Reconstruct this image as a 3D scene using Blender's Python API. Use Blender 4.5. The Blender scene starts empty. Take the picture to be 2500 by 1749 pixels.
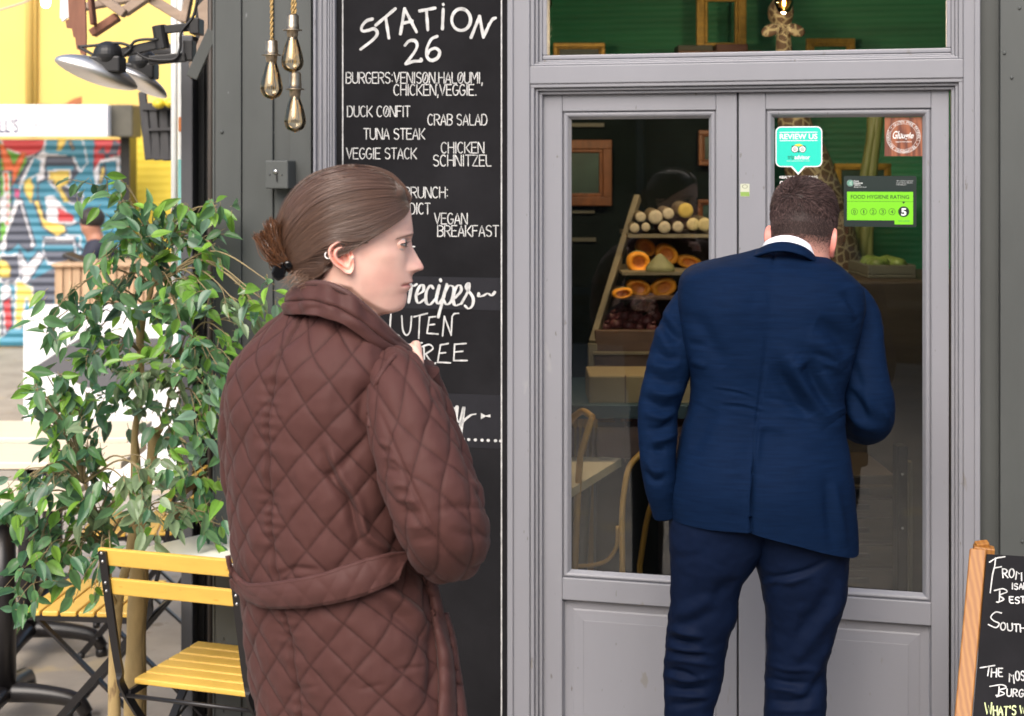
import bpy, math, random
import numpy as np
from mathutils import Vector, Matrix, noise

# ------------------------------------------------------------------ camera, world, sun, exposure
F, U0, VH, H = 3702.0, 1250.0, 414.0, 1.78      # focal length / optical axis / horizon measured on the photograph, eye height
sc = bpy.context.scene
C = sc.collection
cam_d = bpy.data.cameras.new('camera'); cam = bpy.data.objects.new('camera', cam_d); C.objects.link(cam)
cam.location = (0, 0, H); cam.rotation_euler = (math.radians(90), 0, 0)
cam_d.sensor_width = 36; cam_d.lens = F/2500*36; cam_d.shift_y = -(874.5-VH)/2500
cam_d.clip_start = 0.05; cam_d.clip_end = 500
cam_d.dof.use_dof = True; cam_d.dof.focus_distance = 3.05; cam_d.dof.aperture_fstop = 6.0
sc.camera = cam
wd = bpy.data.worlds.new('World'); sc.world = wd; wd.use_nodes = True
wn = wd.node_tree; bg = wn.nodes['Background']
sky = wn.nodes.new('ShaderNodeTexSky'); sky.sky_type = 'NISHITA'; sky.sun_disc = False
SUN_EL, SUN_AZ = math.radians(42), math.radians(198)   # azimuth clockwise from +Y: behind the camera, a little left
sky.sun_elevation = SUN_EL; sky.sun_rotation = SUN_AZ
sky.air_density = 1.0; sky.dust_density = 4.0; sky.ozone_density = 0.6
wn.links.new(sky.outputs[0], bg.inputs[0]); bg.inputs[1].default_value = 0.15
sun_d = bpy.data.lights.new('sun', 'SUN'); sun = bpy.data.objects.new('sun', sun_d); C.objects.link(sun)
sun_d.energy = 1.5; sun_d.angle = math.radians(46); sun_d.color = (1, .98, .965)
sd = Vector((math.sin(SUN_AZ)*math.cos(SUN_EL), math.cos(SUN_AZ)*math.cos(SUN_EL), math.sin(SUN_EL)))
sun.rotation_euler = sd.to_track_quat('Z', 'Y').to_euler(); sun.location = sd*30
sc.view_settings.view_transform = 'Standard'; sc.view_settings.look = 'None'
sc.view_settings.gamma = 1; sc.view_settings.exposure = 0.70
sc.cycles.max_bounces = 8; sc.cycles.transparent_max_bounces = 16
sc.cycles.use_denoising = True
sc.cycles.sample_clamp_indirect = 6
RND = random.Random(7)
NR = np.random.RandomState(11)

# ------------------------------------------------------------------ measuring: photo point -> world
ZN = {'R1': (0, 0, 3.569), 'R2': (0, 420, 3.569), 'R3': (0, 860, 3.569), 'R4': (0, 1299, 3.569), 'R5': (580, 0, 3.189), 'R6': (580, 400, 3.189),
      'R7': (500, 850, 3.061), 'R8': (500, 1249, 3.061), 'A': (1250, 0, 1.837), 'B': (1300, 200, 3.212), 'C': (1860, 250, 4.014), 'D': (1380, 600, 4.014),
      'E': (1380, 950, 3.212), 'G': (1500, 550, 2.676), 'H': (1500, 1150, 2.681), 'I': (2200, 1250, 3.22)}
def Z(z, x, y):
    a, b, s = ZN[z]
    return (a+x/s, b+y/s)
def W(u, v, Y):
    return np.array([(u-U0)/F*Y, Y, H-(v-VH)/F*Y])
def WZ(z, x, y, Y):
    return W(*Z(z, x, y), Y)
TM = .2547; TH = math.atan(TM); CT, ST = math.cos(TH), math.sin(TH); FC = 4.056
EX = np.array([CT, -ST, 0.]); EN = np.array([-ST, -CT, 0.]); EZ = np.array([0, 0, 1.]); FO = np.array([0, FC, 0.])
def SD(u, v, d=0.):                 # facade coordinates (along, up) of a photo point on the plane d metres in front of the facade
    k = (u-U0)/F
    Y = (FC-d/CT)/(1+TM*k); X = k*Y
    return (X*CT-(Y-FC)*ST, H-(v-VH)/F*Y)
def S(u, d=0.): return SD(u, VH, d)[0]
def FP(s, d, z): return FO+np.multiply.outer(s, EX)+np.multiply.outer(d, EN)+np.multiply.outer(z, EZ)
def FQ(u, v, d=0.):
    s, z = SD(u, v, d); return FP(s, d, z)

# ------------------------------------------------------------------ objects
WM = {}
def _reg(o, m): WM[o.name] = m
def tag(o, label=None, cat=None, group=None, kind=None):
    for k, x in (('label', label), ('category', cat), ('group', group), ('kind', kind)):
        if x: o[k] = x
    return o
def thing(name, label, cat, loc=(0, 0, 0), group=None, rz=0.):
    o = bpy.data.objects.new(name, None); C.objects.link(o)
    o.empty_display_size = .1
    o.location = [float(c) for c in loc]; o.rotation_euler = (0, 0, rz)
    _reg(o, Matrix.Translation([float(c) for c in loc]) @ Matrix.Rotation(rz, 4, 'Z'))
    return tag(o, label, cat, group)
def copy_tree(o, parent=None):
    c = o.copy(); C.objects.link(c); c.parent = parent
    for ch in [x for x in KIDS.get(o.name, [])]:
        copy_tree(ch, c)
    if o.name in WM: WM[c.name] = WM[o.name]
    KIDS.setdefault(c.name, [])
    if parent is not None: KIDS.setdefault(parent.name, []).append(c)
    return c
KIDS = {}

class MB:
    def __init__(s): s.v = []; s.f = []; s.n = 0; s.c = []; s.uv = []
    def add(s, v, f, col=None):
        v = np.asarray(v, float).reshape(-1, 3)
        s.v.append(v)
        k = s.n
        s.f.extend([tuple(i+k for i in q) for q in f]); s.n += len(v)
        if col is not None:
            col = np.asarray(col, float)
            if col.ndim == 1: col = np.tile(col, (len(v), 1))
            s.c.append(col)
        else: s.c.append(np.ones((len(v), 3)))
        return s
    def box8(s, P, col=None):
        return s.add(P, [(0, 3, 2, 1), (4, 5, 6, 7), (0, 1, 5, 4), (1, 2, 6, 5), (2, 3, 7, 6), (3, 0, 4, 7)], col)
    def box(s, x0, x1, y0, y1, z0, z1, col=None):
        return s.box8([(x0, y0, z0), (x1, y0, z0), (x1, y1, z0), (x0, y1, z0), (x0, y0, z1), (x1, y0, z1), (x1, y1, z1), (x0, y1, z1)], col)
    def fbox(s, s0, s1, d0, d1, z0, z1, col=None):   # facade coordinates
        return s.box8([FP(a, b, c) for c in (z0, z1) for a, b in ((s0, d0), (s0, d1), (s1, d1), (s1, d0))][0:8], col)
    def bar(s, p, q, w, h, up=(0, 0, 1), col=None):  # box beam from p to q
        p = np.asarray(p, float); q = np.asarray(q, float); t = q-p; t = t/np.linalg.norm(t)
        up = np.asarray(up, float)
        a = np.cross(t, up)
        if np.linalg.norm(a) < 1e-4: a = np.cross(t, (1, 0, 0))
        a /= np.linalg.norm(a); b = np.cross(a, t)
        a = a*w/2; b = b*h/2
        return s.box8([p-a-b, p+a-b, p+a+b, p-a+b, q-a-b, q+a-b, q+a+b, q-a+b], col)
    def grid(s, G, wrap=False, cap0=False, cap1=False, col=None):
        G = np.asarray(G, float); r, c = G.shape[:2]
        f = []
        for i in range(r-1):
            for j in range(c if wrap else c-1):
                j2 = (j+1) % c
                f.append((i*c+j, i*c+j2, (i+1)*c+j2, (i+1)*c+j))
        if cap0: f.append(tuple(range(c-1, -1, -1)))
        if cap1: f.append(tuple((r-1)*c+j for j in range(c)))
        return s.add(G.reshape(-1, 3), f, col)
    def tube(s, path, rad, n=10, caps=True, flat=1.0, up=None, col=None):
        return s.grid(tube_grid(path, rad, n, flat, up), True, caps, caps, col)
    def lathe(s, prof, n=24, loc=(0, 0, 0), col=None, axis=None):   # prof: (r, z)
        a = np.arange(n)*2*math.pi/n
        G = np.zeros((len(prof), n, 3))
        for i, (r, z) in enumerate(prof):
            G[i, :, 0] = r*np.cos(a); G[i, :, 1] = r*np.sin(a); G[i, :, 2] = z
        if axis is not None:
            q = Vector((0, 0, 1)).rotation_difference(Vector(axis)).to_matrix()
            G = G @ np.array(q).T
        return s.grid(G+np.asarray(loc, float), True, True, True, col)
    def ball(s, c, r, n=16, col=None, rot=None):
        r = np.ones(3)*r
        G = np.zeros((n//2+1, n, 3)); a = np.arange(n)*2*math.pi/n
        for i in range(n//2+1):
            p = math.pi*max(.02, min(n/2-.02, i))/(n/2)
            G[i, :, 0] = math.sin(p)*np.cos(a); G[i, :, 1] = math.sin(p)*np.sin(a); G[i, :, 2] = -math.cos(p)
        G = G*r
        if rot is not None: G = G @ np.array(rot).T
        return s.grid(G+np.asarray(c, float), True, True, True, col)
    def poly(s, pts, n, th, col=None):        # flat polygon extruded by th along n
        P = np.asarray(pts, float); k = len(P); n = np.asarray(n, float)
        f = [tuple(range(k)), tuple(range(2*k-1, k-1, -1))]+[(i, i+k, (i+1) % k+k, (i+1) % k) for i in range(k)]
        return s.add(np.vstack([P+n*th, P]), f, col)
    def build(s, name, mat, parent=None, smooth=False, bevel=0., loc=None, sub=0, attr=False, seg=2, solid=0., uv=None):
        V = np.vstack(s.v)
        me = bpy.data.meshes.new(name)
        o = bpy.data.objects.new(name, me); C.objects.link(o)
        if parent is not None:
            m = WM[parent.name]; o.parent = parent
            KIDS.setdefault(parent.name, []).append(o)
            _reg(o, m)
        else:
            if loc is None:
                lo, hi = V.min(0), V.max(0); loc = ((lo[0]+hi[0])/2, (lo[1]+hi[1])/2, lo[2])
            m = Matrix.Translation([float(c) for c in loc]); o.location = m.translation
            _reg(o, m)
        mi = np.array(m.inverted())
        V = V @ mi[:3, :3].T + mi[:3, 3]
        me.from_pydata(V.tolist(), [], s.f)
        if attr:
            ca = me.color_attributes.new('Col', 'FLOAT_COLOR', 'POINT')
            cc = np.hstack([np.vstack(s.c), np.ones((s.n, 1))]).astype(np.float32)
            ca.data.foreach_set('color', cc.ravel())
        if uv is not None:
            ul = me.uv_layers.new(name='UVMap')
            li = np.zeros(len(me.loops), np.int32); me.loops.foreach_get('vertex_index', li)
            ul.data.foreach_set('uv', np.asarray(uv, np.float32)[li].ravel())
        me.materials.append(mat)
        if smooth:
            me.polygons.foreach_set('use_smooth', [True]*len(me.polygons))
        me.validate(); me.update()
        if len(me.polygons) < 300000 and name != 'hair':
            import bmesh
            bm = bmesh.new(); bm.from_mesh(me); bmesh.ops.recalc_face_normals(bm, faces=bm.faces); bm.to_mesh(me); bm.free()
        if solid:
            md = o.modifiers.new('solid', 'SOLIDIFY'); md.thickness = solid; md.offset = 0
        if bevel:
            md = o.modifiers.new('bevel', 'BEVEL'); md.width = bevel; md.segments = seg; md.limit_method = 'ANGLE'; md.angle_limit = math.radians(40)
        if sub:
            md = o.modifiers.new('sub', 'SUBSURF'); md.levels = sub; md.render_levels = sub
        return o

def frames(path, up=None):
    P = np.asarray(path, float); n = len(P)
    T = np.gradient(P, axis=0); T /= np.linalg.norm(T, axis=1)[:, None]+1e-12
    a = np.array((0, 0, 1.)) if up is None else np.asarray(up, float)
    if abs(np.dot(a, T[0])) > .95: a = np.array((1., 0, 0))
    A = np.zeros_like(P); B = np.zeros_like(P)
    for i in range(n):
        a = a-np.dot(a, T[i])*T[i]; a /= np.linalg.norm(a)+1e-12
        A[i] = a; B[i] = np.cross(T[i], a)
    return P, T, A, B
def tube_grid(path, rad, n=10, flat=1.0, up=None):
    P, T, A, B = frames(path, up)
    r = np.broadcast_to(np.asarray(rad, float), (len(P),))
    t = np.arange(n)*2*math.pi/n
    return P[:, None, :]+r[:, None, None]*(np.cos(t)[None, :, None]*A[:, None, :]*flat+np.sin(t)[None, :, None]*B[:, None, :])
def smooth_path(pts, n=8, closed=False):      # Catmull-Rom
    P = np.asarray(pts, float)
    if len(P) < 3: return np.array([P[0]+(P[-1]-P[0])*t for t in np.linspace(0, 1, n+1)])
    Q = np.vstack([2*P[0]-P[1], P, 2*P[-1]-P[-2]])
    out = []
    for i in range(1, len(Q)-2):
        p0, p1, p2, p3 = Q[i-1], Q[i], Q[i+1], Q[i+2]
        for t in np.linspace(0, 1, n, endpoint=False):
            out.append(.5*((2*p1)+(-p0+p2)*t+(2*p0-5*p1+4*p2-p3)*t*t+(-p0+3*p1-3*p2+p3)*t**3))
    out.append(P[-1])
    return np.array(out)
def resample(P, n):
    P = np.asarray(P, float); L = np.r_[0, np.cumsum(np.linalg.norm(np.diff(P, axis=0), axis=1))]
    t = np.linspace(0, L[-1], n)
    return np.stack([np.interp(t, L, P[:, k]) for k in range(P.shape[1])], 1)
def sstep(a, b, x):
    t = np.clip((np.asarray(x, float)-a)/(b-a), 0, 1); return t*t*(3-2*t)
def grid_normals(G, wrap=True):
    if wrap:
        du = np.roll(G, -1, 1)-np.roll(G, 1, 1)
    else:
        du = np.gradient(G, axis=1)
    dv = np.gradient(G, axis=0)
    N = np.cross(du, dv); N /= np.linalg.norm(N, axis=2)[..., None]+1e-9
    c = G.mean((0, 1)) if not wrap else G.mean(1)[:, None, :]
    s = np.sign(((G-c)*N).sum(2, keepdims=True)); 
    return N*np.where(np.median(s) < 0, -1, 1)
def proj(P):
    P = np.asarray(P); Y = P[..., 1]
    return np.stack([U0+P[..., 0]/Y*F, VH+(H-P[..., 2])/Y*F], -1)
def vnoise(P, scale, seed=0., oct=3):
    sh = P.shape[:-1]; Q = P.reshape(-1, 3)*scale+seed
    return np.array([noise.fractal(Vector(q), 1.0, 2.0, oct) for q in Q]).reshape(sh)
def folds(G, N, segs, only_front=True):
    """raise or sink cloth along strokes: (zone, [(x,y)...], width px, amp m)"""
    uv = proj(G); D = np.zeros(G.shape[:2])
    vd = G-np.array([0, 0, H]); fr = ((N*vd).sum(2) < 0) if only_front else np.ones(G.shape[:2], bool)
    for z, pts, w, amp in segs:
        q = np.array([Z(z, *p) if z else p for p in pts], float)
        q = smooth_path(q, 6) if len(q) > 2 else resample(q, 8)
        L = np.r_[0, np.cumsum(np.linalg.norm(np.diff(q, axis=0), axis=1))]; L /= L[-1]
        best = np.full(G.shape[:2], 1e9); tt = np.zeros(G.shape[:2])
        for i in range(len(q)-1):
            a, b = q[i], q[i+1]; ab = b-a
            t = np.clip(((uv-a)*ab).sum(-1)/(ab@ab+1e-9), 0, 1)
            dd = np.linalg.norm(uv-(a+t[..., None]*ab), axis=-1)
            m = dd < best
            best[m] = dd[m]; tt[m] = (L[i]+t*(L[i+1]-L[i]))[m]
        tap = np.sin(np.clip(tt*.94+.03, 0, 1)*math.pi)**.6
        D += np.where(fr, amp*tap*np.exp(-(best/w)**2), 0)
    return D

# ------------------------------------------------------------------ materials
def mk(name, col, rough=.5, metal=0., var=0., vs=6., bump=0., bs=60., spec=.5, stretch=(1, 1, 1), attr=False, coat=0., sheen=0., sss=0.,
       spots=None, transm=0., wave=None, bdist=.002, emit=None):
    m = bpy.data.materials.new(name); m.use_nodes = True
    nt = m.node_tree; N = nt.nodes; L = nt.links; p = N['Principled BSDF']
    p.inputs['Roughness'].default_value = rough; p.inputs['Metallic'].default_value = metal
    p.inputs['Specular IOR Level'].default_value = spec
    if coat: p.inputs['Coat Weight'].default_value = coat; p.inputs['Coat Roughness'].default_value = .15
    if sheen: p.inputs['Sheen Weight'].default_value = sheen; p.inputs['Sheen Roughness'].default_value = .4
    if sss:
        p.inputs['Subsurface Weight'].default_value = sss; p.inputs['Subsurface Radius'].default_value = (1, .35, .2); p.inputs['Subsurface Scale'].default_value = .006
    if emit:
        p.inputs['Emission Color'].default_value = (*emit[0], 1); p.inputs['Emission Strength'].default_value = emit[1]
    tc = N.new('ShaderNodeTexCoord'); mp = N.new('ShaderNodeMapping'); mp.inputs['Scale'].default_value = stretch
    L.new(tc.outputs['Object'], mp.inputs[0])
    src = None
    if attr:
        a = N.new('ShaderNodeVertexColor'); a.layer_name = 'Col'; src = a.outputs['Color']
    if var:
        nz = N.new('ShaderNodeTexNoise'); nz.inputs['Scale'].default_value = vs; nz.inputs['Detail'].default_value = 6; nz.inputs['Roughness'].default_value = .6
        L.new(mp.outputs[0], nz.inputs['Vector'])
        mr = N.new('ShaderNodeMapRange'); mr.inputs['From Min'].default_value = .3; mr.inputs['From Max'].default_value = .7
        mr.inputs['To Min'].default_value = 1-var; mr.inputs['To Max'].default_value = 1+var
        L.new(nz.outputs['Fac'], mr.inputs['Value'])
        mx = N.new('ShaderNodeVectorMath'); mx.operation = 'SCALE'
        if src: L.new(src, mx.inputs[0])
        else: mx.inputs[0].default_value = col
        L.new(mr.outputs[0], mx.inputs['Scale']); src = mx.outputs[0]
    if spots:      # (scale, threshold, colour): chips, stains, flecks with a shape of their own
        for sc_, th, sc_col in spots:
            n2 = N.new('ShaderNodeTexNoise'); n2.inputs['Scale'].default_value = sc_; n2.inputs['Detail'].default_value = 5
            L.new(mp.outputs[0], n2.inputs['Vector'])
            r2 = N.new('ShaderNodeMapRange'); r2.inputs['From Min'].default_value = th; r2.inputs['From Max'].default_value = th+.04
            L.new(n2.outputs['Fac'], r2.inputs['Value'])
            mm = N.new('ShaderNodeMix'); mm.data_type = 'RGBA'
            L.new(r2.outputs[0], mm.inputs['Factor'])
            if src: L.new(src, mm.inputs[6])
            else: mm.inputs[6].default_value = (*col, 1)
            mm.inputs[7].default_value = (*sc_col, 1); src = mm.outputs[2]
    if src: L.new(src, p.inputs['Base Color'])
    else: p.inputs['Base Color'].default_value = (*col, 1)
    if bump or wave:
        bp = N.new('ShaderNodeBump'); bp.inputs['Strength'].default_value = bump or .5; bp.inputs['Distance'].default_value = bdist
        if wave:      # (scale, axis) grooves
            wv = N.new('ShaderNodeTexWave'); wv.bands_direction = wave[1]; wv.inputs['Scale'].default_value = wave[0]; wv.inputs['Distortion'].default_value = wave[2] if len(wave) > 2 else 0
            L.new(mp.outputs[0], wv.inputs['Vector']); L.new(wv.outputs['Fac'], bp.inputs['Height'])
        else:
            n3 = N.new('ShaderNodeTexNoise'); n3.inputs['Scale'].default_value = bs; n3.inputs['Detail'].default_value = 4
            L.new(mp.outputs[0], n3.inputs['Vector']); L.new(n3.outputs['Fac'], bp.inputs['Height'])
        L.new(bp.outputs[0], p.inputs['Normal'])
    return m
def mk_glass(name, tint=(.93, .95, .95), extra=0.0, rough=0.0, ior=1.5, gcol=(1, 1, 1)):
    """thin window glass: fresnel mix of clear and mirror"""
    m = bpy.data.materials.new(name); m.use_nodes = True
    nt = m.node_tree; N = nt.nodes; L = nt.links; N.clear()
    out = N.new('ShaderNodeOutputMaterial'); mix = N.new('ShaderNodeMixShader'); tr = N.new('ShaderNodeBsdfTransparent'); gl = N.new('ShaderNodeBsdfGlossy')
    fr = N.new('ShaderNodeFresnel'); fr.inputs[0].default_value = ior
    tr.inputs[0].default_value = (*tint, 1); gl.inputs['Roughness'].default_value = rough; gl.inputs[0].default_value = (*gcol, 1)
    ad = N.new('ShaderNodeMath'); ad.operation = 'MULTIPLY_ADD'; ad.inputs[1].default_value = 1.4; ad.inputs[2].default_value = extra; ad.use_clamp = True
    L.new(fr.outputs[0], ad.inputs[0]); L.new(ad.outputs[0], mix.inputs[0]); L.new(tr.outputs[0], mix.inputs[1]); L.new(gl.outputs[0], mix.inputs[2]); L.new(mix.outputs[0], out.inputs[0])
    return m
def mk_wood(name, c1, c2, scale=(1, 1, 1), rough=.5, ws=6., coat=0., bands=False):
    m = mk(name, c1, rough, coat=coat)
    nt = m.node_tree; N = nt.nodes; L = nt.links; p = N['Principled BSDF']
    tc = N.new('ShaderNodeTexCoord'); mp = N.new('ShaderNodeMapping'); mp.inputs['Scale'].default_value = scale
    L.new(tc.outputs['Object'], mp.inputs[0])
    wv = N.new('ShaderNodeTexWave'); wv.wave_type = 'BANDS' if bands else 'RINGS'; wv.bands_direction = 'X'; wv.inputs['Scale'].default_value = ws; wv.inputs['Distortion'].default_value = 3.2 if bands else 7; wv.inputs['Detail'].default_value = 3; wv.inputs['Detail Scale'].default_value = 1.2
    L.new(mp.outputs[0], wv.inputs['Vector'])
    mm = N.new('ShaderNodeMix'); mm.data_type = 'RGBA'; mm.inputs[6].default_value = (*c1, 1); mm.inputs[7].default_value = (*c2, 1)
    L.new(wv.outputs['Fac'], mm.inputs['Factor']); L.new(mm.outputs[2], p.inputs['Base Color'])
    return m
def lin(r, g, b):      # sRGB 0-255 to linear
    f = lambda c: (c/255/12.92) if c/255 <= .04045 else ((c/255+.055)/1.055)**2.4
    return (f(r), f(g), f(b))

m_grey = mk('grey_gloss_paint', (.238, .240, .264), .42, var=.085, vs=2.2, bump=.16, bs=38, spots=[(70, .70, (.13, .12, .115)), (24, .70, (.20, .19, .185)), (9, .72, (.29, .29, .30))], stretch=(1, 1, .35))
m_dark = mk('dark_grey_paint', (.078, .084, .081), .55, spec=.3, var=.14, vs=4, bump=.15, bs=50, stretch=(1, 1, .4), spots=[(38, .74, (.19, .2, .2))])
m_black = mk('black_paint', (.012, .012, .013), .38, var=.2, vs=8)
m_board = mk('chalkboard', (.0115, .0112, .0128), .8, var=.35, vs=5, bump=.08, bs=90, spec=.12, spots=[(30, .77, (.045, .045, .05))])
m_chalk = mk('chalk_paint', (.52, .52, .51), .85, var=.3, vs=45)
m_chalk_y = mk('yellow_chalk', (.6, .68, .33), .8, var=.2, vs=60)
m_yel = mk('yellow_slat_paint', (.74, .46, .085), .38, var=.1, vs=9, bump=.12, bs=50, spots=[(34, .70, (.60, .33, .05)), (60, .73, (.25, .13, .04))], stretch=(.5, .5, 2))
m_blackmetal = mk('black_metal', (.012, .011, .012), .35, metal=.0, var=.2, vs=20, bump=.1, bs=80, spec=.5)
m_steel = mk('brushed_steel', (.55, .54, .53), .28, metal=1., var=.1, vs=30)
m_brass = mk('aged_brass', (.36, .30, .22), .36, metal=1., var=.25, vs=60, bump=.2, bs=90)
m_glass = mk_glass('window_glass', (.86, .88, .87))
# ------------------------------------------------------------------ ground and the lane
m_conc = mk('worn_concrete', (.36, .315, .26), .75, var=.22, vs=2.2, bump=.35, bs=70, spots=[(9, .64, (.25, .21, .16)), (2.1, .60, (.44, .36, .24)), (60, .72, (.13, .12, .11))])
g = MB().add([(-60, -30, 0), (60, -30, 0), (60, 80, 0), (-60, 80, 0)], [(0, 1, 2, 3)]).build('ground', m_conc, loc=(0, 0, 0)); tag(g, kind='structure')
m_stone = mk('sill_stone', (.24, .235, .225), .7, var=.2, vs=5, bump=.3, bs=60)

# ------------------------------------------------------------------ shop front
sf = thing('shop_facade', 'grey painted timber shop front with dark pillars around the double doors', 'shop front', FP(S(1800), 0., 0.))
ZT = 3.3
def zf(u, v, d=0.): return SD(u, v, d)[1]
z_door = zf(1801, 217, -.03)
z_mould = zf(1801, 198)
z_trb = zf(1801, 153)
z_trg = zf(1801, 136, -.03)
sJ0, sJ1, sL0, sM, sR1, sK0, sK1 = S(1243), S(1293), S(1324, -.04), S(1801, -.04), S(2317, -.04), S(2330), S(2391)
# frame: jambs, transom rail, stepped mouldings
m = MB()
m.fbox(sJ0, sJ1, -.10, 0, 0, ZT)
m.fbox(sJ0-.004, sJ0+.012, 0.0, .006, 0, ZT)
m.fbox(S(2352), sK1, -.10, 0, 0, ZT)
m.fbox(S(2379), sK1+.002, 0, .007, 0, ZT)
m.fbox(sJ1, S(2352), -.10, -.001, z_mould, z_trb)
for k, (a, d) in enumerate(((0, -.006), (.011, -.016), (.019, -.027))):   # stepped mould inside the jambs and under the rail
    w = (.011, .008, .009)[k]
    m.fbox(sJ1+a, sJ1+a+w, -.10, d, 0, z_mould-a)
    m.fbox(S(2352)-a-w, S(2352)-a, -.10, d, 0, z_mould-a)
    m.fbox(sJ1+a, S(2352)-a, -.10, d+.001, z_mould-a-w*.95, z_mould-a)
    m.fbox(sJ1+a, sJ1+a+w, -.10, d, z_trb+a*.6, ZT)
    m.fbox(S(2352)-a-w, S(2352)-a, -.10, d, z_trb+a*.6, ZT)
    m.fbox(sJ1+a+w, S(2352)-a-w, -.10, d+.001, z_trb+a*.6, z_trb+(a+w)*.6)
m.build('door_frame', m_grey, sf, bevel=.003)
# left moulding beside the chalkboard
m = MB()
x0, x1 = S(772), S(821)
m.fbox(x0, x1, -.1, .012, 0, ZT)
for t in (.30, .55, .68, .8): m.fbox(x0+(x1-x0)*t, x0+(x1-x0)*(t+.09), .012, .018, 0, ZT)
m.fbox(x0, x0+.008, .012, .024, 0, ZT)
m.build('moulding', m_grey, sf, bevel=.002)
# pillars
m = MB()
pd = .012
m.fbox(S(524, pd), S(588, pd), -.1, pd, 0, ZT)
m.fbox(S(589, pd), S(663, pd), -.1, pd-.006, 0, ZT)
m.fbox(S(663, pd), S(705, pd), -.1, pd-.016, 0, ZT)
m.fbox(S(705, pd), S(757, pd), -.1, pd-.006, 0, ZT)
m.fbox(S(520, pd), S(525, pd), -.1, pd+.004, 0, ZT)
for (x, y) in ((1935, 1150),):
    u, v = Z('R1', x, y); m.ball(FQ(u, v, pd), .006, 10)
for v in (1560, 1735):
    m.ball(FQ(520+25, v, pd), .005, 8)
m.build('pillar', m_dark, sf, bevel=.003)
m = MB(); m.fbox(S(757), S(772), -.1, -.045, 0, ZT); m.build('reveal', m_black, sf)
m = MB()
m.fbox(S(2391), S(2441), -.1, -.03, 0, ZT)
m.fbox(S(2441), S(2441)+1.4, -.1, .02, 0, ZT)
for u, v in ((2489, 20), (2452, 130), (2470, 190), (2496, 1322)): m.ball(FQ(u, v, .02), .005, 8)
m.build('pillar', m_dark, sf, bevel=.003)
# side wall of the pillar running back along the lane
m = MB(); m.fbox(S(524, pd)+.1, S(524, pd)+.22, -3.4, -.1, 0, ZT); m.build('side_wall', m_black, sf)
# transom window
tp = MB().fbox(sJ1, S(2352), -.047, -.043, z_trb-.01, ZT).build('pane', m_glass, None)
C.objects.unlink(tp); bpy.data.objects.remove(tp)
m = MB(); e = .022
m.fbox(sJ1+.028, S(2352)-.028, -.07, -.03, z_trb+.018, z_trb+.03)
m.fbox(sJ1+.028, sJ1+.04, -.07, -.03, z_trb+.03, ZT)
m.fbox(S(2352)-.04, S(2352)-.028, -.07, -.03, z_trb+.03, ZT)
tw = m.build('transom_window', m_grey, sf, bevel=.003)
MB().fbox(sJ1+.03, S(2352)-.03, -.052, -.048, z_trb+.02, ZT).build('pane', m_glass, tw)

# doors
DL, DG = -.042, -.066     # leaf face, glass
def leaf(s0, s1, g0, g1, zt, zb, zr, beadpx, name):
    """stiles and rails with a bead round the glass and a sunk panel below"""
    m = MB(); b = beadpx
    m.fbox(s0, g0-b, -.085, DL, .02, z_door-.003)
    m.fbox(g1+b, s1, -.085, DL, .02, z_door-.003)
    m.fbox(g0-b, g1+b, -.085, DL-.0006, zt+b, z_door-.003)
    m.fbox(g0-b, g1+b, -.085, DL-.0006, zr, zb-b*.9)
    # beads: sloping strips mitred at the corners
    o = [(g0-b, zb-b*.9), (g1+b, zb-b*.9), (g1+b, zt+b), (g0-b, zt+b)]; i = [(g0, zb), (g1, zb), (g1, zt), (g0, zt)]
    for k in range(4):
        a, c = o[k], o[(k+1) % 4]; p, q = i[k], i[(k+1) % 4]
        mid = lambda A, B, t: (A[0]+(B[0]-A[0])*t, A[1]+(B[1]-A[1])*t)
        prof = [(0, DL-.010), (.28, DL-.004), (.62, DL-.006), (1, DG+.003)]
        G = [[FP(mid(a, p, t)[0], d, mid(a, p, t)[1]), FP(mid(c, q, t)[0], d, mid(c, q, t)[1])] for t, d in prof]
        m.grid(G)
    # lower panel: sunk, with a raised field
    pz1 = zr; px0, px1 = g0-b, g1+b
    prof = [(0, DL), (.004, DL-.016), (.026, DL-.018), (.03, DL-.0165), (.055, DL-.0145)]
    for k in range(4):
        cs = [(px0, .16), (px1, .16), (px1, pz1), (px0, pz1)]
        cc = lambda j, t: (cs[j][0]+(t if j in (0, 3) else -t), cs[j][1]+(t if j in (0, 1) else -t))
        G = [[FP(cc(k, t)[0], d, cc(k, t)[1]), FP(cc((k+1) % 4, t)[0], d, cc((k+1) % 4, t)[1])] for t, d in prof]
        m.grid(G)
    m.fbox(px0+.054, px1-.054, -.08, DL-.0145, .215, pz1-.054)
    m.fbox(px0, px1, -.085, DL-.001, .02, .16)
    o = m.build(name, m_grey, sf, bevel=.0025)
    MB().fbox(g0-.01, g1+.01, DG-.004, DG, zb-.01, zt+.01).build('pane', m_glass, o)
    return o
gl0, gl1 = S(1396, DG), S(1731, DG)
gr0, gr1 = S(1891, DG), S(2252, DG)
zgt = zf(1565, 291, DG); zgb = (zf(1394, 1387, DG)+zf(2253, 1448, DG))/2
zrb = (zf(1383, 1465, DL)+zf(2265, 1529, DL))/2
bead = gl0-S(1381, DL)
d1 = leaf(sL0, sM-.0022, gl0, gl1, zgt, zgb, zrb, .021, 'door')
d2 = leaf(sM+.0022, sR1, gr0, gr1, zgt, zgb, zrb, .021, 'door')
m = MB(); m.fbox(sM-.0022, sM+.0022, -.085, DL-.012, .02, z_door-.003); m.build('door_gap', m_black, sf)
m = MB(); m.fbox(sJ0, sK1, -.25, .05, 0, .02); m.build('threshold', m_stone, sf, bevel=.004)

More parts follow.
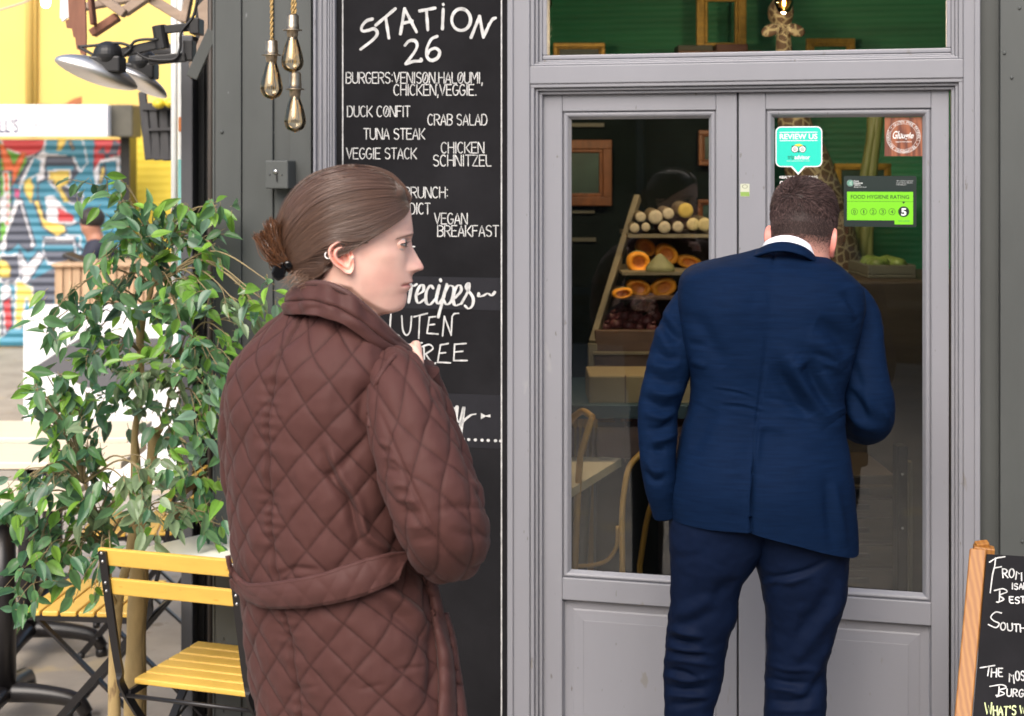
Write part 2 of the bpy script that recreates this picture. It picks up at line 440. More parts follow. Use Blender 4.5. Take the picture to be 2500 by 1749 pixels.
# ------------------------------------------------------------------ chalkboard menu between the pillar and the doors
bd = .0
b0, b1 = S(822, bd), S(1242, bd)
mb_ = MB(); mb_.fbox(b0, b1, -.1, bd, 0.02, ZT)
board = mb_.build('menu_board', m_board, None, loc=FP((b0+b1)/2, 0., .02))
tag(board, 'tall black chalkboard menu headed Station 26 between the dark pillar and the doors', 'menu board')
m = MB()
for u, wpx in ((837, 3.2), (1224.5, 3.0)):
    a = S(u, bd); w = wpx/950/2
    m.fbox(a-w, a+w, bd, bd+.0012, .1, ZT-.02)
m.build('border_line', m_chalk, board)
# slightly raised black vinyl strips behind the script words
m_vinyl = mk('black_vinyl', (.014, .014, .018), .6, var=.2, vs=12, spec=.2)
for (x, y0, y1, zn) in ((0, 880, 1130, 'R6'), (0, 335, 730, 'R7')):
    z0 = SD(1050, Z(zn, 0, y1)[1])[1]; z1 = SD(1050, Z(zn, 0, y0)[1])[1]
    m = MB(); m.fbox(b0+.02, b1-.022, bd, bd+.0008, z0, z1); m.build('vinyl_strip', m_vinyl, board)

_lay = [0]
def ribbon(m, q, w, plane, smooth=True, taper=0.0, wv=0.12, wfun=None):
    """painted stroke: q = points in plane coordinates, w = width in m; plane(s,z,d) -> world"""
    q = np.asarray(q, float)
    P = smooth_path(q, 7) if (smooth and len(q) > 2) else resample(q, 5)
    if smooth and len(q) > 2: pass
    T = np.gradient(P, axis=0); T /= np.linalg.norm(T, axis=1)[:, None]+1e-9
    Nn = np.stack([-T[:, 1], T[:, 0]], 1)
    k = len(P); t = np.linspace(0, 1, k)
    ww = np.full(k, w/2)*(1+wv*np.sin(t*9+RND.random()*6))
    if wfun is not None: ww = ww*wfun(t, T)
    _lay[0] += 1; d = .0016+(_lay[0] % 40)*.00004
    A = P+Nn*ww[:, None]; B = P-Nn*ww[:, None]
    V = np.array([plane(a[0], a[1], d) for a in np.vstack([A, B])])
    m.add(V, [(i, i+1, k+i+1, k+i) for i in range(k-1)])
    for e, sg in ((0, -1), (k-1, 1)):                    # round caps
        th = np.linspace(-math.pi/2, math.pi/2, 7)
        pts = [P[e]+ww[e]*(sg*T[e]*math.cos(a)+Nn[e]*math.sin(a)) for a in th]
        m.add([plane(p[0], p[1], d) for p in pts], [tuple(range(7))])
fplane = lambda s, z, d: FP(s, d+bd, z)
def bpt(zn, x, y):
    return SD(*Z(zn, x, y), bd)
def draw(m, zn, strokes, wpx, smooth=True, **kw):
    for st in strokes:
        ribbon(m, [bpt(zn, *p) for p in st], wpx/ZN[zn][2]/930, fplane, smooth, **kw)
def ell(cx, cy, rx, ry, a0=0, a1=380, n=16):
    return [(cx+rx*math.cos(math.radians(a)), cy-ry*math.sin(math.radians(a))) for a in np.linspace(a0, a1, n)]
# headline
m = MB()
draw(m, 'R5', [[(1050, 150), (1005, 165), (968, 210), (975, 243), (1020, 238), (1065, 226), (1090, 262), (1055, 312), (960, 385)], ell(1742, 155, 73, 84, 70, 440, 20),
               [(1305, 355), (1335, 322), (1378, 318), (1400, 350), (1380, 405), (1312, 498)], [(1312, 498), (1370, 480), (1428, 476), (1430, 462)],
               [(1555, 285), (1510, 308), (1476, 380), (1476, 440), (1508, 472), (1556, 455), (1575, 408), (1545, 378), (1500, 392), (1480, 425)],
               [(1960, 195), (1985, 155), (2010, 142)]], 25)
draw(m, 'R5', [[(1078, 198), (1230, 70)], [(1155, 140), (1180, 298)], [(1270, 265), (1302, 70)], [(1302, 70), (1395, 250)], [(1292, 182), (1362, 166)], [(1420, 87), (1540, 65)],
               [(1472, 80), (1483, 235)], [(1603, 72), (1597, 225)], [(1820, 293), (1886, 130)], [(1886, 130), (1916, 292)], [(1916, 292), (1962, 192)]], 25, False)
draw(m, 'R5', [[(1603, 34), (1604, 38)]], 22, False)
m.build('headline_lettering', m_chalk, board)

# stencil capitals: strokes in a unit box, gaps left where a stencil has bridges
def bowl(x0, x1, y0, y1, n=7):
    c = (y0+y1)/2; r = (y1-y0)/2; rx = min(x1-x0, .55)
    return [(x0, y1)]+[(x1-rx+rx*math.cos(a), c+r*math.sin(a)) for a in np.linspace(math.pi/2, -math.pi/2, n)]+[(x0, y0)]
def arc(cx, cy, rx, ry, a0, a1, n=10): return [(cx+rx*math.cos(math.radians(a)), cy+ry*math.sin(math.radians(a))) for a in np.linspace(a0, a1, n)]
ST_ = {
 'A': (.95, [[(0, 0), (.42, 1), (.58, 1), (1, 0)], [(.36, .33), (.70, .33)]]),
 'B': (.9, [[(0, 0), (0, 1)], bowl(.25, 1, .53, 1), bowl(.25, 1, 0, .53)]),
 'C': (.95, [arc(.52, .5, .52, .5, 50, 310, 14)]),
 'D': (.95, [[(0, 0), (0, 1)], bowl(.25, 1, 0, 1, 9)]),
 'E': (.85, [[(0, 0), (0, 1)], [(0.1, 1), (1, 1)], [(.2, .53), (.85, .53)], [(0.1, 0), (1, 0)]]),
 'F': (.8, [[(0, 0), (0, 1)], [(0.1, 1), (1, 1)], [(.2, .53), (.85, .53)]]),
 'G': (.95, [arc(.52, .5, .52, .5, 50, 330, 15)+[(1, .45)], [(.6, .45), (1, .45)]]),
 'H': (.95, [[(0, 0), (0, 1)], [(1, 0), (1, 1)], [(.2, .53), (.8, .53)]]),
 'I': (.2, [[(.5, 0), (.5, 1)]]),
 'K': (.95, [[(0, 0), (0, 1)], [(1, 1), (.22, .48), (1, 0)]]),
 'L': (.8, [[(0, 1), (0, 0), (1, 0)]]),
 'M': (1.15, [[(0, 0), (0, 1)], [(.14, .95), (.5, .35), (.86, .95)], [(1, 1), (1, 0)]]),
 'N': (1., [[(0, 0), (0, 1)], [(.14, .95), (.86, .05)], [(1, 0), (1, 1)]]),
 'O': (.95, [arc(.5, .5, .5, .5, 70, 235, 10), arc(.5, .5, .5, .5, -110, 52, 10), [(.36, .26), (.66, .76)]]),
 'R': (.95, [[(0, 0), (0, 1)], bowl(.25, 1, .5, 1), [(.5, .44), (1, 0)]]),
 'S': (.9, [arc(.5, .755, .45, .245, 30, 215, 9)+arc(.5, .255, .46, .255, 60, -150, 10)]),
 'T': (.9, [[(0, 1), (1, 1)], [(.5, .9), (.5, 0)]]),
 'U': (.95, [[(0, 1), (0, .35)]+arc(.5, .33, .5, .33, 190, 350, 9)+[(1, .35), (1, 1)]]),
 'V': (.95, [[(0, 1), (.5, 0), (1, 1)]]),
 'Z': (.9, [[(0, 1), (1, 1), (0, 0), (1, 0)]]),
 ':': (.22, [[(.5, .18), (.5, .22)], [(.5, .74), (.5, .78)]]),
 ',': (.22, [[(.6, .04), (.35, -.22)]]),
 '.': (.22, [[(.5, 0), (.5, .04)]]),
 ' ': (.38, []), '-': (.6, [[(0, .5), (1, .5)]]), "'": (.2, [[(.5, 1), (.45, .78)]]),
 'W': (1.2, [[(0, 1), (.27, 0), (.5, .8), (.73, 0), (1, 1)]]),
}
CURVY = set('BCDGORSU')
def stencil(m, txt, zn, x0, x1, top, base, wpx, plane=fplane, pt=None, hand=0., gap=.24, big=None, wm=None, slope=0.):
    """set a line of capitals between x0 and x1 (zone pixels)"""
    pt = pt or bpt
    adv = [ST_[c][0]*(1.35 if big and i in big else 1) for i, c in enumerate(txt)]
    tot = sum(adv)+gap*(len(txt)-1); k = (x1-x0)/tot; x = x0
    wmm = wm if wm else wpx/ZN[zn][2]/930
    for i, c in enumerate(txt):
        w = adv[i]*k; hgt = (base-top)*(1.45 if big and i in big else 1)
        jx, jy, sh = (RND.uniform(-.05, .05)*hand*w, RND.uniform(-.06, .06)*hand*hgt, RND.uniform(-.12, .12)*hand)
        for st in ST_[c][1]:
            q = []
            for (a, b) in st:
                a2 = a+sh*(b-.5)
                q.append(pt(zn, x+a2*w+jx, base+slope*(x-x0)-b*hgt+jy))
            ribbon(m, q, wmm, plane, smooth=(len(st) > 5))
            if 2 < len(st) <= 5: pass
        x += w+gap*k
def ribbon_poly_fix(): pass
LINES = [("BURGERS:VENISON,HALOUMI,", 'R5', 848, 1910, 566, 650), ("CHICKEN,VEGGIE.", 'R5', 1220, 1862, 660, 743), ("DUCK CONFIT", 'R5', 858, 1345, 828, 910),
         ("CRAB SALAD", 'R5', 1483, 1943, 892, 975), ("TUNA STEAK", 'R5', 985, 1460, 1003, 1086), ("VEGGIE STACK", 'R5', 852, 1395, 1155, 1238),
         ("CHICKEN", 'R5', 1588, 1920, 1110, 1193), ("SCHNITZEL", 'R5', 1527, 1975, 1209, 1294), ("BRUNCH:", 'R6', 1300, 1640, 183, 266), ("BENEDICT", 'R6', 1150, 1500, 308, 392),
         ("VEGAN", 'R6', 1535, 1790, 386, 470), ("BREAKFAST", 'R6', 1560, 2034, 482, 566)]
for t, zn, x0, x1, a, b in LINES:
    m = MB(); stencil(m, t, zn, x0, x1, a, b, 8.2); m.build('lettering', m_chalk, board)
m = MB()
draw(m, 'R6', [[(1348, 645), (1380, 646)], [(1366, 680), (1378, 688)]], 12, False)
m.build('lettering_dash', m_chalk, board)
m = MB()
draw(m, 'R6', [[(1195, 1170), (1190, 1285), (1215, 1322), (1258, 1340)], [(1280, 1185), (1288, 1290), (1315, 1335), (1345, 1300), (1356, 1190)], [(1660, 1480), (0, 0)][:0] or [(1465, 1480), (1520, 1555), (1545, 1550)],
               [(1435, 1425), (1495, 1408), (1522, 1440), (1465, 1482)], [(1672, 1190), (1690, 1168), (1722, 1165)]], 12)
draw(m, 'R6', [[(1375, 1192), (1480, 1165)], [(1420, 1185), (1412, 1360)], [(1495, 1195), (1476, 1320)], [(1476, 1320), (1562, 1326)], [(1492, 1196), (1542, 1190)], [(1486, 1256), (1536, 1250)],
               [(1598, 1340), (1612, 1188)], [(1612, 1188), (1665, 1335)], [(1665, 1335), (1672, 1190)],
               [(1362, 1402), (1354, 1520)], [(1330, 1408), (1440, 1394)], [(1356, 1452), (1412, 1446)], [(1452, 1420), (1456, 1540)],
               [(1582, 1410), (1560, 1545)], [(1560, 1545), (1660, 1550)], [(1582, 1411), (1642, 1400)], [(1572, 1476), (1622, 1470)],
               [(1692, 1405), (1685, 1532)], [(1685, 1532), (1790, 1532)], [(1692, 1406), (1782, 1399)], [(1690, 1466), (1756, 1460)]], 12, False)
m.build('lettering', m_chalk, board)
m = MB()
thick = lambda t, T: .45+.75*np.clip(np.abs(T[:, 1]), 0, 1)**1.5
SCR = [[(1335, 1078), (1352, 965), (1343, 930), (1368, 952), (1398, 938)], [(1400, 1022), (1448, 990), (1446, 945), (1418, 958), (1392, 1030), (1410, 1085), (1465, 1050)],
       [(1525, 968), (1503, 948), (1472, 1000), (1470, 1075), (1500, 1096), (1545, 1050)], [(1572, 950), (1550, 1055), (1566, 1090), (1605, 1045)], [(1582, 904), (1584, 912)],
       [(1632, 940), (1600, 1060), (1565, 1192)], [(1612, 1008), (1650, 950), (1686, 970), (1672, 1060), (1632, 1096), (1606, 1060)],
       [(1698, 1042), (1742, 990), (1736, 948), (1706, 960), (1680, 1040), (1696, 1102), (1745, 1088)], [(1745, 1088), (1800, 985), (1802, 930), (1784, 965), (1835, 1040), (1832, 1100), (1802, 1128), (1772, 1105)],
       [(1880, 1012), (1882, 1032), (1912, 1028), (1950, 1010), (1980, 1026), (2005, 1000)]]
draw(m, 'R6', SCR, 22, True, wfun=thick)
m.build('lettering', m_chalk, board); m = MB()
draw(m, 'R7', [[(1778, 348), (1757, 350), (1742, 400), (1745, 470), (1782, 540)], [(1846, 445), (1802, 440), (1788, 525), (1815, 560), (1850, 515), (1864, 440), (1852, 535), (1884, 558)],
               [(1886, 442), (1880, 528), (1910, 548), (1938, 440), (1916, 620), (1900, 712), (1862, 732), (1860, 690), (1900, 585), (1980, 507), (2026, 493)]], 22, True, wfun=thick)
for x, y in ((1832, 675), (1932, 682), (1975, 684), (2022, 686), (2072, 688), (2120, 690), (2175, 692), (2212, 694)):
    draw(m, 'R7', [[(x-2, y), (x+2, y)]], 22, False)
q = [bpt('R7', *p) for p in ((2066, 484), (2100, 505), (2136, 495), (2136, 517), (2100, 510), (2066, 531))]
m.add([fplane(a[0], a[1], .0031) for a in q], [(0, 1, 4, 5), (1, 2, 3, 4)])
m.build('lettering', m_chalk, board)

# ------------------------------------------------------------------ switch box on the pillar
u0, v0 = Z('R5', 212, 1250); u1, v1 = Z('R5', 392, 1472)
dd = pd+.05
(a0, za), (a1, zb_) = SD(u0, v0, dd), SD(u1, v1, dd)
m = MB(); m.fbox(a0, a1, pd-.012, dd, zb_, za); 
sb = m.build('switch_box', m_dark, None, bevel=.004, loc=FP((a0+a1)/2, pd, zb_))
tag(sb, 'small square grey key switch box on the dark pillar', 'switch box')
m = MB(); c = FQ(*Z('R5', 297, 1338), dd); m.lathe([(.0001, .004), (.006, .004), (.007, 0)], 16, c, axis=EN)
m.build('lock', m_steel, sb, True)
m = MB(); p = FQ(*Z('R5', 303, 1350), dd+.003); q = FQ(*Z('R5', 305, 1415), dd+.003); m.bar(p, q, .003, .002, EN); m.build('keyway', m_black, sb)
for x in (250, 345):
    m = MB(); m.ball(FQ(*Z('R5', x, 1360), dd), .003, 8); m.build('screw', m_dark, sb)
# conduits: the sunk channel in the pillar carries none; thin raised edges only
# ------------------------------------------------------------------ across the lane, behind the viewer: what the glass mirrors
def mk_brick(name, c1, c2, mortar, sc_=1., rough=.8):
    m = mk(name, c1, rough); nt = m.node_tree; N = nt.nodes; L = nt.links; p = N['Principled BSDF']
    tc = N.new('ShaderNodeTexCoord'); mp = N.new('ShaderNodeMapping'); mp.inputs['Rotation'].default_value = (math.radians(90), 0, 0)
    b = N.new('ShaderNodeTexBrick'); b.inputs['Color1'].default_value = (*c1, 1); b.inputs['Color2'].default_value = (*c2, 1); b.inputs['Mortar'].default_value = (*mortar, 1)
    b.inputs['Scale'].default_value = sc_; b.inputs['Brick Width'].default_value = .22; b.inputs['Row Height'].default_value = .075; b.inputs['Mortar Size'].default_value = .008
    L.new(tc.outputs['Object'], mp.inputs[0]); L.new(mp.outputs[0], b.inputs['Vector']); L.new(b.outputs['Color'], p.inputs['Base Color'])
    bp = N.new('ShaderNodeBump'); bp.inputs['Distance'].default_value = .006; bp.inputs['Strength'].default_value = .5; bp.invert = True
    L.new(b.outputs['Fac'], bp.inputs['Height']); L.new(bp.outputs[0], p.inputs['Normal'])
    return m
m_brick = mk_brick('dark_brick', (.045, .028, .022), (.06, .035, .026), (.05, .048, .045))
ob = thing('brick_building', 'dark brown brick building across the lane, seen only as a reflection in the glass', 'building', (0, -6.2, 0))
MB().box(-9, 10, -8.5, -6.2, 0, 3.9).build('wall', m_brick, ob)
m_dglass = mk('dark_window', (.01, .012, .014), .08)
for x in (-6, -2.6, .8, 4.2):
    w = MB(); w.box(x, x+1.9, -6.2, -6.14, .5, .58); w.box(x, x+1.9, -6.2, -6.14, 2.5, 2.6); w.box(x, x+.08, -6.2, -6.14, .58, 2.5); w.box(x+1.82, x+1.9, -6.2, -6.14, .58, 2.5)
    wo = w.build('window', m_dark, ob); MB().box(x+.08, x+1.82, -6.17, -6.16, .58, 2.5).build('pane', m_dglass, wo)
MB().box(-9.1, 10.1, -8.5, -6.0, 3.9, 4.1).build('roof', m_dark, ob)

# ------------------------------------------------------------------ room behind the glass
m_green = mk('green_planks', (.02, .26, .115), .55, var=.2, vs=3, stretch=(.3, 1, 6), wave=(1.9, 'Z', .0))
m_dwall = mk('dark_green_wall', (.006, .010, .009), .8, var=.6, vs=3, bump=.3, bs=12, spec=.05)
m_rfloor = mk('room_floor', (.06, .045, .035), .6, var=.3, vs=3)
rs0, rs1 = S(524, pd)+.24, S(2391)+.75
rb = -2.9
def room(name, mat, *a):
    o = MB().fbox(*a).build(name, mat, None); tag(o, kind='structure'); return o
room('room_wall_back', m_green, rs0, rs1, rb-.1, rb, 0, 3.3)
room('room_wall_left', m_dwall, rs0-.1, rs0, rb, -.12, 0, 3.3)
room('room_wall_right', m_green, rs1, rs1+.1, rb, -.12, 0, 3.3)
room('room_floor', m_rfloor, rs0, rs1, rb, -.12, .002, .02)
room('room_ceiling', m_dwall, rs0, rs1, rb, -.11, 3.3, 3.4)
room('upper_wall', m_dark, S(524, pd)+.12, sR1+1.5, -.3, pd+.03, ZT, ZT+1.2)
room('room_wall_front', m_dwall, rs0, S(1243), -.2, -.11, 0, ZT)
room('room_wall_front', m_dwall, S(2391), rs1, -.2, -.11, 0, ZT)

def inner(u, v, Y): return W(u, v, Y)
# dark display screen standing behind the left leaf
m_gold = mk('gilt_frame', (.42, .25, .04), .45, metal=.3, var=.3, vs=30)
m_brownf = mk('brown_frame', (.15, .05, .013), .4, var=.35, vs=14, stretch=(3, 1, 1))
m_pic = mk('old_picture', (.02, .05, .04), .4, var=.6, vs=4)
m_cream = mk('cream_mark', (.09, .09, .07), .6)
YD = 5.9
scr = thing('display_screen', 'dark panelled screen standing behind the left door leaf', 'screen', W(1480, 1400, YD)*np.array([1, 1, 0]))
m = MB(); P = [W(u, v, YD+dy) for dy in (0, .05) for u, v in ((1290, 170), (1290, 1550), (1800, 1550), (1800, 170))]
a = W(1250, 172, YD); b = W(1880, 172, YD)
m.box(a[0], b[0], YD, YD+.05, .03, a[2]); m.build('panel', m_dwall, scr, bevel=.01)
for v in (305, 376, 453, 516, 585):      # pale battens
    m = MB(); q0 = W(1395, v-4, YD-.02); q1 = W(1440+(v*7) % 60, v+5, YD-.02); m.box(q0[0], q1[0], YD-.02, YD, q1[2], q0[2]); m.build('batten', m_cream, scr)
def frame(name, lab, u0, v0, u1, v1, Y, w, mat, group='picture frames inside the restaurant', pic=m_pic, d=.03):
    a = W(u0, v0, Y); b = W(u1, v1, Y); x0, x1, z1, z0 = a[0], b[0], a[2], b[2]; w = w/F*Y
    t = thing(name, lab, 'picture frame', ((x0+x1)/2, Y, z0), group)
    m = MB()
    for x, X, z, Z_ in ((x0, x1, z1-w, z1), (x0, x1, z0, z0+w), (x0, x0+w, z0+w, z1-w), (x1-w, x1, z0+w, z1-w)):
        m.box(x, X, Y, Y+d, z, Z_)
    iw = w*.4
    m.box(x0+w, x1-w, Y+.006, Y+d, z1-w-iw, z1-w); m.box(x0+w, x1-w, Y+.006, Y+d, z0+w, z0+w+iw); m.box(x0+w, x0+w+iw, Y+.006, Y+d, z0+w+iw, z1-w-iw); m.box(x1-w-iw, x1-w, Y+.006, Y+d, z0+w+iw, z1-w-iw)
    m.build('moulding', mat, t, bevel=.003)
    if pic is not None:
        MB().box(x0+w+iw, x1-w-iw, Y+.015, Y+d-.005, z0+w+iw, z1-w-iw).build('picture', pic, t)
    return t
frame('picture_frame', 'wide brown wooden frame at the left edge of the left door glass', 1330, 342, 1494, 503, YD-.06, 22, m_brownf)
frame('picture_frame', 'upper narrow brown frame at the right edge of the left door glass', 1706, 318, 1790, 405, YD-.06, 11, m_brownf)
frame('picture_frame', 'lower thin brown frame beside the stacked logs', 1704, 488, 1800, 575, YD-.06, 9, m_brownf)
YB = 6.45
frame('picture_frame', 'large empty gilt frame on the green wall seen through the transom', *Z('A', 828, -45), *Z('A', 1052, 243), YB, 20, m_gold, pic=None)
frame('picture_frame', 'small gilt frame low on the green wall at the left of the transom', *Z('A', 185, 192), *Z('A', 418, 300), YB, 11, m_gold)
frame('picture_frame', 'small empty gilt frame on the green wall right of the giraffe', *Z('A', 1322, 172), *Z('A', 1540, 300), YB, 14, m_gold, pic=None)
frame('picture_frame', 'gilt frame behind the hygiene sticker in the right door glass', *Z('C', 722, 600), *Z('C', 1270, 1000), 6.0, 11, m_gold)
# wall shelf seen at the bottom of the transom
m = MB(); a = W(*Z('A', 730, 238), YB-.12); b = W(*Z('A', 1100, 262), YB-.12); m.box(a[0], b[0], YB-.25, YB, b[2], a[2]); 
o = m.build('wall_shelf', m_brownf, None, bevel=.004); tag(o, 'dark brown shelf on the green wall below the large gilt frame', 'shelf')
m = MB(); a = W(*Z('A', 735, 210), YB-.12); b = W(*Z('A', 890, 237), YB-.12); m.box(a[0], b[0], YB-.2, YB-.05, b[2], a[2]); 
o = m.build('book', m_cream, None, bevel=.003); tag(o, 'pale book lying at the left end of the brown wall shelf', 'book')
m = MB(); a = W(*Z('A', 905, 205), YB-.12); b = W(*Z('A', 1045, 237), YB-.12); m.box(a[0], b[0], YB-.2, YB-.05, b[2], a[2]); 
o = m.build('book', mk('dark_red_cover', (.11, .03, .02), .5), None, bevel=.003); tag(o, 'dark red book lying beside the pale one on the wall shelf', 'book')

# ---- giraffe
def mk_giraffe():
    m = mk('giraffe_hide', (.3, .2, .1), .7); nt = m.node_tree; N = nt.nodes; L = nt.links; p = N['Principled BSDF']
    tc = N.new('ShaderNodeTexCoord'); v = N.new('ShaderNodeTexVoronoi'); v.feature = 'DISTANCE_TO_EDGE'; v.inputs['Scale'].default_value = 30
    r = N.new('ShaderNodeMapRange'); r.inputs['From Min'].default_value = .05; r.inputs['From Max'].default_value = .1
    mm = N.new('ShaderNodeMix'); mm.data_type = 'RGBA'; mm.inputs[6].default_value = (.24, .205, .13, 1); mm.inputs[7].default_value = (.065, .038, .022, 1)
    L.new(tc.outputs['Object'], v.inputs['Vector']); L.new(v.outputs['Distance'], r.inputs['Value']); L.new(r.outputs[0], mm.inputs['Factor']); L.new(mm.outputs[2], p.inputs['Base Color'])
    return m
m_gir = mk_giraffe()
YG = 5.35
gp = [(1912, 30, 26), (1912, 55, 21), (1913, 80, 17), (1914, 120, 20), (1918, 180, 26), (1928, 250, 34), (1945, 320, 44), (1968, 390, 58), (1990, 470, 66), (2010, 560, 76), (2030, 680, 84), (2045, 820, 90)]
path = smooth_path([W(u, v, YG+.02*i) for i, (u, v, r) in enumerate(gp)], 6)
rad = np.interp(np.linspace(0, 1, len(path)), np.linspace(0, 1, len(gp)), [r*YG/F for _, _, r in gp])
m = MB(); m.tube(path, rad, 20)
hd = W(1912, 40, YG)
m.ball(hd+np.array([0, .05, .02]), (.045, .09, .055), 16)
for sx, (eu, ev) in ((-1, (1882, 74)), (1, (1942, 74))):
    e = W(eu, ev, YG); d = e-W(1912, 62, YG); ang = math.atan2(d[2], d[0])
    m.ball(e, (.036, .010, .022), 14, rot=Matrix.Rotation(-ang if False else 0, 3, 'Y') @ Matrix.Rotation(-ang, 3, 'Y'))
gir = m.build('giraffe_figure', m_gir, None, True); tag(gir, 'patterned giraffe figure with pale ears behind the right door leaf', 'giraffe figure')
m = MB()
for du in (-12, 12):
    a = W(1912+du, 26, YG); m.tube([a, a+np.array([0, .01, .06])], [.008, .01], 10)
m.build('horn', mk('horn', (.12, .08, .05), .6), gir, True)
# ---- bamboo poles
m_bam = mk('bamboo', (.19, .21, .07), .45, var=.3, vs=5, stretch=(1, 1, .3))
for i, (a, b, r) in enumerate((((2095, 720), (2150, 230), 13), ((2060, 720), (2140, 260), 12), ((2120, 700), (2128, 230), 10))):
    p0, p1 = W(*a, 5.7), W(*b, 5.7); p0 = p0+(p0-p1)*.9
    t = np.linspace(0, 1, 40); P = p0+(p1-p0)*t[:, None]; rr = r/F*5.7*(1+.18*np.exp(-(((t*7) % 1)-.5)**2/.004))
    m = MB(); m.tube(P, rr, 12); o = m.build('bamboo_pole', m_bam, None, True)
    tag(o, ('thick bamboo pole leaning right, behind the round wooden sticker side', 'bamboo pole leaning in the middle of three behind the right door glass', 'thin upright bamboo pole behind the hygiene sticker')[i], 'bamboo pole', 'bamboo poles behind the right door')

# ---- lit bulbs hanging inside
m_amber = mk_glass('amber_glass', (.95, .72, .36), .05)
m_fil = mk('filament', (1, .6, .2), .5, emit=((1, .55, .18), 60))
for i, (u, v) in enumerate(((1325, -4), (1914, -8))):
    c = W(u, v, 4.75)
    t = thing('hanging_bulb', ('lit warm bulb hanging inside at the left end of the transom', 'lit warm bulb hanging inside above the giraffe')[i], 'hanging bulb', c, 'lit bulbs hanging inside')
    m = MB(); m.lathe([(.002, -.055), (.02, -.045), (.03, -.02), (.028, .0), (.014, .05), (.012, .06)], 20, c); m.build('bulb', m_amber, t, True)
    m = MB(); m.tube([c+np.array([0, 0, -.03]), c+np.array([0, 0, .02])], .004, 8); m.build('filament', m_fil, t)
    m = MB(); m.lathe([(.014, .06), (.016, .065), (.016, .11), (.004, .12)], 16, c); m.build('socket', m_brass, t, True)
    m = MB(); m.tube([c+np.array([0, 0, .12]), np.array([c[0], c[1], 3.3])], .003, 6); m.build('cord', m_black, t)
    ld = bpy.data.lights.new('bulb_light', 'POINT'); ld.energy = 16; ld.color = (1, .72, .42); ld.shadow_soft_size = .03
    lo = bpy.data.objects.new('bulb_light', ld); C.objects.link(lo); lo.location = c+np.array([0, .03, -.10])

# ---- produce stand behind the left leaf
m_rail = mk('pale_rail_wood', (.16, .138, .095), .6, var=.2, vs=8)
m_crate = mk('brown_crate_wood', (.085, .05, .035), .6, var=.35, vs=4, stretch=(1, 1, 8))
m_log_side = mk('log_bark', (.16, .12, .07), .8, var=.3, vs=20, bump=.6, bs=30)
YP = 5.0
st = thing('produce_stand', 'sloping wooden produce stand with pale rails behind the left door leaf', 'produce stand', W(1560, 1300, YP)*np.array([1, 1, 0]))
def pb(m, u0, v0, u1, v1, Y0, Y1):
    a = W(u0, v0, Y0); b = W(u1, v1, Y0); m.box(a[0], b[0], Y0, Y1, b[2], a[2])
m = MB(); m.bar(W(*Z('B', 825, 905), YP+.45), W(*Z('D', 270, 960), YP), .022, .03); m.bar(W(*Z('D', 268, 955), YP), W(*Z('D', 255, 1560), YP)*np.array([1, 1, 0]), .024, .03); m.build('rail', m_rail, st, bevel=.003)
m = MB(); a = W(1760, 480, YP+.45); m.bar(a, W(1800, 840, YP), .022, .03); m.bar(W(1800, 838, YP), W(1800, 1000, YP)*np.array([1, 1, 0]), .024, .03); m.build('rail', m_rail, st, bevel=.003)
m = MB(); pb(m, 1534, 572, 1790, 581, YP+.2, YP+.62); m.build('shelf', m_rail, st)
m = MB(); pb(m, *Z('D', 560, 262), 1790, Z('D', 0, 290)[1], YP+.06, YP+.5); m.build('shelf', m_rail, st)
m = MB(); pb(m, *Z('D', 500, 500), 1790, Z('D', 0, 530)[1], YP+.03, YP+.5); m.build('shelf', m_crate, st)
m = MB(); pb(m, *Z('D', 290, 830), 1800, Z('D', 0, 1045)[1], YP-.01, YP+.02); pb(m, *Z('D', 285, 1070), 1800, Z('D', 0, 1255)[1], YP-.02, YP+.02); m.build('front_board', m_crate, st, bevel=.004)
m = MB(); pb(m, *Z('D', 275, 1045), 1800, Z('D', 0, 1070)[1], YP-.03, YP+.02); m.build('ledge', m_rail, st)
m = MB(); pb(m, *Z('B', 745, 1190), *Z('B', 1400, 1480), YP+.62, YP+.65); m.build('back_board', m_crate, st)
for i, (x, y, r, c) in enumerate(((800, 1148, 40, 0), (888, 1140, 36, 0), (848, 1062, 42, 0), (965, 1062, 58, 0), (1065, 1035, 47, 0), (1035, 1142, 50, 0), (1140, 1138, 45, 0), (1200, 1010, 62, 1), (1260, 1118, 52, 2), (1350, 1120, 56, 2))):
    c0 = WZ('B', x, y, YP+.2); rr = r/3.212/F*(YP+.2)
    t = thing('cut_log', 'placeholder', 'log', c0-np.array([0, 0, rr]), 'logs stacked on the top shelf of the produce stand')
    m = MB(); m.tube([c0, c0+np.array([.01, .3, 0])], rr, 18); m.build('bark', m_log_side, t, False)
    m = MB(); m.lathe([(.0001, .003), (rr*.5, .004), (rr*.93, .002), (rr*.97, 0)], 20, c0-np.array([0, .001, 0]), axis=(0, -1, 0))
    m.build('cut_face', mk('cut_face_'+('pale', 'yellow', 'cream')[c], ((.40, .35, .26), (.42, .31, .06), (.45, .38, .2))[c], .7, var=.2, vs=14, bump=.2), t, True)
    tag(t, ('bottom row log at the far left end of the log stack', 'smallest pale log second along the bottom row', 'upper left pale log touching the tallest rail of the stand', 'largest pale cut log in the upper row',
            'pale round log in the upper row right of the largest log', 'pale log under the gap between the two largest upper logs', 'pale bottom log just left of the cream ones', 'bright yellow log on top of the stack',
            'cream log below the bright yellow one', 'cream log at the right end cut off by the door stile')[i])
m_flesh = mk('squash_flesh', (.82, .32, .02), .5, var=.2, vs=18, bump=.2, bs=30)
m_seed = mk('squash_seeds', (.62, .21, .03), .5, var=.3, vs=60, bump=1, bs=60)
m_rind = mk('squash_rind', (.20, .20, .10), .6, var=.3, vs=10)
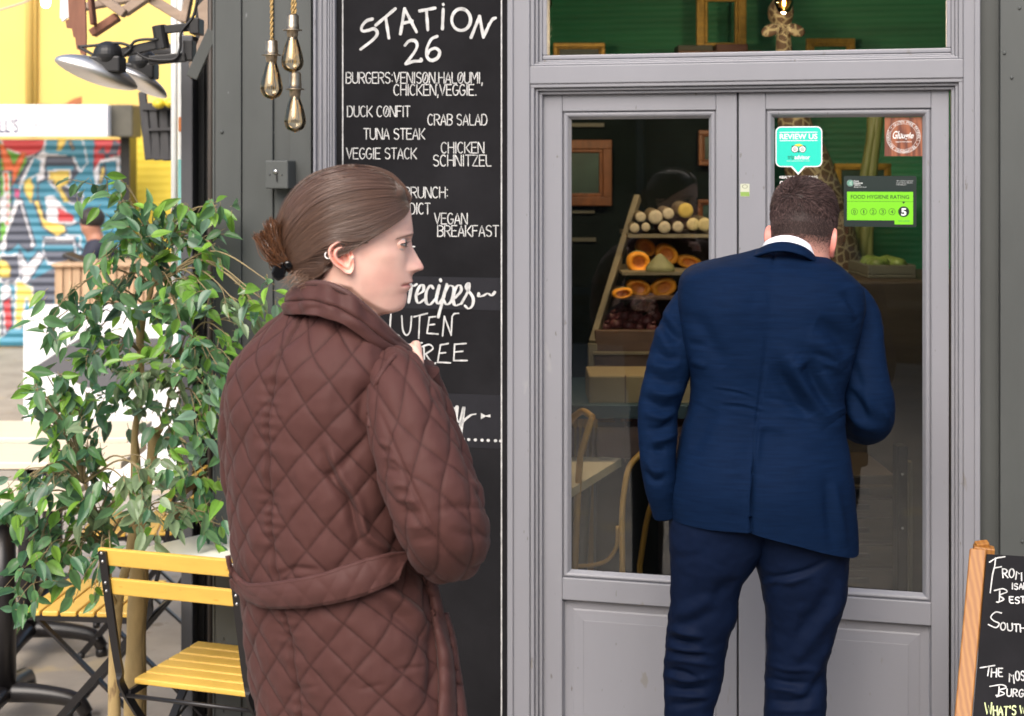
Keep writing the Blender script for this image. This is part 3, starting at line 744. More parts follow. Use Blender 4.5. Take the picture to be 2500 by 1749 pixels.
def squash(zn, x, y, rx, ry, tilt, Y, lab, whole=False):
    c = WZ(zn, x, y, Y); k = Y/F/ZN[zn][2]; rx, ry = (rx, ry) if whole else (rx*1.14, ry*1.14)
    t = thing('squash', lab, 'squash', c-np.array([0, 0, ry*k]), 'squash on the produce stand')
    R = Matrix.Rotation(math.radians(tilt), 3, 'Y')
    if whole:
        a = np.arange(40)*2*math.pi/40; prof = [(.001, 1.), (.12, .95), (.3, .72), (.55, .35), (.85, -.1), (1, -.5), (.92, -.85), (.5, -1), (.001, -1)]
        G = np.array([[(r*rx*k*(1+.04*math.cos(9*q))*math.cos(q), r*rx*k*.8*math.sin(q), z*ry*k) for q in a] for r, z in smooth_path(prof, 5)])
        m = MB(); m.grid(G+c, True, True, True); m.build('rind', m_rind, t, True)
        return
    m = MB(); m.ball(c+np.array([0, rx*k*.45, 0]), (rx*k*1.02, rx*k*.6, ry*k*1.02), 24, rot=R); m.build('rind', m_rind, t, True)
    a = np.arange(36)*2*math.pi/36; G = []
    for r, d in ((1.0, .04), (.93, -.015), (.7, -.02), (.52, -.01), (.45, .01)):
        G.append([np.array(R @ Vector((r*rx*k*math.cos(q), 0, r*ry*k*math.sin(q)*(1+.05*math.cos(q*2)))))+c+np.array([0, d, 0]) for q in a])
    m = MB(); m.grid(np.array(G)-np.array([0, .012, 0]), True); m.build('flesh', m_flesh, t, True)
    G = [[np.array(R @ Vector((r*rx*k*math.cos(q), 0, r*ry*k*math.sin(q))))+c+np.array([0, d-.014, 0]) for q in a] for r, d in ((.56, -.004), (.3, .0), (.01, .0))]
    m = MB(); m.grid(np.array(G), True, False, True); m.build('seeds', m_seed, t, True)
squash('B', 885, 1298, 74, 62, 30, YP+.34, 'topmost halved orange squash leaning on the crate back')
squash('B', 830, 1415, 82, 78, 5, YP+.2, 'large halved orange squash at the left of the upper crate')
squash('B', 1050, 1352, 86, 72, 35, YP+.3, 'halved orange squash behind the grey green whole one')
squash('B', 1225, 1412, 90, 48, 10, YP+.3, 'halved orange squash at the right of the upper crate, by the jacket shoulder')
squash('B', 1000, 1425, 112, 78, 0, YP+.1, 'grey green whole squash in the middle of the crate', True)
squash('D', 715, 412, 112, 74, 12, YP+.12, 'halved orange squash on the lower shelf, left of the pair')
squash('D', 962, 408, 116, 84, -20, YP+.12, 'halved orange squash on the lower shelf beside the blue jacket sleeve')
squash('D', 560, 465, 92, 48, -8, YP+.05, 'small orange squash wedge at the left end of the lower shelf')
m_beet = mk('beetroot', (.10, .022, .026), .55, var=.4, vs=12, bump=.3, bs=25)
bt = [(400, 800, 60), (500, 770, 70), (620, 790, 65), (460, 700, 62), (570, 690, 70), (690, 700, 75), (800, 740, 70), (880, 690, 60), (640, 620, 62), (750, 610, 65), (860, 600, 60), (540, 615, 50), (720, 800, 60), (850, 810, 60)]
bw = ('one of the dark red beetroots heaped on the produce stand below the squash')
for x, y, r in bt:
    c = WZ('D', x, y, YP+.06+.0006*(820-y)); k = r/4.014/F*YP
    m = MB(); m.ball(c, (k, k*.9, k*.85), 16); m.tube([c+np.array([0, -k*.3, k*.7]), c+np.array([.01, -k*.6, k*1.15])], [.008, .005], 6)
    o = m.build('beetroot', m_beet, None, True); tag(o, bw, 'beetroot', 'beetroots heaped on the produce stand')
m_card = mk('brown_cardboard', (.26, .20, .11), .8, var=.12, vs=5)
m = MB(); pb(m, *Z('D', 232, 1275), 1800, Z('D', 0, 1560)[1], YP-.28, YP-.05)
o = m.build('cardboard_box', m_card, None, bevel=.006); tag(o, 'plain brown cardboard box at the foot of the produce stand', 'cardboard box')
m = MB(); a = WZ('D', 590, 1272, YP-.285); m.box(a[0]-.002, a[0]+.002, YP-.283, YP-.28, a[2]-.27, a[2]); m.build('seam', m_crate, o)
# dark counter / bench under the box
m = MB(); pb(m, 1300, Z('D', 0, 1560)[1], 1820, Z('D', 0, 1700)[1], YP-.32, YP+.3); 
a = W(1300, 0, YP)[0]; b = W(1820, 0, YP)[0]; zz = WZ('D', 0, 1700, YP-.32)[2]
for x in (a+.02, b-.06):
    for y in (YP-.3, YP+.22): m.box(x, x+.05, y, y+.05, .02, zz)
o = m.build('low_bench', mk('teal_dark_paint', (.012, .04, .055), .5, var=.2), None, bevel=.004); tag(o, 'low dark teal bench carrying the cardboard box', 'bench')
m = MB(); 
for q in range(5):
    a = WZ('E', 60+q*40, 190, 4.75); m.box(a[0], a[0]+.014, 4.74, 4.9, WZ('E', 0, 575, 4.75)[2], a[2])
a = WZ('E', 50, 190, 4.75); b = WZ('E', 255, 580, 4.75); m.box(a[0], b[0], 4.755, 4.9, b[2], a[2])
m.box(a[0]+.01, a[0]+.05, 4.8, 4.85, .02, b[2]); m.box(b[0]-.05, b[0]-.01, 4.8, 4.85, .02, b[2])
o = m.build('slatted_stool', mk('ochre_wood', (.30, .16, .03), .5, var=.25), None, bevel=.003); tag(o, 'ochre slatted stool at the lower left of the left door glass', 'stool')
# ---- cafe table and bentwood chairs just inside
m_tabletop = mk('pale_laminate', (.62, .57, .47), .3, var=.06, vs=3)
a = WZ('E', 450, 655, 4.5); zt = a[2]
ta = thing('cafe_table', 'small white topped cafe table just inside the left door leaf', 'table', (a[0]-.3, 4.7, .02))
c1 = WZ('E', 440, 655, 4.72); c0 = np.array([WZ('E', 10, 830, 4.23)[0], 4.23, zt])
n0 = np.array([c1[0]-.5, 4.9, zt]); n1 = np.array([c0[0]-.2, 4.4, zt])
m = MB(); m.poly([c0, np.array([c1[0], c1[1], zt]), n0, n1], (0, 0, -1), .025); m.build('tabletop', m_tabletop, ta)
m = MB(); p = WZ('E', 150, 840, 4.55); p[2] = zt-.026; q = p.copy(); q[2] = .03; q[0] -= .03; m.tube([p, q], [.022, .012], 10); m.build('leg', m_blackmetal, ta, True)
m_bent = mk('yellow_bentwood', (.44, .245, .05), .38, var=.2, vs=8)
def bent(lab, curves, Y):
    p0 = WZ('E', *curves[0][0][-1], Y)
    t = thing('bentwood_chair', lab, 'chair', (p0[0], Y+.1, .02), 'yellow bentwood chairs inside')
    for nm, pts, r, dy in [(c[1], c[0], c[2], c[3]) for c in curves]:
        P = smooth_path([WZ('E', x, y, Y+dy*i/max(1, len(pts)-1)) for i, (x, y) in enumerate(pts)], 8)
        if nm == 'leg':
            e = P[-1].copy(); e[2] = .02; e[0] += (P[-1]-P[-4])[0]*.8; P = np.vstack([P, e])
        m = MB(); m.tube(P, r, 12); m.build(nm, m_bent, t, True)
bent('yellow bentwood chair seen between the glass edge and the blue sleeve', [([(700, 430), (580, 520), (500, 620), (462, 800), (446, 1000), (448, 1400)], 'leg', .0085, .0), ([(760, 640), (690, 860), (635, 1060), (585, 1380)], 'leg', .0085, .25),
     ([(412, 1080), (402, 1230), (340, 1335), (240, 1378), (90, 1392)], 'stretcher', .006, .1), ([(700, 430), (760, 430), (800, 500), (760, 640)], 'back_hoop', .0085, .1)], 4.3)
bent('yellow bentwood chair mostly hidden by the left stile of the left door', [([(215, 220), (150, 420), (110, 620), (75, 1390)], 'leg', .0095, .0), ([(215, 220), (120, 180), (0, 330), (-60, 700)], 'back_hoop', .0095, .2), ([(-60, 700), (-80, 1380)], 'leg', .0095, .0)], 4.35)
# folded menu cards
m_kraft = mk('kraft_card', (.40, .20, .08), .7, var=.1)
zt2 = zt
for i, (x, y, lab) in enumerate(((270, 120, 'orange brown tented menu card standing left of the blue sleeve'), (480, 260, 'orange brown menu card beside the tented card, cut off by the sleeve'))):
    c = WZ('E', x, y, 4.85); k = 4.85/F/3.212
    m = MB()
    w, h = (115, 130) if i == 0 else (100, 90)
    zb0 = c[2]-h*k*1.0
    m.poly([c+np.array([-.012, 0, h*k*.45]), c+np.array([.012, 0, h*k*.45]), np.array([c[0]+w*k, c[1]-.03, zb0]), np.array([c[0]-w*k, c[1]-.03, zb0])], (0, 1, 0), .002)
    m.poly([c+np.array([-.012, .003, h*k*.45]), c+np.array([.012, .003, h*k*.45]), np.array([c[0]+w*k, c[1]+.08, zb0]), np.array([c[0]-w*k, c[1]+.08, zb0])], (0, 1, 0), .002)
    o = m.build('menu_card', m_kraft, None); tag(o, lab, 'menu card', 'brown menu cards inside')
a = WZ('E', 60, 250, 4.85)
m = MB(); c = WZ('E', 320, 350, 4.85); m.box(c[0]-.4, c[0]+.6, 4.74, 5.05, c[2]-.06, WZ('E', 0, 252, 4.85)[2]-.0); m.box(c[0]-.35, c[0]-.3, 4.78, 5, .02, c[2]-.06); m.box(c[0]+.5, c[0]+.55, 4.78, 5, .02, c[2]-.06)
o = m.build('side_table', mk('mauve_brown', (.09, .055, .05), .5, var=.2), None, bevel=.004); tag(o, 'brown side table under the menu cards', 'table')
# ---- right leaf, low: drawers, post, screen rail
m_dwood = mk('dark_drawer_wood', (.05, .036, .026), .55, var=.3, vs=3, stretch=(1, 1, 8))
YR = 4.6
a = WZ('H', 1450, 80, YR); b = WZ('H', 1850, 790, YR)
dr = thing('drawer_chest', 'dark wooden chest of wide drawers behind the right door glass', 'chest', ((a[0]+b[0])/2, YR, .02))
MB().box(a[0]-.5, b[0], YR+.02, YR+.4, .02, a[2]+.02).build('body', m_dwood, dr, bevel=.004)
for y0, y1 in ((90, 170), (180, 290), (305, 465), (480, 628), (640, 790), (800, 950)):
    m = MB(); z1_, z0_ = WZ('H', 0, y0, YR)[2], WZ('H', 0, y1, YR)[2]; m.box(a[0]-.49, b[0]-.01, YR, YR+.02, z0_+.004, z1_-.004); d_ = m.build('drawer', m_dwood, dr, bevel=.003)
    m = MB(); m.box(a[0]-.02+.05, a[0]+.1, YR-.012, YR, (z0_+z1_)/2-.008, (z0_+z1_)/2+.008); m.build('handle', m_blackmetal, d_, bevel=.002)
m = MB(); a = WZ('H', 1855, -160, 4.35); b = WZ('H', 1922, 800, 4.35); m.box(a[0], b[0], 4.35, 4.41, .02, a[2]); m.box(a[0]-.02, b[0]+.02, 4.33, 4.43, .02, .035)
o = m.build('display_post', m_black, None, bevel=.004); tag(o, 'square black post at the right edge of the right door glass', 'post')
m = MB()
for y in (22, 376): m.ball(WZ('H', 1886, y, 4.345), .004, 8)
m.build('rivet', m_steel, o)
m = MB(); a = WZ('H', 1926, -60, 4.4); b = WZ('H', 1955, 800, 4.4); m.box(a[0], b[0], 4.4, 4.43, .02, a[2]); m.box(a[0]-.015, b[0]+.015, 4.38, 4.45, .02, .03)
o = m.build('timber_batten', m_rail, None, bevel=.003); tag(o, 'thin pale timber batten standing right of the black post', 'batten')
# serving tray of greens on a dark counter
YC = 5.1
a = WZ('C', 1040, 1420, YC); b = WZ('C', 1455, 1640, YC)
m = MB(); m.box(a[0]-.2, b[0]+.4, YC-.1, YC+.5, .02, b[2]-.03); o = m.build('counter', m_dwood, None, bevel=.01); tag(o, 'dark counter at the back of the room behind the right door', 'counter')
t = thing('serving_tray', 'pale rimmed tray with green leaves on the dark counter', 'tray', (a[0]+.2, YC+.1, b[2]-.03))
m = MB(); zt_ = b[2]-.03
m.box(a[0], b[0]+.02, YC, YC+.3, zt_, zt_+.012)
for x0, x1, y0, y1 in ((a[0], b[0]+.02, YC, YC+.012), (a[0], b[0]+.02, YC+.29, YC+.302), (a[0], a[0]+.012, YC+.012, YC+.29), (b[0]+.008, b[0]+.02, YC+.012, YC+.29)): m.box(x0, x1, y0, y1, zt_+.012, zt_+.045)
m.build('tray_body', m_cream, t, bevel=.003)
m_leafy = mk('leafy_green', (.12, .18, .04), .5, var=.4, vs=20)
m = MB()
for q in range(14): m.ball(np.array([a[0]+.04+RND.random()*(b[0]-a[0]-.06), YC+.04+RND.random()*.2, zt_+.045]), (.03, .03, .022), 8, rot=Matrix.Rotation(RND.random()*3, 3, 'Z'))
m.build('greens', m_leafy, t, True)
# ------------------------------------------------------------------ stickers on the glass
def text_mesh(txt, w, h, pos, ex, ez, n, mat, parent, name='lettering', ext=.0003, bold=0., italic=0., spacing=1.):
    cu = bpy.data.curves.new('t', 'FONT'); cu.body = txt; cu.size = 1; cu.offset = bold; cu.shear = italic; cu.space_character = spacing; cu.fill_mode = 'BOTH'; cu.resolution_u = 4
    to = bpy.data.objects.new('t', cu); C.objects.link(to)
    dg = bpy.context.evaluated_depsgraph_get(); dg.update()
    me = bpy.data.meshes.new_from_object(to.evaluated_get(dg))
    V = np.array([v.co[:] for v in me.vertices]); Fc = [tuple(p.vertices) for p in me.polygons]
    bpy.data.objects.remove(to); bpy.data.curves.remove(cu); bpy.data.meshes.remove(me)
    lo, hi = V.min(0), V.max(0); k = np.array([w/(hi[0]-lo[0]), h/(hi[1]-lo[1])])
    P = np.asarray(pos)+np.outer((V[:, 0]-(lo[0]+hi[0])/2)*k[0], ex)+np.outer((V[:, 1]-(lo[1]+hi[1])/2)*k[1], ez)
    m = MB(); m.add(P+np.asarray(n)*ext, Fc)
    return m.build(name, mat, parent)
gd = DG+.0012
m_teal = mk('teal_vinyl', (.012, .56, .43), .4); m_white = mk('white_vinyl', (.78, .8, .79), .4); m_lime = mk('lime_vinyl', (.17, .56, .012), .4); m_ink = mk('black_ink', (.006, .016, .014), .4)
m_dgr = mk('dark_green_ink', (.01, .2, .12), .4); m_yv = mk('yellow_vinyl', (.75, .6, .05), .4)
gx = lambda zn, x, y, d=gd: SD(*Z(zn, x, y), d)
def flat(m, pts, d0, d1):
    m.poly([FP(s, d0, z) for s, z in pts], EN, d1-d0); return m
def rrect(x0, x1, z0, z1, r, n=6):
    o = []
    for cx, cz, a0 in ((x1-r, z1-r, 0), (x0+r, z1-r, 90), (x0+r, z0+r, 180), (x1-r, z0+r, 270)):
        for a in np.linspace(a0, a0+90, n): o.append((cx+r*math.cos(math.radians(a)), cz+r*math.sin(math.radians(a))))
    return o
def bubble(x0, x1, z0, z1, r, tipx, tipz, hw):
    o = rrect(x0, x1, z0, z1, r); k = 18   # after the lower-left corner
    return o[:k]+[(tipx-hw, z0), (tipx, tipz), (tipx+hw, z0)]+o[k:]
(x0, z1), (x1, z0) = gx('C', 134, 238), gx('C', 592, 635)
tx, tz = gx('C', 356, 712)
t = thing('review_sticker', 'teal speech bubble sticker reading Review Us on the right door glass', 'sticker', FP((x0+x1)/2, gd, z0))
flat(MB(), bubble(x0, x1, z0, z1, .014, tx, tz, .018), gd, gd+.0004).build('border', m_white, t)
e = .0028
flat(MB(), bubble(x0+e, x1-e, z0+e, z1-e, .012, tx, tz+.006, .0155), gd+.0004, gd+.0008).build('face', m_teal, t)
def tx_(txt, zn, xa, ya, xb, yb, mat, par, d, **k):
    (a, zA), (b, zB) = gx(zn, xa, ya), gx(zn, xb, yb)
    return text_mesh(txt, b-a, zA-zB, FP((a+b)/2, d, (zA+zB)/2), EX, EZ, EN, mat, par, **k)
tx_('REVIEW US', 'C', 175, 310, 545, 362, m_white, t, gd+.0009, bold=.025)
for ya in (292, 374):
    (a, za), (b, zb2) = gx('C', 175, ya), gx('C', 545, ya+5); flat(MB(), [(a, zb2), (b, zb2), (b, za), (a, za)], gd+.0008, gd+.0011).build('rule', m_white, t)
def disc(zn, cx, cy, r, d, th, mat, par, name, n=24, r2=None):
    s, z = gx(zn, cx, cy); rr = r/ZN[zn][2]/960
    if r2 is None:
        return flat(MB(), [(s+rr*math.cos(a), z+rr*math.sin(a)) for a in np.arange(n)*2*math.pi/n], d, d+th).build(name, mat, par)
    ri = r2/ZN[zn][2]/960; A = np.arange(n)*2*math.pi/n
    m = MB(); m.grid([[FP(s+q*math.cos(a), d+th, z+q*math.sin(a)) for a in A] for q in (rr, ri)], True); return m.build(name, mat, par)
s_, z_ = gx('C', 360, 432); flat(MB(), [(s_+.0115*math.cos(a), z_+.006*math.sin(a)) for a in np.linspace(0, math.pi, 14)], gd+.0008, gd+.0011).build('emblem_brow', m_yv, t)
for cx in (324, 398):
    disc('C', cx, 460, 36, gd+.0009, .0003, m_ink, t, 'emblem_ring'); disc('C', cx, 460, 30, gd+.0012, .0003, m_white, t, 'emblem_eye'); disc('C', cx, 460, 18, gd+.0015, .0001, m_ink, t, 'emblem_iris', r2=13); disc('C', cx, 460, 6, gd+.0015, .0002, m_dgr if cx > 350 else mk('red_ink', (.5, .03, .03), .4), t, 'emblem_pupil')
for pts in ([(290, 428), (300, 450), (318, 425)], [(428, 428), (402, 425), (420, 450)], [(348, 480), (360, 498), (372, 480)]):
    flat(MB(), [gx('C', *p) for p in pts], gd+.0009, gd+.0012).build('emblem_tip', m_ink, t)
tx_('trip', 'C', 252, 518, 318, 568, m_dgr, t, gd+.0009, bold=.02); tx_('advisor', 'C', 320, 518, 472, 560, m_white, t, gd+.0009, bold=.02)
tx_('read reviews and share yours', 'C', 242, 570, 468, 582, m_white, t, gd+.0009)
# plain white words below it
t = thing('window_lettering', 'white lettering on the glass below the teal sticker, behind the man\'s hair', 'window lettering', FQ(*Z('C', 360, 810), gd))
tx_('HEALTHIER CATERING', 'C', 175, 722, 545, 750, m_white, t, gd+.0004, bold=.02); tx_('COMMITMENT', 'C', 175, 772, 490, 812, m_white, t, gd+.0004, bold=.03)
# food hygiene rating
(x0, z1), (x1, z0) = gx('C', 803, 722), gx('C', 1515, 1225)
t = thing('hygiene_sticker', 'black and lime green food hygiene rating sticker on the right door glass', 'sticker', FP((x0+x1)/2, gd, z0))
flat(MB(), rrect(x0, x1, z0, z1, .004), gd, gd+.0004).build('backing', m_ink, t)
(a, zA), (b, zB) = gx('C', 835, 877), gx('C', 1482, 1160)
(c_, zC) = gx('C', 1300, 1197)
flat(MB(), [(a, zB), (c_, zB), (c_, zC), (b, zC), (b, zA), (a, zA)], gd+.0004, gd+.0008).build('face', m_lime, t)
(q0, zq0), (q1, zq1) = gx('C', 835, 970), gx('C', 1482, 976); flat(MB(), [(q0, zq1), (q1, zq1), (q1, zq0), (q0, zq0)], gd+.0008, gd+.001).build('rule', m_ink, t)
tx_('FOOD HYGIENE RATING', 'C', 872, 908, 1443, 948, m_ink, t, gd+.0009, bold=.004)
for i, cx in enumerate((907, 999, 1090, 1183, 1275)):
    disc('C', cx, 1073, 33, gd+.0008, .0002, m_ink, t, 'number_ring', r2=29); tx_(str(i), 'C', cx-(5 if i == 1 else 13), 1055, cx+(5 if i == 1 else 13), 1091, m_ink, t, gd+.0009)
disc('C', 1390, 1073, 53, gd+.0008, .0002, m_ink, t, 'number_disc'); tx_('5', 'C', 1365, 1038, 1416, 1112, m_white, t, gd+.0012, bold=.03)
flat(MB(), [gx('C', *p) for p in ((1375, 976), (1390, 996), (1405, 976))], gd+.0009, gd+.001).build('pointer', m_ink, t)
tx_('VERY GOOD', 'C', 1335, 1158, 1448, 1172, m_dgr, t, gd+.0009)
disc('C', 866, 793, 31, gd+.0004, .0003, m_white, t, 'emblem'); disc('C', 866, 793, 29, gd+.0007, .0003, m_dgr, t, 'emblem_disc')
for x in (855, 868, 880): tx_('I', 'C', x-2, 775, x+2, 812, m_white, t, gd+.0011)
for k, w in enumerate(('Food', 'Standards', 'Agency')): tx_(w, 'C', 903, 766+k*19, 903+(45, 85, 65)[k], 780+k*19, m_white, t, gd+.0006, bold=.02)
tx_('food.gov.uk/ratings', 'C', 903, 826, 1025, 838, m_white, t, gd+.0006)
for k, w in enumerate(('The scheme is operated', 'in partnership with your', 'local authority')): tx_(w, 'C', 1320, 766+k*19, 1320+(160, 158, 95)[k], 778+k*19, m_white, t, gd+.0006)
# round gluten free seal on wood print
m_wp = mk_wood('wood_print', (.30, .10, .045), (.12, .035, .02), (30, 30, 2.2), .45, ws=1.6)
(x0, z1), (x1, z0) = gx('C', 1203, 150), gx('C', 1572, 528)
t = thing('wood_print_sticker', 'square wood print sticker with a white ring of words in the top corner', 'sticker', FP((x0+x1)/2, gd, z0))
flat(MB(), [(x0, z0), (x1, z0), (x1, z1), (x0, z1)], gd, gd+.0004).build('backing', m_wp, t)
cs, cz = gx('C', 1388, 338)
tx_('Glu', 'C', 1283, 282, 1375, 358, m_white, t, gd+.0006, italic=.35, bold=.012); tx_('ugle', 'C', 1372, 298, 1488, 372, m_white, t, gd+.0006, italic=.35, bold=.012)
ring = 'GLUTEN FREE FRIENDLY - RECOMMENDED RESTAURANT - '
for k, ch in enumerate(ring):
    if ch == ' ': continue
    a = math.radians(128-k*360/len(ring)); r = 146/4.014/960
    ex = EX*math.sin(a)-EZ*math.cos(a); ez = EX*math.cos(a)+EZ*math.sin(a)
    text_mesh(ch, .0040 if ch != 'I' else .001, .0062 if ch != '-' else .001, FP(cs+r*math.cos(a), gd+.0006, cz+r*math.sin(a)), ex, ez, EN, m_white, t, 'ring_letter')
for rr in (163, 128): disc('C', 1388, 338, rr, gd+.0004, .0002, m_white, t, 'ring_line', r2=rr-2.2, n=48)
tx_('approved place', 'C', 1310, 380, 1470, 396, m_white, t, gd+.0006)
# little badge on the stile
(x0, z1), (x1, z0) = SD(*Z('B', 1630, 800), DL+.001), SD(*Z('B', 1702, 900), DL+.001)
t = thing('badge_sticker', 'tiny white and green badge sticker on the grey door stile', 'sticker', FP((x0+x1)/2, DL+.001, z0))
flat(MB(), rrect(x0, x1, z0, z1, .002), DL+.0008, DL+.0012).build('backing', mk('cream_vinyl', (.5, .52, .4), .4), t)
zq = z0+(z1-z0)*.36; flat(MB(), [(x0+.0005, z0+.001), (x1-.0005, z0+.001), (x1-.0005, zq), (x0+.0005, zq)], DL+.0012, DL+.0014).build('face', mk('olive_vinyl', (.22, .35, .08), .4), t)
sx = (x0+x1)/2; zc = z0+(z1-z0)*.78
m = MB(); m.grid([[FP(sx+q*math.cos(a), DL+.0014, zc+q*.75*math.sin(a)) for a in np.arange(20)*math.pi/10] for q in (.007, .0055)], True); m.build('emblem', mk('grey_ink', (.12, .14, .08), .5), t)

# ------------------------------------------------------------------ bulbs hanging before the dark pillar
m_cord = mk('gold_cord', (.42, .27, .09), .5, var=.3, vs=80, bump=.6, bs=150)
m_bglass = mk_glass('smoked_gold_glass', (1, .985, .94), .05, 0.02, 1.55, (1, .86, .62))
m_filg = mk('gold_filament', (.8, .5, .16), .4, metal=.3)
for i, (cx, s0, s1, b1, hw, ctop) in enumerate(((265, 312, 470, 780, 87, 0), (428, 112, 278, 572, 86, 0), (448, 562, 742, 1035, 85, 0))):
    Yb = 3.86-.02*i if i != 2 else 3.90
    k = Yb/F/3.189
    z = lambda y: WZ('R5', cx, y, Yb)[2]
    c = WZ('R5', cx, s1, Yb); c0 = np.array([c[0], Yb, 0])
    t = thing('pendant_bulb', ('left bulb of three hanging from gold cords at the dark pillar', 'upper right bulb of three hanging from gold cords at the dark pillar', 'lowest bulb of three hanging from gold cords above the switch box')[i], 'pendant bulb', (c[0], Yb, z(b1)), 'three unlit filament bulbs hung before the pillar')
    R = hw*k; hgt = z(s1)-z(b1)
    prof = [(.02, 0), (.06, .012), (.10, .022), (.3, .035), (.7, .09), (.93, .19), (1, .29), (.97, .40), (.86, .55), (.7, .72), (.52, .88), (.40, 1.0), (.38, 1.03)]
    m = MB(); m.lathe([(r*R, z(b1)+q*hgt) for r, q in smooth_path(prof, 4)], 32, c0); m.build('bulb', m_bglass, t, True)
    sh = z(s0)-z(s1)
    m = MB(); m.lathe([(.38*R, z(s1)-.01), (.50*R, z(s1)), (.52*R, z(s1)+sh*.22), (.86*R, z(s1)+sh*.23), (.86*R, z(s1)+sh*.27), (.60*R, z(s1)+sh*.30), (.60*R, z(s1)+sh*.5), (.56*R, z(s1)+sh*.54), (.56*R, z(s1)+sh*.9), (.45*R, z(s1)+sh*1.0), (.10*R, z(s1)+sh*1.01)], 28, c0); m.build('socket', m_brass, t, True)
    m = MB()
    for a in np.arange(10)*2*math.pi/10:
        p = c0+np.array([.28*R*math.cos(a), .28*R*math.sin(a), z(s1)-hgt*.12]); q = c0+np.array([.62*R*math.cos(a+.3), .62*R*math.sin(a+.3), z(b1)+hgt*.26]); m.tube([p, q], .0004, 5)
    m.tube([c0+np.array([0, 0, z(s1)]), c0+np.array([0, 0, z(s1)-hgt*.62])], [.004, .002], 8)
    m.build('filament', m_filg, t)
    m = MB(); n_ = 160; zz_ = np.linspace(z(s0)+sh*.0, 2.75, n_)
    for ph in (0, math.pi):
        m.tube([c0+np.array([.0022*math.cos(a*.9+ph), .0022*math.sin(a*.9+ph), q]) for a, q in zip(range(n_), zz_)], .0026, 6)
    m.build('cord', m_cord, t, True)
hook = MB(); p = WZ('R5', 350, 0, 3.88); hook.bar(np.array([p[0]-.12, 3.87, 2.77]), np.array([p[0]+.12, 3.87, 2.77]), .03, .04); hook.bar(np.array([p[0], 3.87, 2.77]), np.array([p[0], 4.16, 2.77]), .03, .03)
o = hook.build('lamp_bracket', m_dark, None); tag(o, 'dark bracket above the frame that carries the three bulb cords', 'bracket')

# ------------------------------------------------------------------ sandwich board at the right edge
YA = 3.42
m_pine = mk_wood('varnished_pine', (.36, .155, .03), (.265, .10, .018), (1, 1, .10), .5, ws=26., bands=True)
A0, A1 = WZ('I', 540, 283, YA), WZ('I', 420, 1600, YA-.18)
lean = A1-A0; lean = lean/np.linalg.norm(lean)
foot = A0+lean*(A0[2]/-lean[2])
xr = EX.copy(); xr /= np.linalg.norm(xr)     # board width direction
lean_b = np.array([0, lean[1], lean[2]]); 
t = thing('sandwich_board', 'pine framed chalkboard sandwich board at the right edge before the pillar', 'sandwich board', (A0[0]+.25, YA-.05, 0))
wst = (WZ('I', 665, 295, YA)-A0)[0]
Wb = .62; nrm = np.cross(xr, lean); nrm = nrm/np.linalg.norm(nrm)
if nrm[1] > 0: nrm = -nrm
Lh = A0[2]/-lean[2]
def bp_(a, l, d=0.): return A0+xr*a+lean*l+nrm*d
def slab(m, a0, a1, l0, l1, d0, d1): m.box8([bp_(a, l, d) for l in (l0, l1) for a, d in ((a0, d0), (a0, d1), (a1, d1), (a1, d0))])
for a0, a1 in ((0, wst), (Wb-wst, Wb)):
    m = MB(); slab(m, a0, a1, 0, Lh, -.022, .0); m.build('frame_post', m_pine, t, bevel=.003)
m = MB(); slab(m, wst+.002, Wb-wst-.002, .01, Lh-.12, -.015, -.006); bo = m.build('panel', m_board, t)
m = MB(); slab(m, wst+.002, Wb-wst-.002, Lh-.12, Lh-.06, -.02, -.003); m.build('rail', m_pine, t, bevel=.003)
# rear leaf
A0b = A0+np.array([.0, .03, 0]); lb = np.array([.10, .24, lean[2]]); lb /= np.linalg.norm(lb); Lb = A0b[2]/-lb[2]
for a in (.02, Wb-.05):
    m = MB(); p = A0b+xr*(a+.015); m.bar(p+np.array([0, 0, .008]), p+lb*Lb, .03, .02, (0, 1, 0)); m.build('rear_leg', m_pine, t, bevel=.003)
m = MB(); m.bar(A0b+xr*.016+np.array([0, 0, -.008]), A0b+xr*.062+np.array([0, 0, -.012]), .035, .018); m.build('hinge_block', m_pine, t, bevel=.003)
def apt(zn, x, y):       # photo point on the board -> (along, down)
    u, v = Z(zn, x, y); d = np.array([(u-U0)/F, 1, -(v-VH)/F]); o = np.array([0, 0, H]); tt = ((A0-nrm*.006-o)@nrm)/(d@nrm); p = o+d*tt-A0
    M = np.array([[xr@xr, xr@lean], [xr@lean, lean@lean]]); return tuple(np.linalg.solve(M, [p@xr, p@lean]))
aplane = lambda a, l, d: bp_(a, l, -.006+d)
def aline(txt, x0, x1, top, base, mat, w=.0029, big=None, slope=0.):
    m = MB(); stencil(m, txt, 'I', x0, x1, top, base, 0, plane=aplane, pt=apt, hand=1., gap=.35, big=big, wm=w, slope=slope); m.build('lettering', mat, bo)
def adraw(strokes, mat, w=.0029, smooth=True):
    m = MB()
    for st in strokes: ribbon(m, [apt('I', *p) for p in st], w, aplane, smooth)
    m.build('lettering', mat, bo)
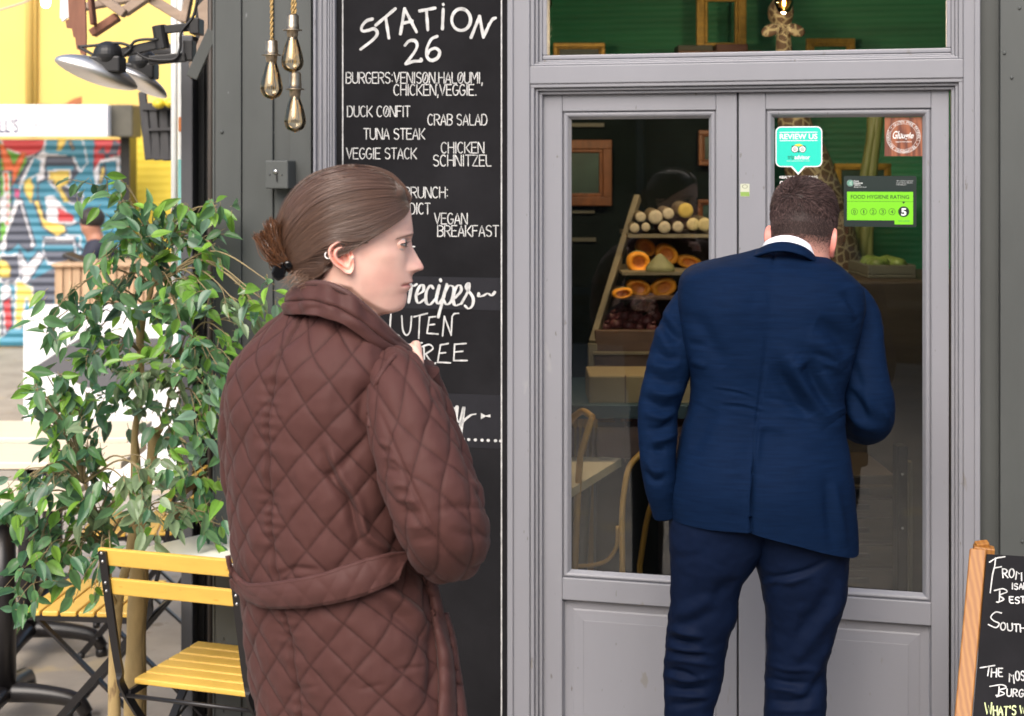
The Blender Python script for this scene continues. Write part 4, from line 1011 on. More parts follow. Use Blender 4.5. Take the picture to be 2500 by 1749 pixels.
# plain hand capitals for chalk writing (no stencil gaps)
HND = dict(ST_)
HND.update({'B': (.9, [[(0, 0), (.02, 1)], bowl(0, 1, .53, 1), bowl(0, 1, 0, .53)]), 'R': (.95, [[(0, 0), (0, 1)], bowl(0, .9, .5, 1), [(.3, .48), (1, 0)]]), 'O': (.95, [arc(.5, .5, .5, .5, 90, 460, 14)]),
            'D': (.95, [[(0, 0), (0, 1)], bowl(0, 1, 0, 1, 9)]), 'M': (1.15, [[(0, -.15), (.12, 1), (.5, .4), (.86, 1), (1, -.3)]]), 'N': (1., [[(0, 0), (.05, 1), (.9, 0), (1, 1.1)]]),
            'K': (.9, [[(0, 0), (0, 1)], [(1, 1), (.05, .45), (1, 0)]]), 'E': (.8, [[(.05, 1), (0, 0), (1, 0)], [(.05, 1), (1, 1)], [(.05, .53), (.8, .53)]])})
_keep = dict(ST_); ST_.update(HND)
adraw([[(695, 398), (745, 368), (816, 355)], [(742, 366), (735, 430), (718, 500), (700, 640)], [(728, 445), (787, 434)]], m_chalk)
aline('ROM', 797, 950, 452, 520, m_chalk); aline('ISABELLE', 872, 1130, 565, 610, m_chalk)
adraw([[(775, 625), (770, 705), (750, 712)], [(733, 622), (800, 608), (832, 632), (772, 660), (806, 690), (760, 716)]], m_chalk); aline('EST', 850, 975, 672, 722, m_chalk)
adraw([[(788, 797), (742, 790), (705, 828), (728, 858), (770, 880), (745, 912), (685, 888)]], m_chalk); aline('OUTHERN', 782, 1130, 872, 930, m_chalk, slope=.12)
adraw([[(622, 1228), (735, 1210)], [(692, 1215), (680, 1290)]], m_chalk, smooth=False); aline('HE', 708, 795, 1236, 1300, m_chalk); aline('MOST', 850, 1010, 1258, 1330, m_chalk)
adraw([[(770, 1378), (765, 1440), (745, 1445)], [(697, 1375), (790, 1362), (825, 1385), (770, 1405), (812, 1432), (752, 1456)]], m_chalk); aline('URGER', 833, 1050, 1398, 1455, m_chalk)
aline("WHAT'S WRONG", 660, 1150, 1530, 1600, m_chalk_y, big=(0,))
ST_.clear(); ST_.update(_keep)
# ------------------------------------------------------------------ the lane on the left
m_ywall = mk('yellow_render', (.78, .56, .17), .8, var=.10, vs=.6, bump=.2, bs=10, spots=[(.9, .66, (.70, .48, .14))])
m_ybrick = mk('yellow_painted_brick', (.88, .66, .07), .7, var=.08, vs=2, wave=(4.1, 'Z'), bdist=.006)
YW = 17.0
yb = thing('yellow_building', 'bright yellow rendered building closing the end of the lane', 'building', W(200, VH, YW)*np.array([1, 1, 0]))
a = W(-900, 0, YW); b = W(1000, 0, YW)
MB().box(a[0], b[0], YW, YW+.5, 0, 7.5).build('wall', m_ywall, yb)
m = MB(); p = W(*Z('R1', 1145, 950), 15.6); q = W(*Z('R1', 1530, 1400), 15.6); m.box(p[0], q[0]+.5, 15.62, 16.0, 0, p[2]); m.build('brick_pier', m_ybrick, yb)
m = MB()
for x in (262, 310):
    p = W(*Z('R1', x, 0), YW-.03); m.tube([np.array([p[0], YW-.04, 2.2]), np.array([p[0], YW-.04, 7.4])], .05 if x < 300 else .02, 8)
    m.build('wall_pipe', m_ywall, yb, True); m = MB()
# --- shop shutter with painted letters, sign above
YS = 15.1
sx0, sx1 = W(-420, 0, YS)[0], W(*Z('R1', 1068, 0), YS)[0]
sz1 = W(*Z('R1', 0, 1215), YS)[2]
PW, PB, PN, PY, PR, PG, PO, PM = (.66, .66, .7), (.05, .23, .33), (.075, .085, .12), (.75, .56, .13), (.55, .05, .06), (.12, .36, .04), (.75, .17, .06), (.6, .1, .25)
GR = [ # painted patches on the shutter, later ones on top
 (PG, 'R1', [(0, 1215), (260, 1215), (240, 1420), (120, 1606), (0, 1606)]), (PR, 'R1', [(0, 1215), (400, 1215), (360, 1330), (240, 1370), (40, 1290)]),
 (PO, 'R1', [(0, 1260), (30, 1260), (120, 1450), (190, 1330), (230, 1340), (110, 1606), (60, 1606)]), (PG, 'R2', [(0, 0), (100, 0), (100, 500), (0, 640)]), (PO, 'R2', [(30, 0), (75, 0), (80, 470), (50, 470)]),
 (PW, 'R2', [(0, 240), (60, 170), (60, 420), (0, 440)]), (PW, 'R1', [(270, 1380), (400, 1290), (640, 1380), (700, 1470), (600, 1606), (150, 1606)]),
 (PB, 'R1', [(400, 1215), (720, 1215), (760, 1420), (700, 1500), (640, 1370), (380, 1340)]), (PY, 'R1', [(510, 1215), (580, 1215), (530, 1310), (500, 1310)]), (PY, 'R1', [(610, 1215), (650, 1300), (630, 1310), (600, 1240)]),
 (PB, 'R1', [(300, 1365), (360, 1400), (330, 1606), (190, 1606)]), (PN, 'R1', [(410, 1370), (620, 1370), (670, 1480), (600, 1606), (400, 1606), (390, 1450)]), (PB, 'R1', [(400, 1440), (650, 1440), (650, 1500), (400, 1500)]),
 (PY, 'R1', [(420, 1490), (610, 1480), (610, 1570), (560, 1606), (430, 1606)]), (PR, 'R1', [(830, 1215), (1060, 1215), (1050, 1370), (900, 1390), (820, 1480)]), (PN, 'R1', [(860, 1330), (900, 1290), (930, 1400), (1000, 1230), (1040, 1260), (1010, 1350)]),
 (PW, 'R1', [(820, 1500), (880, 1400), (1040, 1360), (1040, 1606), (840, 1606)]), (PB, 'R1', [(870, 1430), (1010, 1400), (1010, 1606), (870, 1606)]), (PY, 'R1', [(880, 1460), (910, 1440), (920, 1500), (880, 1606), (860, 1606)]),
 (PB, 'R2', [(190, 100), (330, 20), (330, 300), (460, 540), (700, 560), (700, 900), (500, 1000), (200, 1000), (20, 700), (120, 300)]), (PY, 'R2', [(215, 90), (260, 50), (290, 130), (270, 270), (215, 170)]),
 (PW, 'R2', [(150, 240), (190, 240), (310, 640), (270, 680)]), (PW, 'R2', [(0, 680), (150, 250), (190, 260), (40, 680)]), (PN, 'R2', [(60, 560), (170, 280), (270, 600), (250, 700), (160, 620), (60, 700)]),
 (PB, 'R2', [(330, 100), (400, 60), (720, 200), (720, 430), (600, 470), (420, 420), (330, 260)]), (PN, 'R2', [(420, 80), (500, 80), (720, 200), (720, 300), (600, 270)]), (PY, 'R2', [(430, 0), (600, 0), (590, 100), (520, 130), (600, 260), (560, 260)]),
 (PY, 'R2', [(290, 250), (340, 250), (390, 410), (560, 460), (580, 520), (500, 570), (370, 480)]), (PW, 'R2', [(400, 220), (460, 210), (660, 440), (610, 460), (420, 430)]), (PR, 'R2', [(510, 315), (640, 390), (630, 435), (510, 430)]),
 (PW, 'R2', [(370, 565), (650, 565), (660, 640), (730, 690), (640, 600), (390, 590)]), (PN, 'R2', [(380, 600), (640, 600), (660, 700), (600, 790), (420, 800), (380, 700)]), (PB, 'R2', [(390, 640), (640, 640), (640, 690), (390, 690)]),
 (PW, 'R2', [(170, 680), (240, 800), (340, 690), (390, 740), (220, 1000), (190, 980)]), (PN, 'R2', [(0, 730), (160, 720), (180, 900), (120, 980), (0, 960)]), (PY, 'R2', [(0, 770), (60, 790), (90, 850), (80, 915), (0, 915)]),
 (PN, 'R2', [(260, 960), (480, 840), (480, 1040), (440, 1200), (320, 1220), (300, 1040)]), (PY, 'R2', [(140, 950), (170, 950), (280, 1010), (310, 1170), (260, 1170), (230, 1090), (180, 1360), (130, 1360)]),
 (PW, 'R2', [(10, 1010), (70, 950), (110, 1110), (100, 1230), (10, 1180)]), (PR, 'R2', [(30, 1130), (90, 1080), (110, 1330), (60, 1400), (20, 1300)]), (PN, 'R2', [(0, 1230), (30, 1200), (40, 1420), (0, 1440)]), (PM, 'R2', [(130, 150), (170, 160), (160, 230), (130, 210)])]
cols = 220; rows = 190
zz = np.linspace(.02, sz1, rows); xx = np.linspace(sx0, sx1, cols)
G = np.zeros((rows, cols, 3)); G[..., 0] = xx[None]; G[..., 2] = zz[:, None]; G[..., 1] = YS+.012*np.sin(zz*2*math.pi/.085)[:, None]
uv_ = proj(G); CL = np.tile(np.array(PB), (rows, cols, 1)); CL[uv_[..., 0] < -2] = PG
def inpoly(P, q):
    x, y = P[..., 0], P[..., 1]; r = np.zeros(x.shape, bool); n = len(q)
    for i in range(n):
        x1, y1 = q[i]; x2, y2 = q[(i+1) % n]
        c = ((y1 > y) != (y2 > y)) & (x < (x2-x1)*(y-y1)/((y2-y1) or 1e-9)+x1); r ^= c
    return r
for gi, (col, zn, q) in enumerate(GR):
    qq = [Z(zn, *p) for p in q]; CL[inpoly(uv_, qq)] = col
    ed = np.full(uv_.shape[:2], 1e9)
    for i in range(len(qq)):
        a, b = np.array(qq[i]), np.array(qq[(i+1) % len(qq)]); ab = b-a; t_ = np.clip(((uv_-a)*ab).sum(-1)/(ab@ab+1e-9), 0, 1); ed = np.minimum(ed, np.linalg.norm(uv_-(a+t_[..., None]*ab), axis=-1))
    CL[ed < (1.6 if gi % 3 else 2.6)] = (PN, PW, tuple(np.array(col)*.6))[gi % 3]
m_shut = mk('painted_shutter', (.1, .2, .3), .5, var=.08, vs=5, attr=True)
m = MB(); m.grid(G, col=CL.reshape(-1, 3)); sh = m.build('roller_shutter', m_shut, None, True, attr=True)
tag(sh, 'closed roller shutter sprayed with blue, white and yellow graffiti', 'roller shutter')
m_gpost = mk('olive_grey', (.085, .08, .062), .6, var=.2)
m = MB(); p = W(*Z('R1', 1066, 1215), YS); q = W(*Z('R1', 1148, 950), YS); m.box(p[0], q[0], YS-.08, YS+.2, 0, p[2]+.02); o = m.build('shutter_post', m_black, None); tag(o, 'dark post at the right side of the graffiti shutter', 'post')
p = W(*Z('R1', 935, 1165), 14.6); q = W(*Z('R1', 1130, 930), 14.6); m = MB(); m.box(p[0], q[0]+.02, 14.62, 15.0, p[2]-.03, q[2]+.02); o = m.build('shutter_box_end', m_gpost, None, bevel=.01); tag(o, 'olive grey end box beside the white shop sign', 'shutter box')
m_signw = mk('white_sign', (.95, .95, .98), .5)
p = W(-500, 0, 14.5); q = W(*Z('R1', 935, 1190), 14.5); zt1 = W(*Z('R1', 935, 915), 14.5)[2]
sg = thing('shop_sign', 'long white shop sign board above the graffiti shutter', 'sign', (q[0]-1, 14.5, q[2]))
MB().box(p[0], q[0], 14.5, 14.66, q[2], zt1).build('board', m_signw, sg, bevel=.008)
m_navy = mk('navy_ink', (.035, .035, .1), .5); m_gink = mk('faded_grey_ink', (.16, .16, .2), .5)
def bgtext(txt, zn, xa, ya, xb, yb, Y, mat, par, **k):
    A, B = WZ(zn, xa, ya, Y), WZ(zn, xb, yb, Y); c = (A+B)/2
    return text_mesh(txt, B[0]-A[0], A[2]-B[2], c, np.array([1., 0, 0]), EZ, np.array([0, -1., 0]), mat, par, ext=.004, **k)
bgtext("LL'S", 'R1', -8, 1035, 162, 1160, 14.5, m_navy, sg, bold=.012); bgtext('@powellsstore', 'R1', 285, 1062, 632, 1118, 14.5, m_gink, sg)
m = MB(); a = WZ('R1', 228, 1092, 14.497)
R_ = rrect(-.05, .05, -.06, .06, .02); R2_ = rrect(-.04, .04, -.05, .05, .016)
m.grid([[a+np.array([x, 0, z]) for x, z in rr] for rr in (R_, R2_)], True); m.build('camera_emblem', m_gink, sg)
m = MB(); A = W(-500, 285, 14.9); B = W(*Z('R1', 740, 890), 14.9)
G = [[W(u, v+6*math.sin(u*.05), 14.9), W(u, v+16+6*math.sin(u*.05), 14.9), W(u, v+16, 15.6), W(u, v+6, 15.6)] for u, v in [(x, 272-(x > 0)*x*.13-10*math.exp(-((x-185)/25)**2)) for x in range(-300, 215, 20)]]
m.grid(np.array(G), True, True, True); o = m.build('tile_edge', mk('terracotta', (.33, .12, .05), .8, var=.3), None); tag(o, 'ragged strip of terracotta tiles along the top of the white sign', 'tiles')

# --- wooden counter with a seated man behind, white panel in front
m_plank = mk('pale_planks', (.50, .33, .20), .65, var=.25, vs=3, stretch=(9, 9, .6), bump=.3, bs=12)
YK = 10.5
p = W(*Z('R2', 470, 830), YK); q = W(*Z('R2', 1560, 830), YK)
kt = thing('plank_counter', 'pale wooden plank counter in the lane behind the leafy tree', 'counter', ((p[0]+q[0])/2, YK, 0))
m = MB(); n_ = 14; xs = np.linspace(p[0], q[0], n_+1)
for i in range(n_): m.box(xs[i]+.004, xs[i+1]-.004, YK+RND.random()*.008, YK+.5, 0, p[2])
m.build('body', m_plank, kt, bevel=.004)
m = MB(); m.box(p[0]-.01, q[0]+.02, YK-.03, YK+.52, p[2], WZ('R2', 0, 795, YK)[2]); m.build('counter_top', m_plank, kt, bevel=.01)
YQ = 8.4
a = WZ('R2', 200, 1210, YQ); b = WZ('R2', 1585, 1210, YQ)
wt = thing('white_stand', 'low white stand printed with a grey triangle, behind the plank tables', 'stand', ((a[0]+b[0])/2, YQ, 0))
m_wht = mk('white_panel', (.88, .88, .9), .5, var=.03)
MB().box(a[0], b[0], YQ, YQ+.4, 0, a[2]).build('body', m_wht, wt, bevel=.01)
m = MB(); t3 = [WZ('R3', 320, 118, YQ-.003), WZ('R2', 690, 1450, YQ-.003), WZ('R2', 1500, 1450, YQ-.003), WZ('R3', 1500, 300, YQ-.003), WZ('R3', 760, 310, YQ-.003)]
m.add(t3, [(0, 1, 2, 3, 4)]); m.build('triangle_print', mk('grey_print', (.115, .115, .125), .6), wt)
# --- tables: pale tops on black pedestals
m_ttop = mk('pale_maple', (.80, .70, .56), .4, var=.05, vs=2, stretch=(1, 6, 6)); m_tedge = m_ttop
def cafe_table(lab, uc, ur, v0, v1, ve, YF, Ybk, ground=True):
    """top between photo rows v0 (far) and v1 (near), edge down to ve"""
    z = W(0, v1, YF)[2]; th = z-W(0, ve, YF)[2]
    xr_ = W(ur, 0, YF)[0]; xc = W(uc, 0, (YF+Ybk)/2)[0]; hw = xr_-xc
    yc = (YF+Ybk)/2
    t = thing('lane_table', lab, 'table', (xc, yc, 0), 'pale topped tables in the lane')
    MB().box(xc-hw, xr_, YF, Ybk, z-th, z).build('tabletop', m_ttop, t, bevel=.004)
    m = MB(); m.lathe([(.04, .09), (.04, z-th-.02)], 20, (xc, yc, 0)); m.build('column', m_blackmetal, t, True)
    m = MB(); m.box(xc-.12, xc+.12, yc-.1, yc+.1, z-th-.02, z-th); m.build('mount_plate', m_blackmetal, t)
    for dx, dy in ((1, 0), (-1, 0), (0, 1), (0, -1)):
        P = smooth_path([(xc+dx*.02, yc+dy*.02, .10), (xc+dx*.12, yc+dy*.12, .095), (xc+dx*.23, yc+dy*.23, .075), (xc+dx*.27, yc+dy*.27, .03)], 5)
        m = MB(); m.tube(P, np.linspace(.034, .022, len(P)), 10); m.lathe([(.02, 0), (.022, .015), (.018, .035)], 12, (xc+dx*.265, yc+dy*.265, 0)); m.build('leg', m_blackmetal, t, True)
cafe_table('farthest pale topped lane table, against the white stand', 128, 312, 1027, 1069, 1083, 5.88, 6.28)
cafe_table('middle pale topped lane table of the row at the left edge', 71, 296, 1087, 1129, 1147, 5.36, 5.74)
cafe_table('nearest pale topped lane table, its thick black column cut by the photo edge', 8, 141, 1182, 1230, 1249, 4.70, 5.05)

# --- dark bits at the lane side of the pillar
m_brownp = mk('brown_pipe', (.05, .04, .033), .5, var=.2)
m = MB(); p = W(507, 0, 4.6); q = W(522, 0, 4.6); m.tube([np.array([(p[0]+q[0])/2, 4.6, 0]), np.array([(p[0]+q[0])/2, 4.6, 3.6])], .0095, 12); o = m.build('drain_pipe', m_brownp, None, True); tag(o, 'thin brown drain pipe running up beside the dark pillar', 'pipe')
m = MB(); p = W(477, 0, 4.95); q = W(560, 0, 4.95); m.box(p[0], q[0], 4.95, 5.0, 0, 3.6); m.bar(np.array([W(492, 0, 4.94)[0], 4.94, 0]), np.array([W(492, 0, 4.94)[0], 4.94, 3.6]), .012, .02); o = m.build('shadowed_return_wall', m_black, None); tag(o, 'return wall in shadow, coloured black for it, between the grey post and the pillar', 'wall panel')  # the return wall's shadow is put in as black colour
m = MB(); p = W(448, 0, 4.9); q = W(477, 0, 4.9); m.box(p[0], q[0], 4.86, 4.95, 0, WZ('R1', 0, 640, 4.9)[2]+.12); o = m.build('grey_post', mk('slate_paint', (.075, .077, .085), .5, var=.1), None, bevel=.004); tag(o, 'slate grey square post left of the shadowed return wall', 'post')
m_whp = mk('white_downpipe', (.75, .76, .74), .4, var=.1, vs=9)
m = MB(); c = W(441, 0, 5.6); m.tube([np.array([c[0], 5.6, .9]), np.array([c[0], 5.6, 3.1])], .011, 12); m.tube([np.array([c[0]-.028, 5.62, 1.35]), np.array([c[0]-.028, 5.62, 2.6])], .012, 10); o = m.build('white_pipe', m_whp, None, True); tag(o, 'white pipe running up the left side of the grey post', 'pipe')
m = MB(); c = W(444, 0, 5.58); m.tube([np.array([c[0], 5.57, 1.0]), np.array([c[0], 5.57, WZ('R1', 0, 1390, 5.57)[2]])], .0125, 12); m.build('teal_sleeve', mk('teal_sleeve', (.15, .36, .33), .5), o, True)
m = MB(); a = WZ('R1', 1552, 1020, 5.5); b = WZ('R1', 1602, 1150, 5.5); m.box(a[0], b[0], 5.5, 5.55, b[2], a[2]); oo = m.build('orange_box', mk('orange_plastic', (.5, .16, .04), .5), None, bevel=.005); tag(oo, 'small orange box fixed beside the white pipe', 'box')
# hanging dark slats (folded blind)
YH = 6.6
fb = thing('hanging_blind', 'dark hanging blind of ribbed slats beside the white pipe', 'blind', WZ('R1', 1400, 1390, YH))
m_slat = mk('charcoal_slat', (.045, .045, .048), .6, var=.3)
for i in range(6):
    x0 = 1240+i*47; m = MB(); A = WZ('R1', x0, 800 if i == 0 else 930+i*2, YH+.02*(i % 2)); B = WZ('R1', 1300+i*38, 1395-(i % 2)*6+i*2, YH)
    m.bar(A, B, .036, .02, (0, 1, 0)); m.build('slat', m_slat, fb, bevel=.006)
m = MB(); A = WZ('R1', 1290, 1130, YH-.02); B = WZ('R1', 1490, 1125, YH-.02); m.bar(A, B, .012, .012); A = WZ('R1', 1240, 930, YH-.01); B = WZ('R1', 1530, 930, YH-.01); m.bar(A, B, .02, .03); m.build('batten', m_slat, fb)
m = MB(); A = WZ('R1', 1300, 480, 7.2); B = WZ('R1', 1610, 930, 7.2); m.box(A[0], B[0], 7.2, 7.25, B[2]+.3, A[2]); o = m.build('speaker_housing', m_slat, None, bevel=.02); tag(o, 'dark grey box above the hanging blind', 'housing')
m = MB(); 
for x, y in ((1385, 905), (1490, 900)): m.ball(WZ('R1', x, y, YH-.06), (.03, .03, .022), 10)
o = m.build('yellow_hook', m_yv, None, True); tag(o, 'pair of yellow plastic clips on top of the hanging blind', 'clip')

# --- timber truss and broken boards at the top
m_tim = mk('weathered_timber', (.36, .27, .205), .75, var=.25, vs=6, stretch=(1, 1, 4), bump=.3, bs=20)
m_tim2 = mk('red_brown_timber', (.23, .10, .062), .75, var=.3, vs=6, stretch=(3, 3, .6), bump=.4, bs=18)
YT = 5.1
tr = thing('timber_truss', 'weathered timber roof truss at the top left corner', 'roof truss', WZ('R1', 1050, 140, YT))
def beam(name, A, B, w, mat, dy=0.):
    m = MB(); m.bar(WZ('R1', *A, YT+dy), WZ('R1', *B, YT+dy), w*YT/F/3.569, .05, (0, 1, 0)); m.build(name, mat, tr, bevel=.004)
def beam2(name, A, B, w, mat, dy=0.):
    m = MB(); a = WZ('R1', *A, YT+dy); b = WZ('R1', *B, YT+dy); t_ = (b-a)/np.linalg.norm(b-a); n_ = np.cross(t_, (0, 1, 0)); hw = w*YT/F/3.569/2
    m.box8([a-n_*hw, a-n_*hw+np.array([0, .05, 0]), a+n_*hw+np.array([0, .05, 0]), a+n_*hw, b-n_*hw, b-n_*hw+np.array([0, .05, 0]), b+n_*hw+np.array([0, .05, 0]), b+n_*hw]); m.build(name, mat, tr, bevel=.004)
for nm, A, B, w, mt, dy in (('brace', (780, -90), (1075, 120), 75, m_tim, 0), ('brace', (1060, 105), (1330, -80), 80, m_tim, .03), ('brace', (785, 290), (1010, 140), 70, m_tim2, .02), ('brace', (1310, -10), (1600, 165), 85, m_tim, .05),
                            ('strut', (770, -60), (800, 215), 34, m_tim2, -.02), ('strut', (1640, -60), (1590, 190), 60, m_tim, .02), ('tie_beam', (700, 60), (1660, -110), 60, m_tim, .12)):
    beam2(nm, A, B, w, mt, dy)
def jag(name, pts, mat, lab, Y):
    m = MB(); m.poly([WZ('R1', x, y, Y) for x, y in pts], (0, 1, 0), .012); o = m.build(name, mat, None); tag(o, lab, 'board')
jag('broken_board', [(590, -60), (735, -60), (745, 120), (750, 330), (742, 520), (715, 470), (700, 470), (695, 440), (668, 430), (660, 380), (655, 330), (640, 325), (625, 250), (580, 245), (570, 180), (600, 170)], m_tim2, 'red brown splintered board hanging down at the top left', 4.95)
jag('white_board', [(525, -60), (592, -60), (606, 155), (580, 160), (556, 180), (540, 190), (535, 165), (520, 160)], mk('white_flaking_board', (.8, .75, .75), .7, var=.15), 'white flaking strip beside the splintered red brown board', 4.97)
m = MB(); a_, b_ = [(1720, 60), (1830, -60), (1850, 290), (1660, 690), (1645, 560), (1750, 300)], 4.75
m.poly([WZ('R1', x, y, b_) for x, y in a_], (0, 1, 0), .02); o = m.build('soffit_board', m_tim, None); tag(o, 'pale wedge shaped soffit board where the truss meets the pillar', 'board')
m = MB(); m.bar(WZ('R1', 1860, 270, 4.6), WZ('R1', 1672, 680, 4.6), .045*.8, .02, (0, 1, 0)); o = m.build('grey_trim', m_dark, None, bevel=.003); tag(o, 'slanting grey trim strip in front of the pale soffit board', 'trim')

# --- two silver patio heaters on black arms
m_alu = mk('cast_aluminium', (.78, .76, .73), .42, metal=1., var=.05, vs=10)
m_rub = mk('black_plastic', (.014, .014, .015), .45, var=.2)
def heater(lab, A, B, wpx, Y, dY, mount, arm):
    a, b = WZ('R1', *A, Y), WZ('R1', *B, Y+dY)
    t = thing('patio_heater', lab, 'patio heater', (a+b)/2, 'silver patio heaters under the truss')
    ax = b-a; L = np.linalg.norm(ax); ax /= L; up = np.array([0, 0, 1.])-ax*ax[2]; up /= np.linalg.norm(up); sd_ = np.cross(ax, up)
    k = wpx*Y/F/3.569; G = []
    for tt in np.linspace(0, 1, 28):
        w = (math.sin(math.pi*min(1, max(0, tt*.97+.015)))**.55); r = []
        for q in np.arange(24)*2*math.pi/24:
            c, s_ = math.cos(q), math.sin(q); r.append(a+ax*L*tt+up*(s_*k*.5*w*(.9 if s_ > 0 else .55))+sd_*(c*.07*w))
        G.append(r)
    m = MB(); m.grid(np.array(G), True, True, True); m.build('shell', m_alu, t, True)
    for q in (.12, .62):
        m = MB(); m.ball(a+ax*L*q-sd_*.052+up*k*.18, .005, 8); m.build('screw', m_steel, t, True)
    m = MB(); c = WZ('R1', *mount, Y+dY*.4); m.ball(c, (.045, .05, .042), 28); m.box(c[0]-.05, c[0]+.045, c[1]-.04, c[1]+.04, c[2]-.055, c[2]-.005); m.build('bracket', m_rub, t, bevel=.006)
    return t
h1 = heater('nearer silver patio heater reaching farthest left', (485, 520), (1185, 770), 300, 4.55, .12, (945, 480), None)
h2 = heater('smaller silver patio heater behind the nearer one', (995, 590), (1440, 850), 190, 4.75, .1, (1240, 540), None)
for t, pts in ((h1, [(1030, 470), (1390, 385)]), (h2, [(1300, 530), (1620, 500)])):
    m = MB(); m.bar(WZ('R1', *pts[0], 4.6), WZ('R1', *pts[1], 4.6), .022, .028); m.build('arm', m_rub, t, bevel=.003)
m = MB(); m.tube([WZ('R1', 1385, 225, 4.6), WZ('R1', 1420, 430, 4.6)], .022, 16); m.bar(WZ('R1', 1420, 262, 4.6), WZ('R1', 1670, 235, 4.6), .024, .024); m.build('elbow', m_rub, h1, bevel=.002)
m = MB(); A = WZ('R1', 1660, 160, 4.6); B = WZ('R1', 1745, 300, 4.6); m.box(A[0], B[0], 4.58, 4.66, B[2], A[2]); m.build('wall_plate', m_rub, h1, bevel=.003)
m = MB(); A = WZ('R1', 1605, 355, 4.62); B = WZ('R1', 1690, 530, 4.62); m.box(A[0], B[0], 4.6, 4.66, B[2], A[2]); m.build('wall_plate', m_rub, h2, bevel=.003)
for t, P in ((h1, [(680, 410), (850, 395), (990, 378), (1080, 385), (1140, 420), (1080, 480)]), (h1, [(690, 415), (760, 450), (830, 490)]), (h1, [(1140, 400), (1180, 360), (1260, 345), (1380, 345)]), (h2, [(1190, 460), (1280, 510), (1420, 525), (1530, 510), (1570, 420), (1580, 280), (1680, 150), (1720, 0)])):
    m = MB(); m.tube(smooth_path([WZ('R1', x, y, 4.58) for x, y in P], 6), .0045, 6); m.build('cable', m_rub, t, True)
# festoon bulb and wire over the lane
m_lit = mk('lit_bulb', (1, .95, .8), .4, emit=((1, .9, .7), 9))
p = WZ('R1', 398, 18, 9.); fbu = thing('festoon_bulb', 'glowing round festoon bulb on a wire before the yellow wall', 'festoon bulb', p)
m = MB(); m.ball(p, (.028, .028, .036), 14); m.build('bulb', m_lit, fbu, True)
m = MB(); m.lathe([(.014, .03), (.016, .08), (.008, .09)], 12, p); m.build('socket', m_white, fbu, True)
m = MB(); m.tube(smooth_path([WZ('R1', -400, 210, 9.), WZ('R1', 0, 88, 9.), WZ('R1', 240, 8, 9.), p+np.array([0, 0, .09]), WZ('R1', 620, -120, 9.)], 6), .006, 6); m.build('wire', mk('pale_wire', (.5, .45, .38), .5), fbu, True)

# ------------------------------------------------------------------ folding slat chairs
def folding_chair(lab, x, y, rz, group='yellow slatted folding chairs'):
    """built facing +y in its own space; back at y = 0"""
    t = thing('folding_chair', lab, 'chair', (x, y, 0), group, rz)
    m_ = np.array(WM[t.name])
    def Tm(P): P = np.asarray(P, float); return P @ m_[:3, :3].T+m_[:3, 3]
    def part(name, mat, fn, **k):
        m = MB(); fn(m); m.v = [Tm(v) for v in m.v]; return m.build(name, mat, t, **k)
    hw = .185
    zb = lambda z: -.02-(z-.45)*.22          # the back leans toward -y with height
    for z0, z1 in ((.776, .822), (.699, .743)):
        def f(m):
            y0, y1 = zb(z0), zb(z1); G = [(-hw-.018, y0, z0), (-hw-.018, y0+.016, z0), (hw+.018, y0+.016, z0), (hw+.018, y0, z0)]
            m.box8(G+[(a, b+(y1-y0), c+(z1-z0)) for a, b, c in G])
        part('back_slat', m_yel, f, bevel=.004)
    for s in (-1, 1):
        X = s*hw
        def f(m):      # back post running down to the front foot, twisted flat bar
            P = smooth_path([(X, zb(.815)-.004, .815), (X, zb(.66)-.004, .66), (X*1.0, -.03, .5), (X, .02, .40), (X, .36, .012)], 8); n = len(P)
            T = np.gradient(P, axis=0); T /= np.linalg.norm(T, axis=1)[:, None]; G = []
            for i in range(n):
                tw = float(sstep(.50, .60, i/n)); a = np.array((1., 0, 0)); b = np.cross(T[i], a)
                w1 = .011*(1-tw)+.004*tw; w2 = .004*(1-tw)+.011*tw
                G.append([P[i]-a*w1-b*w2, P[i]+a*w1-b*w2, P[i]+a*w1+b*w2, P[i]-a*w1+b*w2])
            m.grid(np.array(G), True, True, True)
        lg = part('leg', m_blackmetal, f)
        for z in (.812, .79, .733, .711):
            def f(m): m.ball((X, zb(z)-.009, z), .0045, 8)
            part('screw', m_steel, f, smooth=True)
        def f(m): m.bar((s*(hw-.022), .34, .435), (s*(hw-.022), -.10, .012), .008, .022, (1, 0, 0))
        part('leg', m_blackmetal, f)
        def f(m): m.bar((s*(hw-.012), .00, .425), (s*(hw-.012), .36, .432), .008, .018)
        part('seat_rail', m_blackmetal, f)
        for yy in (.36, -.10):
            def f(m): m.tube([(X-(s*.022 if yy < 0 else 0), yy, .0), (X-(s*.022 if yy < 0 else 0), yy, .02)], .013, 10)
            part('foot_cap', m_rub, f, smooth=True)
    def f(m):
        for k in range(6):
            y0 = .035+k*.056
            m.box(-hw+.003, hw-.003, y0, y0+.049, .436, .452)
    part('seat', m_yel, f, bevel=.004)
    for (y0, z0) in ((-.045, .07), (.30, .07), (.0, .418)):
        def f(m): m.tube([(-hw-.015, y0, z0), (hw+.015, y0, z0)], .006, 8)
        part('crossbar', m_blackmetal, f, smooth=True)
    return t
